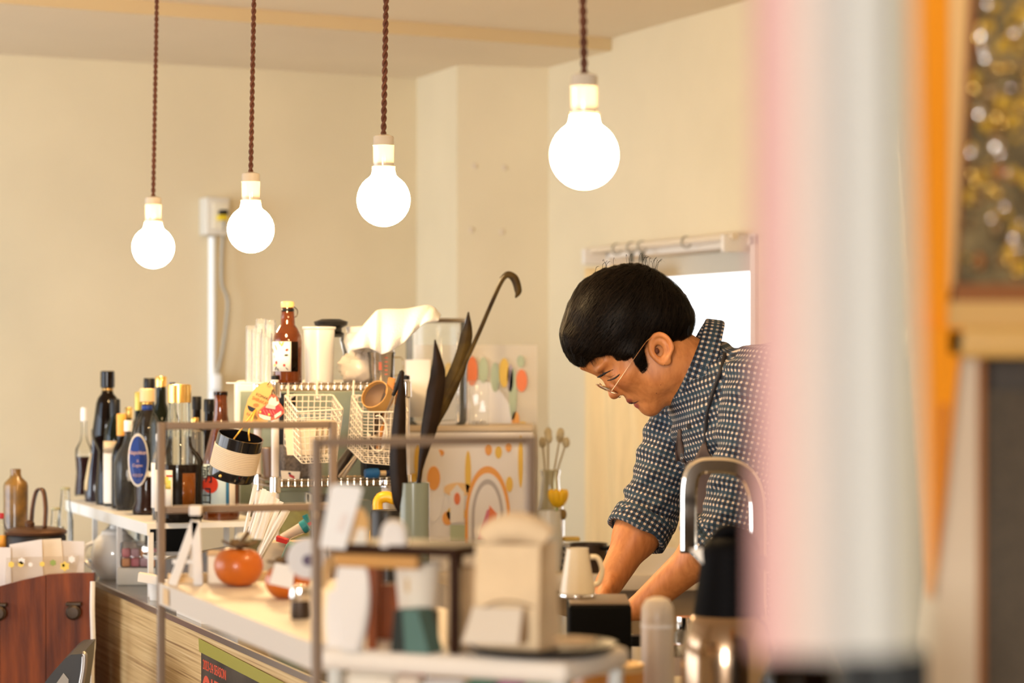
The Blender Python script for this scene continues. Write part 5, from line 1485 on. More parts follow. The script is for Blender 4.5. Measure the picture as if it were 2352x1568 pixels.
# plant vase behind the riser, standing on the counter
g = P(952, 1300, 3.75); g.z = CH
b = thing('plant_vase', 'grey green glass vase holding a dark long leaved stem', 'plant', g)
zv = CAMZ - (1108 - HOR) * 3.75 / F
MB().lathe([(0, 0), (.021, 0), (.0235, .01), (.0230, zv - g.z), (.0205, zv - g.z), (.0195, .012), (0, .008)], g, 26).build('vase', mat('sage_glass', (.30, .33, .25), .2, trans=.35), b)
M_leaf = mat('dark_leaf', (.022, .011, .005), .55, spec=.2, var=.3, vscale=30)
M_leaf2 = mat('olive_brown_leaf', (.10, .062, .014), .55, col2=(.028, .016, .007), vscale=24, spec=.2)
def blade(spine, widths, m, nm='leaf', Z=3.75, bend=0.0):
    gr = []
    sp = spline([P(x, y, Z + dz) for x, y, dz in spine], 24)
    n = len(sp)
    for i, q in enumerate(sp):
        f = i / (n - 1) * (len(widths) - 1)
        j = min(len(widths) - 2, int(f)); u = f - j
        w = (widths[j] * (1 - u) + widths[j + 1] * u) * Z / F
        tdir = (sp[min(i + 1, n - 1)] - sp[max(i - 1, 0)]).normalized()
        s = tdir.cross(Vector((0, 1, 0))).normalized()
        gr.append([q - s * w + Vector((0, w * .5, 0)), q, q + s * w + Vector((0, w * .5, 0))])
    return MB().sheet(gr).build(nm, m, b, thick=.0016)
blade([(950, 1200, .01), (922, 1150, -.01), (914, 1050, -.02), (918, 950, -.02), (922, 900, -.01), (924, 850, 0)], [8, 20, 19, 14, 9, 1], M_leaf)
blade([(952, 1220, 0), (965, 1080, -.01), (985, 985, -.02), (1000, 900, -.02), (1006, 850, -.01), (999, 780, 0)], [4, 5, 18, 20, 16, 1], M_leaf)
blade([(985, 990, -.01), (1012, 930, 0), (1050, 850, .01), (1072, 770, .02), (1076, 716, .02)], [12, 19, 17, 13, 1], M_leaf2)
MB().tube(spline([P(952, 1240, 3.75), P(968, 1060, 3.75), P(1000, 960, 3.75), P(1050, 870, 3.76), P(1095, 775, 3.76), P(1125, 705, 3.76), P(1150, 650, 3.76), P(1165, 633, 3.76), P(1180, 640, 3.76), P(1186, 660, 3.76)], 50), [.0034] * 49, 8).build('stem', M_leaf2, b)
blade([(1150, 640, .01), (1166, 630, 0), (1182, 640, -.005), (1190, 668, -.008), (1184, 684, -.008)], [3, 7, 9, 8, 1], M_leaf2, Z=3.76)
blade([(1176, 632, .012), (1187, 645, .006), (1192, 664, .002)], [2, 6, 1], M_leaf, Z=3.76)

# black round tray with kraft bag and cards on the table
g = Tt(.222, .07, TZt)
b = tag(MB().lathe([(0, 0), (.066, 0), (.074, .006), (.076, .010), (.073, .009), (.064, .004), (0, .004)], g, 40).build('round_tray', mat('black_lacquer', (.014, .011, .010), .3)), 'round black lacquer tray on the white table under the kraft bag', 'tray')
gz = TZt + .0045
Zk = 2.44
kk = Zk / F
kx0, kx1 = (1088 - 1176) * kk, (1236 - 1176) * kk
b = thing('kraft_bag', 'standing kraft paper coffee bag with rolled top on the black tray', 'paper bag', Vector(((kx0 + kx1) / 2, Zk + .03, gz)))
h = CAMZ - (1250 - HOR) * kk - gz
M_kb2 = mat('kraft_bag_paper', (.82, .62, .38), .8, var=.05, vscale=30, bump=.2, bscale=120)
f0, f1 = Vector((kx0, Zk, gz)), Vector((kx1, Zk - .012, gz))
sd = Vector((.022, .048, 0))
gr = []
for i in range(9):
    f = i / 8
    z = Vector((0, 0, h * f))
    pin = .5 * (1 - math.cos(math.pi * f)) * .16
    wv = Vector((0, .0025 * math.sin(f * 9), 0))
    A, B_, C_, D_ = f0, f1, f1 + sd, f0 + sd * .9
    m1, m2 = (A + D_) / 2, (B_ + C_) / 2
    A2, B2_, C2_, D2_ = A.lerp(m1, pin), B_.lerp(m2, pin), C_.lerp(m2, pin), D_.lerp(m1, pin)
    ring = [A2, A2.lerp(B2_, .5) + Vector((0, -.004 * math.sin(math.pi * f), 0)), B2_, m2 - Vector((.006 * f, 0, 0)), C2_, C2_.lerp(D2_, .5), D2_, m1 + Vector((.006 * f, 0, 0)), A2]
    gr.append([q + z + wv for q in ring])
MB().sheet(gr).build('bag_body', M_kb2, b)
tc_ = (f0 + f1 + sd) / 2 + Vector((0, 0, h))
roll = MB()
rollpts = []
for i in range(17):
    u = i / 16
    q = f0.lerp(f1, u) + sd * .45 + Vector((0, 0, h + .004 + .012 * math.sin(math.pi * u) ** .8))
    rollpts.append(q)
roll.tube(rollpts, [.012 + .004 * math.sin(math.pi * i / 16) for i in range(17)], 12).build('rolled_top', M_kb2, b)
MB().tube(spline([Vector((kx0 + .008, Zk - .004, gz + h * .40)), Vector((kx0 + .022, Zk - .009, gz + h * .46)), Vector((kx0 + .040, Zk - .011, gz + h * .47)), Vector((kx0 + .060, Zk - .011, gz + h * .42))], 16), .0014, 6).build('brown_arc', mat('arc_brown', (.30, .18, .08), .7), b)  # thin brown arc across the bag front
o = thing('folded_card', 'small cream folded card leaning at the foot of the kraft bag', 'card', P(1130, 1478, 2.40))
MB().prism([P(1060, 1478, 2.405), P(1190, 1480, 2.385), P(1200, 1398, 2.41), P(1086, 1394, 2.43)], (0, .003, 0)).build('front_leaf', mat('cream_leaf', (.76, .67, .55), .7), o, smooth=False)
MB().prism([P(1190, 1480, 2.386), P(1205, 1476, 2.41), P(1208, 1400, 2.42), P(1200, 1398, 2.411)], (0, .003, 0)).build('side_leaf', M_kraft, o, smooth=False)
for v in o.children:
    pass
o = tag(MB().lathe([(0, 0), (.012, 0), (.020, .003), (.022, .006), (.020, .006), (.010, .002), (0, .002)], P(1318, 1481, 2.36), 24).build('paper_saucer', M_kraft), 'small kraft paper saucer perched on the tray rim', 'saucer')

# ------------------------------------------------------------------ near end of the counter
# black box with white jug
bz = CH
g = P(1378, 1390, 3.5)
bx0, bx1 = P(1306, 0, 3.5).x, P(1451, 0, 3.5).x
zt3 = g.z
b = thing('black_box', 'black cuboid grinder box with grey top on the counter', 'box', ((bx0 + bx1) / 2, 3.62, bz))
MB().box(((bx0 + bx1) / 2, 3.57, (bz + zt3) / 2), (bx1 - bx0, .14, zt3 - bz), None, .005).build('body', mat('matt_black', (.0025, .0025, .003), .6, spec=.10), b)
MB().box(((bx0 + bx1) / 2, 3.57, zt3 + .002), (bx1 - bx0 - .004, .136, .004), None, .001).build('top_plate', mat('taupe_plate', (.22, .17, .13), .4), b)
g = P(1326, 1366, 3.575); g.z = zt3 + .0045
b = thing('white_jug', 'white tapered jug with a loop handle and metal foot on the black box', 'jug', g)
kk = 3.62 / F
MB().lathe([(0, 0), (.027, 0), (.028, .003), (.027, .006)], g, 30).build('metal_foot', M_chrome, b)
MB().lathe([(.026, .006), (.0265, .010), (.0165, .070), (.0170, .073), (.015, .073), (.022, .012), (0, .012)], g, 36).build('body', mat('cream_enamel', (.82, .72, .54), .25, coat=.4), b)
MB().tube(spline([g + Vector((.019, 0, .060)), g + Vector((.030, 0, .058)), g + Vector((.0365, 0, .042)), g + Vector((.033, 0, .024)), g + Vector((.025, 0, .018))], 24), .0042, 10).build('handle', mat('cream_enamel', (.82, .72, .54), .25), b)

# chrome tap
fz = 3.62
b = thing('chrome_tap', 'square section chrome gooseneck tap arching in front of the man', 'tap', P(1735, 1400, fz + .02))
path = [(1582, 1266), (1582, 1180), (1583, 1120), (1590, 1088), (1606, 1072), (1630, 1068), (1675, 1070), (1704, 1082), (1724, 1106), (1736, 1150), (1738, 1230), (1738, 1320), (1738, 1420), (1738, 1540), (1738, 1608)]
sp = spline([P(x, y, fz) for x, y in path], 84)
gr = []
kk = fz / F
for i, q in enumerate(sp):
    tdir = (sp[min(i + 1, len(sp) - 1)] - sp[max(i - 1, 0)]).normalized()
    s = tdir.cross(Vector((0, 1, 0))).normalized()
    w, d, c_ = .0122, .012, .0045
    ring = [(w, -d + c_), (w - c_, -d), (-w + c_, -d), (-w, -d + c_), (-w, d - c_), (-w + c_, d), (w - c_, d), (w, d - c_), (w, -d + c_)]
    gr.append([q + s * x + Vector((0, y, 0)) for x, y in ring])
MB().sheet(gr).build('spout', mat('satin_chrome', (.86, .83, .78), .08, 1.0), b)
MB().box(sp[0] + Vector((0, 0, .0)), (.026, .024, .004), None, .001).build('outlet', M_iron, b)
q = sp[-1]
MB().lathe([(0, 0), (.026, 0), (.026, .006), (.019, .010), (.018, .035), (0, .036)], (q.x, q.y, CH), 24).build('base', M_chrome, b)
MB().tube([(q.x + .015, q.y - .01, CH + .05), (q.x + .07, q.y - .03, CH + .075)], [.006, .005], 10).build('lever', M_chrome, b)

# vacuum jug
vz = 2.9
kk = vz / F
g = P(1672, 1500, vz); g.z = CH
zz = lambda y: CAMZ - (y - HOR) * kk - CH
b = thing('vacuum_jug', 'stainless vacuum jug with black lid and handle on the counter', 'vacuum jug', g)
MB().lathe([(0, 0), (.054, 0), (.056, .006), (.056, zz(1520)), (.055, zz(1480)), (.048, zz(1430)), (.042, zz(1412)), (.040, zz(1408)), (0, zz(1406))], g, 40).build('steel_body', mat('polished_steel', (.42, .30, .20), .16, 1.0), b)
MB().lathe([(.042, zz(1412)), (.041, zz(1395)), (.036, zz(1330)), (.033, zz(1290)), (.033, zz(1262)), (.026, zz(1240)), (.012, zz(1228)), (0, zz(1226))], g, 30).build('neck_lid', mat('black_lid', (.004, .0036, .004), .6, spec=.06), b)
MB().tube(spline([g + Vector((-.022, -.004, zz(1262))), g + Vector((-.006, -.006, zz(1218))), g + Vector((.016, -.004, zz(1222))), g + Vector((.028, 0, zz(1250))), g + Vector((.026, 0, zz(1290)))], 22), .0075, 10).build('lid_lever', mat('black_lid', (.004, .0036, .004), .6, spec=.06), b)
MB().tube(spline([g + Vector((.030, 0, zz(1290))), g + Vector((.075, 0, zz(1310))), g + Vector((.088, 0, zz(1400))), g + Vector((.080, 0, zz(1520))), g + Vector((.055, 0, zz(1560)))], 26), .009, 10).build('handle', mat('black_lid', (.004, .0036, .004), .6, spec=.06), b)
MB().prism([g + Vector((-.028, -.012, zz(1300))), g + Vector((-.046, -.008, zz(1262))), g + Vector((-.030, -.008, zz(1258)))], (0, .02, 0)).build('pour_lip', M_steel, b, smooth=False)

# squeeze bottle, jars, orange wooden pot
g = P(1510, 1500, 3.12); g.z = CH
kk = 3.12 / F
zz = lambda y: CAMZ - (y - HOR) * kk - CH
b = thing('squeeze_bottle', 'milky white squeeze bottle with rounded shoulders before the man', 'bottle', g)
MB().lathe([(0, 0), (.021, 0), (.0225, .004), (.0215, zz(1420)), (.0205, zz(1392)), (.015, zz(1376)), (.006, zz(1370)), (0, zz(1369))], g, 30).build('body', mat('milky_plastic', (.72, .62, .50), .3, trans=.2), b)
MB().lathe([(.0218, zz(1440)), (.0222, zz(1436)), (.0218, zz(1432))], g, 30).build('seam', M_paper, b)
for px, Z, r, h, m1, m2, lab in ((1462, 3.72, .020, .085, M_crl, M_black, 'small labelled jar with black lid behind the squeeze bottle'), (1548, 3.55, .017, .09, mat('lilac_jar', (.42, .36, .38), .4), M_chrome, 'lilac jar with a chrome lid beside the squeeze bottle'),
                                 (1580, 3.75, .022, .11, M_frost, M_chrome, 'smoky jar with a bright lid between squeeze bottle and vacuum jug')):
    g = P(px, 1500, Z); g.z = CH
    b = thing('spice_jar', lab, 'jar', g)
    MB().lathe([(0, 0), (r, 0), (r * 1.03, .004), (r, h * .8), (r * .8, h * .86), (r * .8, h)], g, 24).build('jar', m1, b)
    MB().lathe([(r * .86, h * .86), (r * .88, h * .88), (r * .86, h * 1.04), (0, h * 1.05)], g, 24).build('lid', m2, b)
    MB().lathe([(r * 1.035, h * .25), (r * 1.03, h * .55)], g, 20, a0=math.radians(200), a1=math.radians(340)).build('paper_label', M_crl, b, thick=.0005)
g = P(1395, 1540, 3.05); g.z = CH
kk = 3.05 / F
zz = lambda y: CAMZ - (y - HOR) * kk - CH
b = thing('wooden_pot', 'round orange wooden pot with pale rim on the near counter end', 'pot', g)
MB().lathe([(0, 0), (.038, 0), (.046, .02), (.0465, zz(1548)), (.046, zz(1540))], g, 36).build('pot_wall', mat('orange_lacquer', (.62, .26, .03), .35, coat=.3), b)
MB().lathe([(.046, zz(1540)), (.0465, zz(1536)), (.0465, zz(1524)), (.044, zz(1522)), (.042, zz(1526)), (0, zz(1530))], g, 36).build('pale_rim', mat('pale_rim', (.78, .54, .26), .4), b)

# ------------------------------------------------------------------ very near: hanging pastel cloth
hz = 1.03
kk = hz / F
b = thing('hanging_towel', 'rolled pastel cloth hanging very near, pink along one edge and cream along the other', 'cloth', P(1935, 1470, hz))
M_tow = bpy.data.materials.new('pastel_cloth')
M_tow.use_nodes = True
nt = M_tow.node_tree
at = nt.nodes.new('ShaderNodeAttribute'); at.attribute_name = 'dye'
nt.links.new(at.outputs['Color'], nt.nodes['Principled BSDF'].inputs['Base Color'])
nt.nodes['Principled BSDF'].inputs['Roughness'].default_value = .85
gr, cols = [], []
stops = [(0, (0.566, 0.310, 0.301)), (.20, (0.602, 0.346, 0.328)), (.34, (0.547, 0.438, 0.383)), (.5, (0.474, 0.465, 0.438)), (.68, (0.474, 0.474, 0.438)), (.82, (0.529, 0.493, 0.383)), (.94, (0.474, 0.456, 0.292)), (1, (0.474, 0.402, 0.182))]
def ramp(u):
    for (a, ca), (c2, cb_) in zip(stops, stops[1:]):
        if u <= c2:
            f = (u - a) / (c2 - a)
            return tuple(x * (1 - f) + y * f for x, y in zip(ca, cb_))
    return stops[-1][1]
nu, nv = 36, 20
for i in range(nv + 1):
    f = i / nv
    row = []
    for j in range(nu + 1):
        u = j / nu
        a = math.pi * (1 - u)
        bx_ = 1915 + 18 * max(0, f - .35) + math.cos(a) * (172 + 26 * f)
        by = -700 + (1502 - 16 * u + 700) * f
        row.append(P(bx_, by, hz) + Vector((0, -.020 * math.sin(a) + .0022 * math.sin(u * 26), 0)))
        cols.append(ramp(u))
    row2 = []
    for j in range(1, nu):
        u = 1 - j / nu
        a = math.pi * (1 - u)
        bx_ = 1915 + 18 * max(0, f - .35) + math.cos(a) * (172 + 26 * f)
        by = -700 + (1502 - 16 * u + 700) * f
        row2.append(P(bx_, by, hz) + Vector((0, .014 * math.sin(a) + .0015 * math.sin(u * 21), 0)))
        cols.append(ramp(u))
    row2.append(row[0])
    cols.append(ramp(0))
    gr.append(row + row2)
o = MB().sheet(gr)
nc = len(gr[0])
o.f.append(tuple(range((len(gr) - 1) * nc, len(gr) * nc - 1)))
o = o.build('cloth', M_tow, b)
ca = o.data.color_attributes.new('dye', 'FLOAT_COLOR', 'POINT')
for i, c in enumerate(cols):
    ca.data[i].color = c + (1,)
hk = P(1938, -700, hz)
MB().tube([hk, Vector((hk.x, hk.y, H2))], .002, 6).build('hanging_cord', M_kraft, b)

# ------------------------------------------------------------------ tall cabinet with a framed glitter picture, right edge
fz = 1.9
kk = fz / F
M_fo = mat('orange_frame_wood', (.86, .30, .004), .45, spec=.2)
M_fo2 = mat('pale_frame_bevel', (.80, .50, .20), .5, spec=.2)
M_fo3 = mat('dark_frame_lip', (.26, .085, .012), .4)
def Fp(x, y, dz=0):
    return P(x, y, fz + dz)
cz = CAMZ - (752 - HOR) * kk
b = thing('tall_cabinet', 'tall dark mesh panelled cabinet with cream stile and orange edge', 'cabinet', (.52, 2.08, 0))
cx0 = (2190 - 1176) * kk
MB().box((cx0 + .28, 2.10, cz / 2), (.54, .34, cz - .01), None, .003).build('carcass', mat('dark_cabinet', (.055, .038, .024), .6), b)
xs = lambda px: (px - 1176) * kk
MB().prism([(xs(2122), fz, 0), (xs(2246), fz, 0), (xs(2252), fz, cz - .02), (xs(2196), fz, cz - .02), (xs(2160), fz, 1.34), (xs(2122), fz, 1.20)], (0, .03, 0)).build('cream_stile', mat('cream_stile', (.68, .56, .40), .5), b, smooth=False)
MB().box((xs(2252), fz + .010, cz / 2 - .01), (.005, .03, cz - .03), None).build('orange_edge', mat('burnt_orange', (.30, .10, .008), .5), b, smooth=False)
MB().box((xs(2256) + .26, fz + .018, cz / 2 - .02), (.52, .02, cz - .06), None).build('mesh_panel', mat('brown_mesh_panel', (.085, .062, .038), .7, var=.35, vscale=300), b, smooth=False)
MB().box((xs(2176) + .28, fz + .10, cz - .012), (.57, .24, .024), None, .003).build('top_board', mat('ochre_board', (.62, .36, .08), .45), b)
MB().prism([(xs(2096), fz - .02, cz), (xs(2200), fz - .02, cz), (xs(2158), fz - .02, 1.34), (xs(2132), fz - .02, 1.27)], (0, .02, 0)).build('orange_brace', M_fo, b, smooth=False, label='orange wooden brace at the cabinet side')
MB().prism([(xs(2148), fz - .022, cz - .06), (xs(2166), fz - .022, cz - .06), (xs(2152), fz - .022, 1.33), (xs(2140), fz - .022, 1.30)], (0, .002, 0)).build('brace_edge', mat('burnt_orange2', (.55, .17, .01), .5), b, smooth=False)

b = thing('glitter_picture', 'orange framed picture of glittering gold and silver beads on the tall cabinet', 'picture', (.45, fz, cz))
zb_ = cz
def quad3(nm, pts, m, dy=0.0, th=.02):
    MB().prism([Fp(x, y, dy) for x, y in pts], (0, th, 0)).build(nm, m, b, smooth=False)
quad3('stile', [(2050, -260), (2178, -260), (2178, 752), (2104, 752)], M_fo, .0, .03)
quad3('bevel', [(2178, -260), (2236, -260), (2188, 690), (2178, 700)], M_fo2, .004, .02)
quad3('lip', [(2234, -260), (2262, -260), (2196, 660), (2184, 672)], M_fo3, .008, .02)
quad3('bottom_rail', [(2176, 692), (2490, 692), (2490, 752), (2178, 752)], mat('ochre_rail', (.62, .38, .12), .45), .0, .03)
quad3('bottom_lip', [(2186, 652), (2490, 652), (2490, 694), (2178, 694)], M_fo3, .004, .02)
quad3('backing', [(2190, 660), (2490, 660), (2490, -260), (2250, -260)], mat('bronze_backing', (.20, .145, .06), .45, .4, var=.6, vscale=40), .020, .01)
quad3('stile', [(2490, -330), (2586, -330), (2586, 752), (2490, 752)], M_fo, .0, .03)
quad3('top_rail', [(2050, -330), (2490, -330), (2490, -258), (2050, -258)], M_fo, .0, .03)
rr = random.Random(5)
beads = [mat('gold_bead', (.78, .55, .16), .12, 1.0), mat('silver_bead', (.85, .83, .80), .08, 1.0), mat('ochre_bead', (.66, .42, .05), .3, .3), mat('bronze_bead', (.30, .20, .09), .3, .6), mat('rust_bead', (.50, .16, .03), .35, .2)]
proto = {}
n = 0
while n < 295:
    x, y = rr.uniform(2190, 2470), rr.uniform(-150, 648)
    if x < 2262 - 72 * (y + 260) / 920 + 8:
        continue
    s = rr.uniform(.0022, .0060)
    m = rr.choices(beads, (4, 3, 4, 6, 1))[0]
    key = m.name
    q = Fp(x, y, .016)
    if key not in proto:
        o = MB().ball(q, .004, None, 10, 6).build('bead', m, b)
        bpy.context.view_layer.update()
        proto[key] = (o.data, q.copy())
    else:
        me, q0 = proto[key]
        o = bpy.data.objects.new('bead', me)
        COL.objects.link(o)
        o.parent = b
        o.location = q - q0 * 1.0
        f = s / .004
        loc = q0 - b.location
        o.scale = (f, f, f * rr.uniform(.8, 1.5))
        o.location = (q - b.location) - Vector((loc.x * o.scale.x, loc.y * o.scale.y, loc.z * o.scale.z))
    n += 1

# dark bag and stool at the lower right
g = P(2040, 1520, 1.55)
b = thing('dark_bag', 'slate black shopping bag standing below the hanging cloth', 'bag', (g.x, g.y, .9))
MB().box((g.x, g.y + .03, g.z - .20), (.055, .05, .42), None, .006).build('bag_body', mat('slate_cloth', (.020, .024, .025), .7), b)
for dx in (-.016, .016):
    MB().tube([(g.x + dx, g.y + .005, g.z + .004), (g.x + dx * .8, g.y + .004, g.z - .10)], .003, 6).build('strap', M_black, b)
zt4 = g.z - .41
b2_ = thing('stool', 'dark stool under the slate bag', 'stool', (g.x, g.y + .03, 0))
MB().lathe([(0, zt4 - .03), (.13, zt4 - .03), (.14, zt4 - .015), (.135, zt4), (0, zt4)], (g.x + .02, g.y + .05, 0), 32).build('seat', M_dw, b2_)
for a in (.8, 2.4, 3.9, 5.5):
    MB().tube([(g.x + .02 + .09 * math.cos(a), g.y + .05 + .09 * math.sin(a), zt4 - .03), (g.x + .02 + .13 * math.cos(a), g.y + .05 + .13 * math.sin(a), 0)], .012, 10).build('leg', M_dw, b2_)
g = P(1850, 1540, 1.75)
b = thing('dark_bottle', 'black brown bottle standing beside the slate bag on the counter end', 'bottle', (g.x, 2.62, CH))
gg = P(1842, 1540, 2.62); gg.z = CH
MB().lathe([(0, 0), (.044, 0), (.046, .006), (.046, .16), (.034, .185), (.030, .198)], gg, 28).build('glass', M_dkg, b)
MB().lathe([(.030, .196), (.0305, .216), (0, .217)], gg, 28).build('cap', M_dw, b)
# ------------------------------------------------------------------ the man, shaped as a smooth distance field and meshed
MK = 4.27 / F          # metres per photo pixel at his distance
def mw(u, v, w):
    """u right, v down, w towards the camera, all in photo pixels at his distance"""
    return Vector(((u - 1176) * MK, 4.27 - w * MK, CAMZ - (v - HOR) * MK))

def surface_nets(fn, lo, hi, h):
    xs = [np.arange(lo[i], hi[i] + h, h, dtype=np.float32) for i in range(3)]
    G = np.meshgrid(*xs, indexing='ij')
    V = fn(*G).astype(np.float32)
    S = V < 0
    n = V.shape
    c = [(0, 0, 0), (1, 0, 0), (0, 1, 0), (1, 1, 0), (0, 0, 1), (1, 0, 1), (0, 1, 1), (1, 1, 1)]
    sl = lambda a, o: a[o[0]:n[0] - 1 + o[0], o[1]:n[1] - 1 + o[1], o[2]:n[2] - 1 + o[2]]
    cnt = sum(sl(S, o).astype(np.int8) for o in c)
    act = (cnt > 0) & (cnt < 8)
    idx = -np.ones(act.shape, dtype=np.int64)
    I = np.argwhere(act)
    idx[act] = np.arange(len(I))
    cv = np.stack([sl(V, o)[act] for o in c], 1)
    acc = np.zeros((len(I), 3)); num = np.zeros(len(I))
    for a in range(8):
        for b_ in range(a + 1, 8):
            d = [c[b_][k] - c[a][k] for k in range(3)]
            if sum(abs(q) for q in d) != 1:
                continue
            va, vb = cv[:, a], cv[:, b_]
            cr = (va < 0) != (vb < 0)
            t = np.where(cr, va / np.where(cr, va - vb, 1), 0)
            pt = np.array(c[a]) + t[:, None] * np.array(d)
            acc += pt * cr[:, None]; num += cr
    verts = (I + acc / num[:, None]) * h + np.array(lo)
    faces = []
    for ax in range(3):
        o1 = [0, 0, 0]; o1[ax] = 1
        A = S[:n[0] - o1[0], :n[1] - o1[1], :n[2] - o1[2]]
        B = S[o1[0]:, o1[1]:, o1[2]:]
        E = np.argwhere(A != B)
        b1, b2 = [k for k in range(3) if k != ax]
        ok = (E[:, b1] > 0) & (E[:, b2] > 0) & (E[:, b1] < n[b1] - 1) & (E[:, b2] < n[b2] - 1)
        E = E[ok]
        q = []
        for d1, d2 in ((1, 1), (0, 1), (0, 0), (1, 0)):
            e = E.copy(); e[:, b1] -= d1; e[:, b2] -= d2
            q.append(idx[e[:, 0], e[:, 1], e[:, 2]])
        q = np.stack(q, 1)
        faces.append(q[(q >= 0).all(1)])
    return verts, np.concatenate(faces)

def smin(a, b_, k):
    h = np.clip(.5 + .5 * (b_ - a) / k, 0, 1)
    return b_ * (1 - h) + a * h - k * h * (1 - h)
def smax(a, b_, k):
    return -smin(-a, -b_, k)
def sph(U, V, Wd, c, r):
    return np.sqrt((U - c[0]) ** 2 + (V - c[1]) ** 2 + (Wd - c[2]) ** 2) - r
def cone(U, V, Wd, a, b_, r0, r1):
    a, b_ = np.array(a, float), np.array(b_, float)
    d = b_ - a
    L2 = (d ** 2).sum()
    t = np.clip(((U - a[0]) * d[0] + (V - a[1]) * d[1] + (Wd - a[2]) * d[2]) / L2, 0, 1)
    return np.sqrt((U - a[0] - t * d[0]) ** 2 + (V - a[1] - t * d[1]) ** 2 + (Wd - a[2] - t * d[2]) ** 2) - (r0 + (r1 - r0) * t)
def elli(U, V, Wd, c, axes, rad):
    q = []
    for ax, r in zip(axes, rad):
        q.append(((U - c[0]) * ax[0] + (V - c[1]) * ax[1] + (Wd - c[2]) * ax[2]) / r)
    k0 = np.sqrt(q[0] ** 2 + q[1] ** 2 + q[2] ** 2)
    k1 = np.sqrt((q[0] / rad[0]) ** 2 + (q[1] / rad[1]) ** 2 + (q[2] / rad[2]) ** 2)
    return k0 * (k0 - 1) / np.maximum(k1, 1e-6)

# head frame: a = up through the crown, b = forward out of the face
hA = np.array((-.783, -.622, 0)); hB = np.array((-.622, .783, 0)); hW = np.array((0, 0, 1.0))
HC = np.array((1450., 760., 0.))
def hp(f, u, l=0.0):
    return tuple(HC + hB * f + hA * u + hW * l)
HAX = (hB, hA, hW)
def he(U, V, Wd, f, u, l, rad):
    return elli(U, V, Wd, hp(f, u, l), HAX, rad)
EARC = (1512, 801)
def ear(U, V, Wd, side):
    ax = np.array((20., 71.)); ax /= np.linalg.norm(ax)
    p = (U - EARC[0]) * ax[0] + (V - EARC[1]) * ax[1]
    q = (U - EARC[0]) * ax[1] - (V - EARC[1]) * ax[0]
    qq = np.where(p > 8, q * (1 + (p - 8) * .016) + (p - 8) * .18, q)
    rho = np.sqrt((p / 37) ** 2 + (qq / 28) ** 2)
    w0 = side * (97 + q * .42)
    z = (Wd - w0) * side
    helix = np.sqrt(((rho - .86) * 29) ** 2 + (z - 4) ** 2) - 5.2
    disc = smax((rho - .9) * 29, np.abs(z + 2) - 3.5, 4)
    anti = np.sqrt(((np.sqrt(((p - 2) / 22) ** 2 + ((qq + 3) / 15) ** 2) - .95) * 17) ** 2 + (z - 1.5) ** 2) - 3.6
    lobe = elli(U, V, Wd, (EARC[0] + 12, EARC[1] + 27, 0), ((1, 0, 0), (0, 1, 0), (0, 0, 1)), (11, 11, 1e3))
    lobe = smax(lobe, np.abs(z) - 6, 4)
    e = smin(smin(helix, disc, 4), smin(anti, lobe, 4), 4)
    bowl = np.sqrt(((p - 3) / 13) ** 2 + ((qq + 5) / 9) ** 2 + ((z + 2) / 16) ** 2)
    return smax(e, -(bowl - 1) * 9, 3)

def head_sdf(U, V, Wd):
    d = he(U, V, Wd, -4, 26, 0, (121, 116, 96))
    d = smin(d, he(U, V, Wd, 48, -58, 0, (72, 92, 76)), 34)
    d = smin(d, he(U, V, Wd, 64, -110, 0, (60, 60, 58)), 26)
    d = smin(d, he(U, V, Wd, 107, -140, 0, (25, 26, 32)), 18)
    for s in (-1, 1):
        d = smin(d, he(U, V, Wd, 84, -50, s * 47, (30, 26, 28)), 26)
        d = smin(d, he(U, V, Wd, 30, -112, s * 58, (40, 34, 20)), 30)       # jaw angle
        d = smin(d, he(U, V, Wd, 104, 6, s * 34, (22, 12, 34)), 14)         # brow
    d = smin(d, cone(U, V, Wd, hp(118, -2), hp(112, 30), 12, 30), 16)
    for s in (-1, 1):
        d = smax(d, -he(U, V, Wd, 130, -18, s * 33, (20, 12, 20)), 14)
        d = smin(d, he(U, V, Wd, 101, -18, s * 35, (17, 13, 19)), 6)        # eyelid over the eye
    d = smin(d, cone(U, V, Wd, hp(116, -8), hp(133, -54), 8, 11), 9)        # nose
    d = smin(d, he(U, V, Wd, 135, -59, 0, (15, 13, 15)), 8)
    for s in (-1, 1):
        d = smin(d, he(U, V, Wd, 122, -66, s * 15, (12, 10, 9)), 7)
    d = smin(d, he(U, V, Wd, 112, -92, 0, (16, 20, 30)), 12)                # muzzle
    d = smin(d, he(U, V, Wd, 122, -95, 0, (12, 8, 22)), 5)                  # upper lip
    d = smin(d, he(U, V, Wd, 118, -116, 0, (13, 9, 20)), 5)                 # lower lip
    d = smax(d, -he(U, V, Wd, 139, -105, 0, (14, 3.0, 24)), 3)              # mouth line
    d = smin(d, cone(U, V, Wd, (1528, 812, 0), (1640, 885, 0), 70, 74), 30) # neck
    d = smin(d, cone(U, V, Wd, (1535, 886, 0), (1600, 900, 0), 34, 46), 24)
    d = smin(d, smin(ear(U, V, Wd, 1), ear(U, V, Wd, -1), 2), 5)
    return d

b_man = thing('person', 'man in blue checked shirt and glasses bending over the counter', 'person', Vector((mw(1900, 0, 0).x, 4.27, 0)))
SH_N, SH_F = (1738, 872, 178), (1596, 905, -168)
EL_N, EL_F = (1664, 1196, 205), (1500, 1184, -158)
WR_N, WR_F = (1466, 1380, 130), (1403, 1348, -92)

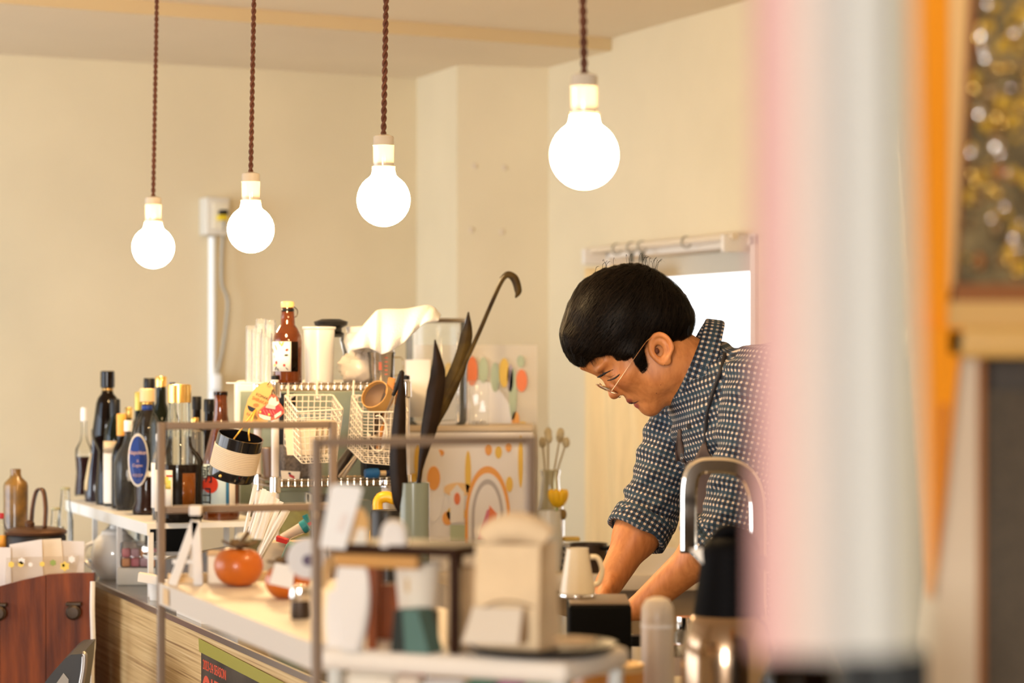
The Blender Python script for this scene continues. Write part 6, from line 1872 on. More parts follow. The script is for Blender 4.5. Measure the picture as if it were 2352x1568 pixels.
def arm_sdf(U, V, Wd, el, wr, fing, side, r0, r1):
    d = cone(U, V, Wd, el, wr, r0, r1)
    mid = tuple(el[i] * .7 + wr[i] * .3 for i in range(3))
    d = smin(d, elli(U, V, Wd, mid, ((1, 0, 0), (0, 1, 0), (0, 0, 1)), (r0 * 1.02, r0 * 1.05, r0 * .95)), 24)
    wr, fing = np.array(wr, float), np.array(fing, float)
    ax = fing - wr; L = np.linalg.norm(ax); ax /= L
    sd = np.array((0, 0, 1.0)) * side
    palm = wr + ax * 62
    d = smin(d, elli(U, V, Wd, tuple(wr + ax * 45), (ax, sd, np.cross(ax, sd)), (62, 40, 20)), 16)
    dn = np.cross(ax, sd); dn = dn if dn[1] > 0 else -dn
    for k, (off, ln) in enumerate(((-30, 62), (-10, 70), (10, 66), (29, 52))):
        k0 = wr + ax * 88 + sd * off * .9
        k1 = k0 + ax * ln * .5 + sd * off * .10 + dn * 6
        k2 = k1 + (ax * .55 + dn * .8) * ln * .42
        k3 = k2 + (dn * .95 - ax * .15) * ln * .34
        d = smin(d, cone(U, V, Wd, k0, k1, 11.5, 10.2), 5)
        d = smin(d, cone(U, V, Wd, k1, k2, 10.2, 9.4), 4)
        d = smin(d, cone(U, V, Wd, k2, k3, 9.4, 8.0), 4)
    t0 = wr + ax * 22 + sd * -34
    t1 = t0 + ax * 34 - sd * 22 + dn * 8
    t2 = t1 + ax * 28 + dn * 16 - sd * 2
    d = smin(d, cone(U, V, Wd, t0, t1, 15, 11.5), 8)
    d = smin(d, cone(U, V, Wd, t1, t2, 11.5, 9), 4)
    return d

def torso_core(U, V, Wd, grow=0.0):
    s = np.array(SH_N, float) - np.array(SH_F, float)
    s /= np.linalg.norm(s)
    t = np.array((.37, .929, 0.)); t -= s * (t @ s); t /= np.linalg.norm(t)
    f = np.cross(s, t)
    ax = (s, t, f)
    d = cone(U, V, Wd, SH_N, SH_F, 62 + grow, 62 + grow)
    d = smin(d, elli(U, V, Wd, (1688, 985, 5), ax, (176 + grow, 190 + grow, 118 + grow)), 50)
    d = smin(d, elli(U, V, Wd, (1752, 1215, 8), ax, (165 + grow, 210 + grow, 122 + grow)), 60)
    d = smin(d, elli(U, V, Wd, (1868, 1465, 10), ax, (176 + grow, 150 + grow, 130 + grow)), 60)
    d = smin(d, cone(U, V, Wd, (1618, 868, 0), (1690, 930, 0), 78 + grow * .5, 110 + grow), 40)
    return d

def legs_sdf(U, V, Wd, grow=0.0):
    d = elli(U, V, Wd, (1900, 1490, 10), ((1, 0, 0), (0, 1, 0), (0, 0, 1)), (125 + grow, 130 + grow, 175 + grow))
    for s in (-1, 1):
        hipp, kn, an = (1905, 1560, 10 + s * 95), (1890, 2110, 10 + s * 105), (1930, 2620, 10 + s * 110)
        d = smin(d, cone(U, V, Wd, hipp, kn, 96 + grow, 66 + grow), 40)
        d = smin(d, cone(U, V, Wd, kn, an, 66 + grow, 42 + grow), 30)
    return d

def shirt_sdf(U, V, Wd):
    d = torso_core(U, V, Wd, 7)
    d = smin(d, cone(U, V, Wd, SH_N, EL_N, 82, 70), 34)
    d = smin(d, cone(U, V, Wd, SH_F, EL_F, 78, 64), 30)
    dn = np.array(WR_N, float) - np.array(EL_N); dn /= np.linalg.norm(dn)
    df_ = np.array(WR_F, float) - np.array(EL_F); df_ /= np.linalg.norm(df_)
    cN0 = np.array(EL_N) + dn * 10; cN1 = np.array(EL_N) + dn * 66
    cF0 = np.array(EL_F) + df_ * -4; cF1 = np.array(EL_F) + df_ * 42
    d = smin(d, cone(U, V, Wd, cN0, cN1, 74, 70), 10)
    d = smin(d, cone(U, V, Wd, cF0, cF1, 74, 72), 10)
    # cut sleeve ends flat
    def half(p, n_):
        return (U - p[0]) * n_[0] + (V - p[1]) * n_[1] + (Wd - p[2]) * n_[2]
    nearA = cone(U, V, Wd, EL_N, np.array(EL_N) + dn * 220, 110, 110)
    farA = cone(U, V, Wd, EL_F, np.array(EL_F) + df_ * 220, 95, 95)
    d = np.where(nearA < 0, smax(d, half(np.array(EL_N) + dn * 84, dn), 5), d)
    d = np.where(farA < 0, smax(d, half(np.array(EL_F) + df_ * 62, df_), 5), d)
    # hem and neck opening
    d = smax(d, V - 1560, 6)
    d = smax(d, -cone(U, V, Wd, (1500, 805, 0), (1625, 868, 0), 76, 80), 6)
    # folds
    fold = 4.5 * np.sin(U * .045 + V * .075 + Wd * .03) * np.sin(V * .021 - U * .03 + 1.2) + 2.6 * np.sin(V * .115 - U * .05 + Wd * .02)
    el = np.minimum(sph(U, V, Wd, EL_N, 0), sph(U, V, Wd, EL_F, 0))
    fold += 5.0 * np.exp(-(el / 95.) ** 2) * np.sin(V * .16 + U * .10)
    return d + fold

def mesh_from(verts, faces, name, m, parent, smooth=True):
    me = bpy.data.meshes.new(name)
    inv = wm(parent).inverted()
    P3 = [inv @ mw(*q) for q in verts]
    me.from_pydata(P3, [], [tuple(int(i) for i in f) for f in faces])
    bm = bmesh.new(); bm.from_mesh(me)
    bmesh.ops.recalc_face_normals(bm, faces=bm.faces[:])
    bm.to_mesh(me); bm.free()
    me.materials.append(m)
    me.shade_smooth()
    o = bpy.data.objects.new(name, me)
    COL.objects.link(o)
    o.parent = parent
    return o

# skin with lips, cheeks and stubble as real colouring
M_skin = bpy.data.materials.new('skin')
M_skin.use_nodes = True
nt = M_skin.node_tree
bs = nt.nodes['Principled BSDF']
at = nt.nodes.new('ShaderNodeAttribute'); at.attribute_name = 'tone'
nz = nt.nodes.new('ShaderNodeTexNoise'); nz.inputs['Scale'].default_value = 55; nz.inputs['Detail'].default_value = 5
mx = nt.nodes.new('ShaderNodeMix'); mx.data_type = 'RGBA'; mx.blend_type = 'MULTIPLY'
rp_ = nt.nodes.new('ShaderNodeValToRGB')
rp_.color_ramp.elements[0].color = (.80, .72, .66, 1); rp_.color_ramp.elements[1].color = (1.0, 1.0, 1.0, 1)
rp_.color_ramp.elements[0].position = .3; rp_.color_ramp.elements[1].position = .62
nt.links.new(nz.outputs['Fac'], rp_.inputs[0])
mx.inputs[0].default_value = 1.0
nt.links.new(at.outputs['Color'], mx.inputs[6]); nt.links.new(rp_.outputs[0], mx.inputs[7])
nt.links.new(mx.outputs[2], bs.inputs['Base Color'])
bs.inputs['Roughness'].default_value = .48
bs.inputs['Subsurface Weight'].default_value = .12
bs.inputs['Subsurface Radius'].default_value = (.010, .004, .002)
bs.inputs['Subsurface Scale'].default_value = .5

vs, fs, off = [], [], 0
def addpart(v, f):
    global off
    vs.append(v); fs.append(f + off); off += len(v)
addpart(*surface_nets(head_sdf, (1310, 610, -135), (1705, 1000, 135), 2.6))
addpart(*surface_nets(lambda U, V, Wd: arm_sdf(U, V, Wd, EL_N, WR_N, (1388, 1416, 105), 1, 52, 31), (1280, 1120, -10), (1740, 1520, 275), 4.5))
addpart(*surface_nets(lambda U, V, Wd: arm_sdf(U, V, Wd, EL_F, WR_F, (1355, 1418, -70), -1, 54, 33), (1220, 1110, -240), (1580, 1500, 20), 4.5))
addpart(*surface_nets(lambda U, V, Wd: smin(torso_core(U, V, Wd, -14), smin(legs_sdf(U, V, Wd, -14), smin(cone(U, V, Wd, SH_N, EL_N, 56, 50), cone(U, V, Wd, SH_F, EL_F, 56, 50), 10), 20), 20), (1400, 800, -330), (2110, 2640, 330), 15.0))
Vv = np.concatenate(vs); Ff = np.concatenate(fs)
body = mesh_from(Vv, Ff, 'body', M_skin, b_man)
ton = np.tile(np.array((.62, .245, .078)), (len(Vv), 1))
def hd(pt, f, u, l, rad):
    c = np.array(hp(f, u, l)); d = pt - c
    return np.sqrt(((d @ hB) / rad[0]) ** 2 + ((d @ hA) / rad[1]) ** 2 + ((d @ hW) / rad[2]) ** 2)
def blend(mask, col):
    global ton
    m = np.clip(mask, 0, 1)[:, None]
    ton = ton * (1 - m) + np.array(col) * m
nh = len(vs[0])
HV = Vv.copy()
blend((1.25 - hd(HV, 128, -96, 0, (20, 8, 24))) * 3, (.36, .085, .055))
blend((1.2 - hd(HV, 124, -116, 0, (20, 9, 22))) * 3, (.42, .10, .075))
for s in (-1, 1):
    blend((1.0 - hd(HV, 98, -55, s * 52, (40, 26, 30))) * .8, (.56, .19, .075))
blend((1.0 - hd(HV, 135, -62, 0, (26, 18, 24))) * .7, (.52, .17, .07))
blend((1.0 - hd(HV, 122, -82, 0, (26, 10, 28))) * .45, (.30, .14, .075))
blend((1.0 - hd(HV, 112, -136, 0, (34, 24, 36))) * .40, (.36, .17, .085))
ca = body.data.color_attributes.new('tone', 'FLOAT_COLOR', 'POINT')
ca.data.foreach_set('color', np.concatenate([ton, np.ones((len(ton), 1))], 1).astype(np.float32).ravel())

# ------------------------------------------------------------------ shirt with gingham check
M_chk = bpy.data.materials.new('gingham')
M_chk.use_nodes = True
nt = M_chk.node_tree
bs = nt.nodes['Principled BSDF']
bs.inputs['Roughness'].default_value = .85
uvn = nt.nodes.new('ShaderNodeUVMap')
sp_ = nt.nodes.new('ShaderNodeSeparateXYZ')
nt.links.new(uvn.outputs[0], sp_.inputs[0])
def stripe(sock, period, duty):
    a = nt.nodes.new('ShaderNodeMath'); a.operation = 'DIVIDE'; a.inputs[1].default_value = period
    nt.links.new(sock, a.inputs[0])
    b_ = nt.nodes.new('ShaderNodeMath'); b_.operation = 'FRACT'
    nt.links.new(a.outputs[0], b_.inputs[0])
    c_ = nt.nodes.new('ShaderNodeMath'); c_.operation = 'LESS_THAN'; c_.inputs[1].default_value = duty
    nt.links.new(b_.outputs[0], c_.inputs[0])
    return c_.outputs[0]
s1 = stripe(sp_.outputs[0], 12.5, .57); s2 = stripe(sp_.outputs[1], 12.5, .57)
big = stripe(sp_.outputs[0], 37.5, .34)
sm = nt.nodes.new('ShaderNodeMath'); sm.operation = 'ADD'
nt.links.new(s1, sm.inputs[0]); nt.links.new(s2, sm.inputs[1])
hv = nt.nodes.new('ShaderNodeMath'); hv.operation = 'MULTIPLY'; hv.inputs[1].default_value = .5
nt.links.new(sm.outputs[0], hv.inputs[0])
rm = nt.nodes.new('ShaderNodeValToRGB'); rm.color_ramp.interpolation = 'CONSTANT'
e = rm.color_ramp.elements
e[0].position, e[0].color = 0, (.54, .45, .37, 1)
e[1].position, e[1].color = .25, (.030, .052, .088, 1)
x = e.new(.75); x.color = (.006, .009, .020, 1)
nt.links.new(hv.outputs[0], rm.inputs[0])
mxx = nt.nodes.new('ShaderNodeMix'); mxx.data_type = 'RGBA'; mxx.blend_type = 'MIX'
mul = nt.nodes.new('ShaderNodeMath'); mul.operation = 'MULTIPLY'; mul.inputs[1].default_value = .35
nt.links.new(big, mul.inputs[0]); nt.links.new(mul.outputs[0], mxx.inputs[0])
nt.links.new(rm.outputs[0], mxx.inputs[6]); mxx.inputs[7].default_value = (.03, .075, .11, 1)
nt.links.new(mxx.outputs[2], bs.inputs['Base Color'])

def gingham_uv(o, verts, bones):
    """each face takes its check direction from the nearest body segment"""
    verts = np.asarray(verts)
    best = None
    us = np.zeros((len(bones), len(verts))); vs_ = us.copy(); ds = us.copy(); rs = us.copy()
    for k, (a, c_, r, ref) in enumerate(bones):
        a, c_, ref = np.array(a, float), np.array(c_, float), np.array(ref, float)
        d = c_ - a; L = np.linalg.norm(d); d /= L
        rel = verts - a
        t = rel @ d
        e1 = ref - d * (ref @ d); e1 /= np.linalg.norm(e1)
        e2 = np.cross(d, e1)
        x, y = rel @ e1, rel @ e2
        us[k] = t; vs_[k] = np.arctan2(y, x) * r
        tc_ = np.clip(t, 0, L)
        ds[k] = np.linalg.norm(verts - (a + tc_[:, None] * d), axis=1) / r
    best = ds.argmin(0)
    me = o.data
    uvl = me.uv_layers.new(name='UVMap')
    lv = np.zeros(len(me.loops), dtype=np.int32); me.loops.foreach_get('vertex_index', lv)
    out = np.zeros((len(lv), 2), dtype=np.float32)
    for p in me.polygons:
        li = list(p.loop_indices)
        k = best[lv[li[0]]]
        uu = us[k][lv[li]]; vv = vs_[k][lv[li]].copy()
        per = 2 * math.pi * bones[k][2]
        vv = np.where(vv - vv[0] > per / 2, vv - per, np.where(vv - vv[0] < -per / 2, vv + per, vv))
        out[li, 0] = uu; out[li, 1] = vv
    uvl.data.foreach_set('uv', out.ravel())

sv, sf_ = surface_nets(shirt_sdf, (1395, 735, -300), (2060, 1570, 320), 5.0)
shirt = mesh_from(sv, sf_, 'shirt', M_chk, b_man)
gingham_uv(shirt, sv, [((1640, 800, 0), (1890, 1470, 10), 150, (0, 0, -1)), (SH_N, EL_N, 78, (1, 0, 0)), (SH_F, EL_F, 72, (1, 0, 0)),
                       (EL_N, WR_N, 72, (1, 0, 0)), (EL_F, WR_F, 70, (1, 0, 0))])

# rolled cuffs
def cuff_sdf(el, wr, at, r, wd):
    el, wr = np.array(el, float), np.array(wr, float)
    d_ = wr - el; d_ /= np.linalg.norm(d_)
    c_ = el + d_ * at
    def f(U, V, Wd):
        t = (U - c_[0]) * d_[0] + (V - c_[1]) * d_[1] + (Wd - c_[2]) * d_[2]
        rr_ = np.sqrt(np.maximum((U - c_[0]) ** 2 + (V - c_[1]) ** 2 + (Wd - c_[2]) ** 2 - t ** 2, 0))
        wob = 3.0 * np.sin(U * .06 + V * .05) + 2.0 * np.sin(Wd * .08 + U * .03)
        return np.sqrt((np.maximum(np.abs(t + wob) - wd, 0)) ** 2 + (np.abs(rr_ - r - wob * .6) * .9) ** 2) - 6.5
    return f, c_, d_
for el, wr, at_, r, wd in ((EL_N, WR_N, 66, 72, 20), (EL_F, WR_F, 44, 71, 20)):
    f, c_, d_ = cuff_sdf(el, wr, at_, r, wd)
    v, fc = surface_nets(f, tuple(c_ - 115), tuple(c_ + 115), 4.5)
    o = mesh_from(v, fc, 'rolled_cuff', M_chk, shirt)
    gingham_uv(o, v, [(tuple(c_ - d_ * 60), tuple(c_ + d_ * 60), r, (.3, .2, 1))])

# collar
cax = np.array((.953, .302, 0)); cq = np.array((-.302, .953, 0))
CC = np.array((1610., 842., 0.))
def collar_sdf(U, V, Wd):
    p = (U - CC[0]) * cax[0] + (V - CC[1]) * cax[1]
    q = (U - CC[0]) * cq[0] + (V - CC[1]) * cq[1]
    rr_ = np.sqrt((q / 104) ** 2 + (Wd / 92) ** 2)
    fl_ = 1.0 + (.0034 + .000014 * q) * (p + 26)
    d = np.abs(rr_ - fl_) * 95 - 4.5
    wd = 31 + .09 * q + 1.5 * np.sin(Wd * .05)
    d = smax(d, np.abs(p + 2) - wd, 5)
    gap = np.where(q > 60, np.abs(Wd + 18) - (q - 60) * .25, -1e3)
    return np.where(q > 60, smax(d, -(np.abs(Wd + 22) - (q - 60) * .45), 4), d)
v, fc = surface_nets(collar_sdf, (1480, 690, -150), (1740, 1010, 150), 3.2)
collar = mesh_from(v, fc, 'collar', M_chk, shirt)
gingham_uv(collar, v, [(tuple(CC - cax * 80), tuple(CC + cax * 80), 98, (0, 0, -1))])

# things laid on the shirt surface
def on_shirt(u, v, lift=4.0):
    ws = np.arange(300, -260, -2.0)
    d = np.minimum(shirt_sdf(np.full(ws.shape, float(u)), np.full(ws.shape, float(v)), ws), collar_sdf(np.full(ws.shape, float(u)), np.full(ws.shape, float(v)), ws))
    i = np.argmax(d < 0)
    w = ws[i] if (d < 0).any() else 0.0
    return mw(u, v, w + lift)
M_btn = mat('dark_button', (.02, .02, .025), .3)
q = on_shirt(1576, 977, 4)
MB().lathe([(0, 0), (.0045, 0), (.0048, .001), (.0042, .002), (0, .0016)], q, 16, frame((-.35, -.9, 0))).build('button', M_btn, shirt)
M_apr = mat('dark_brown_apron', (.055, .032, .026), .75)
def on_torso(u, v, lift=7.0):
    ws = np.arange(300, -260, -2.0)
    for du in range(0, 200, 4):
        U_ = np.full(ws.shape, float(u + du)); V_ = np.full(ws.shape, float(v))
        d = torso_core(U_, V_, ws, 7) + 3
        if (d < 0).any():
            return mw(u + du, v, ws[np.argmax(d < 0)] + lift)
    return mw(u, v, 0)
apron = MB()
gr = []
for i in range(24):
    v = 1056 + i * 19
    sway = 6 * math.sin(i * .5)
    gr.append([mw(1574 + (v - 1056) * .16 + .0040 * (w_ + 10) ** 2 + sway + 3 * math.sin(w_ * .08 + i * .3), v, w_) for w_ in np.linspace(-105, 95, 17)])
apron_o = apron.sheet(gr).build('apron', M_apr, b_man, thick=.003)
MB().sheet([[on_shirt(x0 + (x1 - x0) * k / 4, v, 7) for k in range(5)] for v, x0, x1 in ((985, 1556, 1561), (1010, 1556, 1564), (1035, 1557, 1568), (1062, 1558, 1574))]).build('apron_strap', M_apr, apron_o, thick=.003)
MB().sheet([[on_shirt(x0 + (x1 - x0) * k / 4, v, 7) for k in range(5)] for v, x0, x1 in ((1012, 1607, 1611), (1035, 1598, 1618), (1062, 1588, 1628))]).build('apron_strap', M_apr, apron_o, thick=.003)
M_neckc = mat('black_cord', (.012, .010, .012), .6)
pts = [on_shirt(u, v, 5) for u, v in ((1655, 812), (1650, 830), (1642, 850), (1628, 890), (1618, 925), (1612, 965), (1610, 1015))]
MB().tube(spline(pts, 40), .0035, 8).build('neck_cord', M_neckc, apron_o)

# trousers and shoes
v, fc = surface_nets(lambda U, V, Wd: smax(legs_sdf(U, V, Wd, 6) + 2.5 * np.sin(V * .03 + U * .02), 1440 - V, 6), (1720, 1420, -240), (2080, 2650, 260), 13.0)
mesh_from(v, fc, 'trousers', mat('dark_trousers', (.025, .026, .032), .8), b_man)
for s in (-1, 1):
    def shoe(U, V, Wd, s=s):
        d = cone(U, V, Wd, (1930, 2690, 10 + s * 110), (1780, 2708, 10 + s * 116), 46, 34)
        d = smin(d, cone(U, V, Wd, (1932, 2610, 10 + s * 110), (1932, 2690, 10 + s * 110), 50, 48), 20)
        return smax(d, V - 2729, 4)
    v, fc = surface_nets(shoe, (1700, 2540, -210 if s < 0 else 10), (2020, 2740, 20 if s < 0 else 230), 7.0)
    mesh_from(v, fc, 'shoe', mat('black_shoe', (.018, .017, .017), .4), b_man)

# ------------------------------------------------------------------ hair
hairpoly = np.array([(1339, 842), (1318, 832), (1300, 806), (1289, 767), (1295, 735), (1312, 690), (1336, 650), (1380, 624), (1430, 611), (1473, 608), (1510, 618), (1540, 636), (1569, 676), (1590, 714), (1602, 742),
                     (1597, 760), (1585, 778), (1566, 787), (1545, 782), (1530, 770), (1507, 762), (1484, 776), (1475, 805), (1482, 834), (1491, 860), (1474, 855), (1459, 838), (1449, 819), (1420, 824), (1400, 813), (1374, 816), (1350, 826)], float)
def poly_sdf(U, V, poly):
    d = np.full(U.shape, 1e9, dtype=np.float32)
    inside = np.zeros(U.shape, dtype=bool)
    n = len(poly)
    for i in range(n):
        a, c_ = poly[i], poly[(i + 1) % n]
        e_ = c_ - a
        t = np.clip(((U - a[0]) * e_[0] + (V - a[1]) * e_[1]) / (e_ @ e_), 0, 1)
        d = np.minimum(d, (U - a[0] - t * e_[0]) ** 2 + (V - a[1] - t * e_[1]) ** 2)
        cond = ((a[1] > V) != (c_[1] > V)) & (U < (c_[0] - a[0]) * (V - a[1]) / (c_[1] - a[1] + 1e-9) + a[0])
        inside ^= cond
    d = np.sqrt(d)
    return np.where(inside, -d, d)
def hair_sdf(U, V, Wd):
    d = he(U, V, Wd, -6, 36, 0, (139, 128, 112))
    d = smin(d, he(U, V, Wd, -62, -30, 0, (84, 84, 100)), 30)
    d = smin(d, he(U, V, Wd, 98, 74, 0, (46, 60, 74)), 26)
    d = smin(d, he(U, V, Wd, 40, -40, 0, (66, 60, 100)), 30)
    p2 = U[:, :, :1] * 0
    P2 = poly_sdf(U[:, :, 0], V[:, :, 0], hairpoly)[:, :, None]
    fr = np.sin(U * .21 + Wd * .13) * 2.2 + np.sin(U * .11 - Wd * .17 + V * .03) * 2.4
    d = smax(d, P2 + fr * .8, 9)
    return smax(d, -(head_sdf(U, V, Wd) + 3), 2)
M_hair = mat('black_hair', (.0035, .0025, .0020), .8, spec=.04)
M_strand = mat('hair_strand', (.0085, .0055, .0036), .45, spec=.10)
v, fc = surface_nets(hair_sdf, (1270, 590, -130), (1620, 880, 130), 3.2)
hair = mesh_from(v, fc, 'hair', M_hair, b_man)
# loose strands following the growth from the crown
me = hair.data
nrm = np.zeros(len(me.vertices) * 3, dtype=np.float32); me.vertices.foreach_get('normal', nrm)
nrm = nrm.reshape(-1, 3)
nrm_p = np.stack([nrm[:, 0], -nrm[:, 2], -nrm[:, 1]], 1)
rg = np.random.default_rng(4)
whorl = np.array((1492., 618., 8.))
outv = ((v - np.array((1450, 740, 0))) * nrm_p).sum(1) > 0
cand = np.where(outv)[0]
sel = rg.choice(cand, 13000)
stv, stf, stc = [], [], []
def hs(q):
    return hair_sdf(q[:, 0, None, None], q[:, 1, None, None], q[:, 2, None, None])[:, 0, 0]
def hgrad(q):
    g = np.stack([hs(q + np.eye(3)[k] * 1.5) - hs(q - np.eye(3)[k] * 1.5) for k in range(3)], 1)
    return g / (np.linalg.norm(g, axis=1)[:, None] + 1e-6)
q = v[sel] + nrm_p[sel] * 1.0
N_ = len(sel)
dist = np.linalg.norm(q - whorl, axis=1)
dr = (q - whorl) / (dist[:, None] + 1e-6) + np.array((-.35, .40, 0)) + rg.normal(0, .15, (N_, 3))
ln = rg.uniform(26, 58, N_) * np.where((q[:, 1] > 770) & (q[:, 0] > 1470), .5, 1.0)
hgt = rg.uniform(.6, 2.6, N_)
w0 = rg.uniform(.35, .75, N_)
shade = rg.uniform(.35, 1.0, N_) ** 2 * 2.6
m_ = 6
rows = []
for k in range(m_):
    f_ = k / (m_ - 1)
    nn = hgrad(q)
    q = q + nn * (hgt * (1 + .8 * math.sin(f_ * 3)) - hs(q))[:, None] * (.9 if k < m_ - 1 else .3)
    dr = dr - nn * (dr * nn).sum(1)[:, None]
    dr /= np.linalg.norm(dr, axis=1)[:, None] + 1e-6
    side = np.cross(dr, nn); side /= np.linalg.norm(side, axis=1)[:, None] + 1e-6
    wv = (w0 * (1 - f_) + .12)[:, None]
    rows.append((q - side * wv, q + side * wv))
    dr = dr + rg.normal(0, .05, (N_, 3))
    q = q + dr * (ln / (m_ - 1))[:, None]
for i in range(N_):
    base = len(stv)
    for A_, B_ in rows:
        stv.append(mw(*A_[i])); stv.append(mw(*B_[i]))
        stc += [shade[i], shade[i]]
    for k in range(m_ - 1):
        a = base + 2 * k
        stf.append((a, a + 1, a + 3, a + 2))
# ragged fringe and nape ends
edge_pts = [(1296, 790, 0), (1304, 812, 0), (1316, 826, 0), (1330, 832, 0), (1346, 822, 1), (1362, 812, 1), (1380, 808, 1), (1400, 806, 1), (1420, 814, 1), (1440, 812, 1), (1452, 822, 1), (1466, 842, 1), (1550, 772, 1), (1562, 774, 1), (1572, 770, 1)]
for k in range(900):
    e0_ = edge_pts[rg.integers(0, len(edge_pts))]
    fr_ = e0_[0] < 1475
    lw = rg.uniform(-55, 75) if e0_[2] == 0 else (rg.uniform(20, 98) if fr_ else rg.uniform(40, 92))
    p0 = np.array((e0_[0] + rg.uniform(-8, 8), e0_[1] - 14 + rg.uniform(-8, 4), 0.0))
    if e0_[2]:
        ws_ = np.arange(140, -60, -2.0)
        dd_ = head_sdf(np.full(ws_.shape, p0[0]), np.full(ws_.shape, p0[1]), ws_)
        i_ = np.argmax(dd_ < 0)
        p0[2] = (ws_[i_] if (dd_ < 0).any() else 60) + rg.uniform(3, 9)
    else:
        p0[2] = lw
    dirv = np.array((rg.uniform(-.1, .45), 1.0, 0)) if fr_ else np.array((rg.uniform(-.5, .1), 1.0, 0))
    ln_ = rg.uniform(14, 32) * (1.0 if fr_ else .8)
    base = len(stv)
    w0 = rg.uniform(.5, 1.0)
    for j in range(4):
        f_ = j / 3
        q = p0 + dirv * ln_ * f_ + np.array((5 * f_ * f_ * rg.uniform(.4, 1.0), 0, -2.0 * f_))
        stv.append(mw(q[0] - w0 * (1.05 - f_), q[1], q[2])); stv.append(mw(q[0] + w0 * (1.05 - f_), q[1], q[2]))
    for j in range(3):
        a = base + 2 * j
        stf.append((a, a + 1, a + 3, a + 2))
# a few flyaway hairs over the crown
for k in range(26):
    t = rg.uniform(0, 1)
    p0 = np.array((1360 + 150 * t, 640 - 30 * math.sin(t * 2.6), rg.uniform(-40, 40)))
    base = len(stv)
    dx = rg.uniform(-26, 14)
    for j in range(6):
        f_ = j / 5
        q = p0 + np.array((dx * f_ + 10 * f_ * f_, -(rg.uniform(.9, 1.1) * 26) * math.sin(f_ * 2.2), 0))
        stv.append(mw(q[0] - .35, q[1] - .35, q[2])); stv.append(mw(q[0] + .35, q[1] + .35, q[2]))
    for j in range(5):
        a = base + 2 * j
        stf.append((a, a + 1, a + 3, a + 2))
st = MB(); st.v, st.f = stv, stf
so = st.build('hair_strands', M_strand, hair, smooth=False)
so['kind'] = 'stuff'
stc += [1.0] * (len(stv) - len(stc))
hc = so.data.color_attributes.new('shade', 'FLOAT_COLOR', 'POINT')
for i_, c_ in enumerate(stc):
    hc.data[i_].color = (.0052 * c_, .0033 * c_, .0020 * c_, 1)
hn = M_strand.node_tree
ha = hn.nodes.new('ShaderNodeAttribute'); ha.attribute_name = 'shade'
hn.links.new(ha.outputs['Color'], hn.nodes['Principled BSDF'].inputs['Base Color'])

# ------------------------------------------------------------------ face details laid on the head surface
def on_head(u, v, lift=1.0, start=140):
    ws = np.arange(start, -60, -1.0)
    d = head_sdf(np.full(ws.shape, float(u)), np.full(ws.shape, float(v)), ws)
    i = np.argmax(d < 0)
    return mw(u, v, (ws[i] if (d < 0).any() else 0) + lift)
def stroke(nm, pts, rad, m, par, lift=.6):
    f = np.linspace(0, 1, 22)
    k = np.linspace(0, 1, len(pts))
    us, vs2 = np.interp(f, k, [p[0] for p in pts]), np.interp(f, k, [p[1] for p in pts])
    P3 = [on_head(u, v, lift) for u, v in zip(us, vs2)]
    return MB().tube(P3, [r * MK for r in np.interp(f, np.linspace(0, 1, len(rad)), rad)], 8).build(nm, m, par)
M_brow = mat('brow_hair', (.012, .008, .006), .6)
stroke('eyebrow', [(1373, 866), (1380, 862), (1390, 856), (1402, 850), (1412, 846)], [1.6, 3.6, 2.2, 1.2, .3], M_brow, b_man, -.4)
stroke('eyelash', [(1394, 874), (1402, 872), (1411, 867), (1418, 861), (1421, 858)], [.8, 1.7, 2.0, 1.6, .4], M_brow, b_man, .3)
stroke('eyelid_fold', [(1393, 868), (1403, 864), (1413, 858)], [.3, .8, .3], mat('lid_crease', (.22, .075, .03), .6), b_man, .0)
stroke('mouth_line', [(1444, 926), (1451, 926), (1458, 924), (1465, 920)], [.8, 1.8, 1.6, .5], mat('mouth_dark', (.06, .014, .010), .6), b_man, .2)
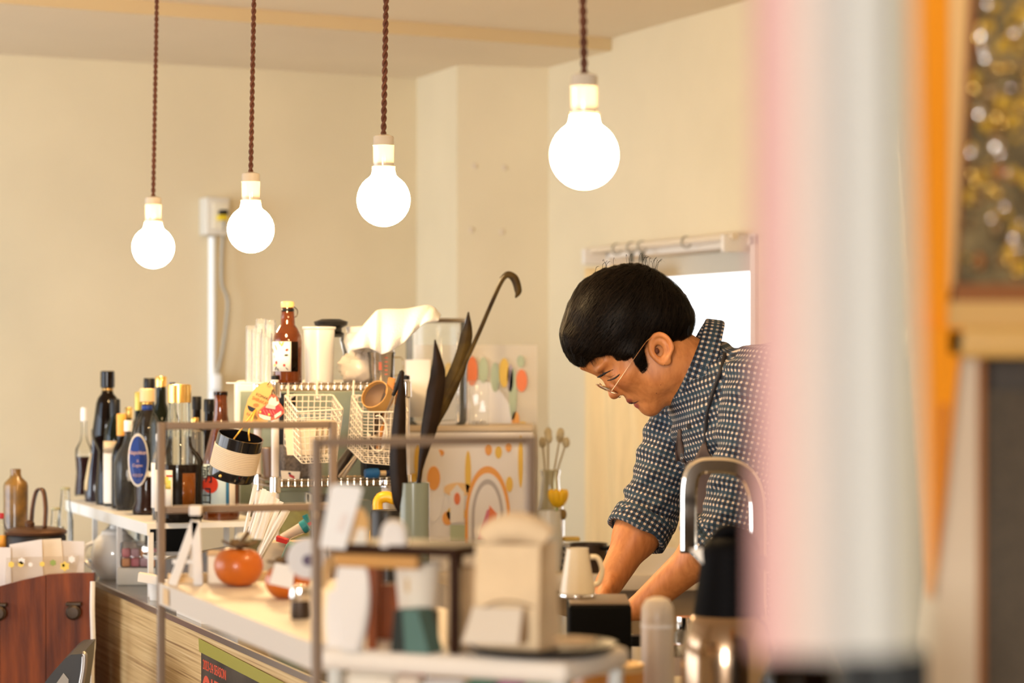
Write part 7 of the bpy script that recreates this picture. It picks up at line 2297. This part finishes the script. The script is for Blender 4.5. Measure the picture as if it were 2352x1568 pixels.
stroke('nostril', [(1421, 913), (1426, 911)], [1.0, .8], mat('nostril_dark', (.09, .022, .012), .7), b_man, .2)
for u, v in ((1513, 883), (1504, 902), (1520, 838)):
    MB().ball(on_head(u, v, .2), .0009, None, 8, 6).build('mole', mat('mole', (.16, .05, .02), .6), b_man)
MB().ball(mw(1503, 806, 92), (.0042, .004, .0050)).build('ear_canal_shade', mat('canal_shade', (.10, .028, .012), .7), b_man)  # dark ball puts the shade of the ear hollow into colour
# glasses
M_gl = mat('rose_gold_wire', (.72, .42, .22), .2, 1.0)
gl = thing('spectacles', 'thin gold wire glasses worn by the bending man', 'glasses', mw(1395, 895, 0))
e2 = np.array((.916, .40, 0)); e2 /= np.linalg.norm(e2)
for s in (-1, 1):
    c_ = np.array((1394., 893., s * 40.))
    ring = []
    for k in range(32):
        a = 2 * math.pi * k / 32
        ring.append(mw(*(c_ + e2 * 25 * math.sin(a) + hW * 31 * math.cos(a) + np.array((-.4, .916, 0)) * (-3 * math.cos(a) * s))))
    rim = MB().tube(ring, .0010, 8, closed=True).build('lens_rim', M_gl, gl)
    MB().add(ring, [tuple(range(32))]).build('lens', clear('lens_glass', (.99, .99, .99), .02), rim, smooth=False)
    hinge = c_ + hW * 31 * s + e2 * 8
    MB().tube(spline([mw(*(hinge)), mw(*(hinge + np.array((3, -3, s * 5)))), mw(1426, 861, s * 94), mw(1451, 824, s * 108), mw(1476, 788, s * 117), mw(1489, 777, s * 112)], 24), .0006, 8).build('temple_arm', M_gl, gl)
    MB().tube(spline([mw(*(c_ - hW * s * 24 + e2 * 2)), mw(1392, 888, s * 12), mw(1398, 893, s * 11)], 10), .0007, 6).build('nose_pad_arm', M_gl, gl)
    MB().ball(mw(1400, 893, s * 11), (.0012, .0018, .0035)).build('nose_pad', clear('pad_glass', (.97, .97, .95), .1), gl)
MB().tube(spline([mw(1386, 889, 12), mw(1379, 882, 6), mw(1378, 880, 0), mw(1379, 882, -6), mw(1386, 889, -12)], 16), .0010, 8).build('bridge', M_gl, gl)
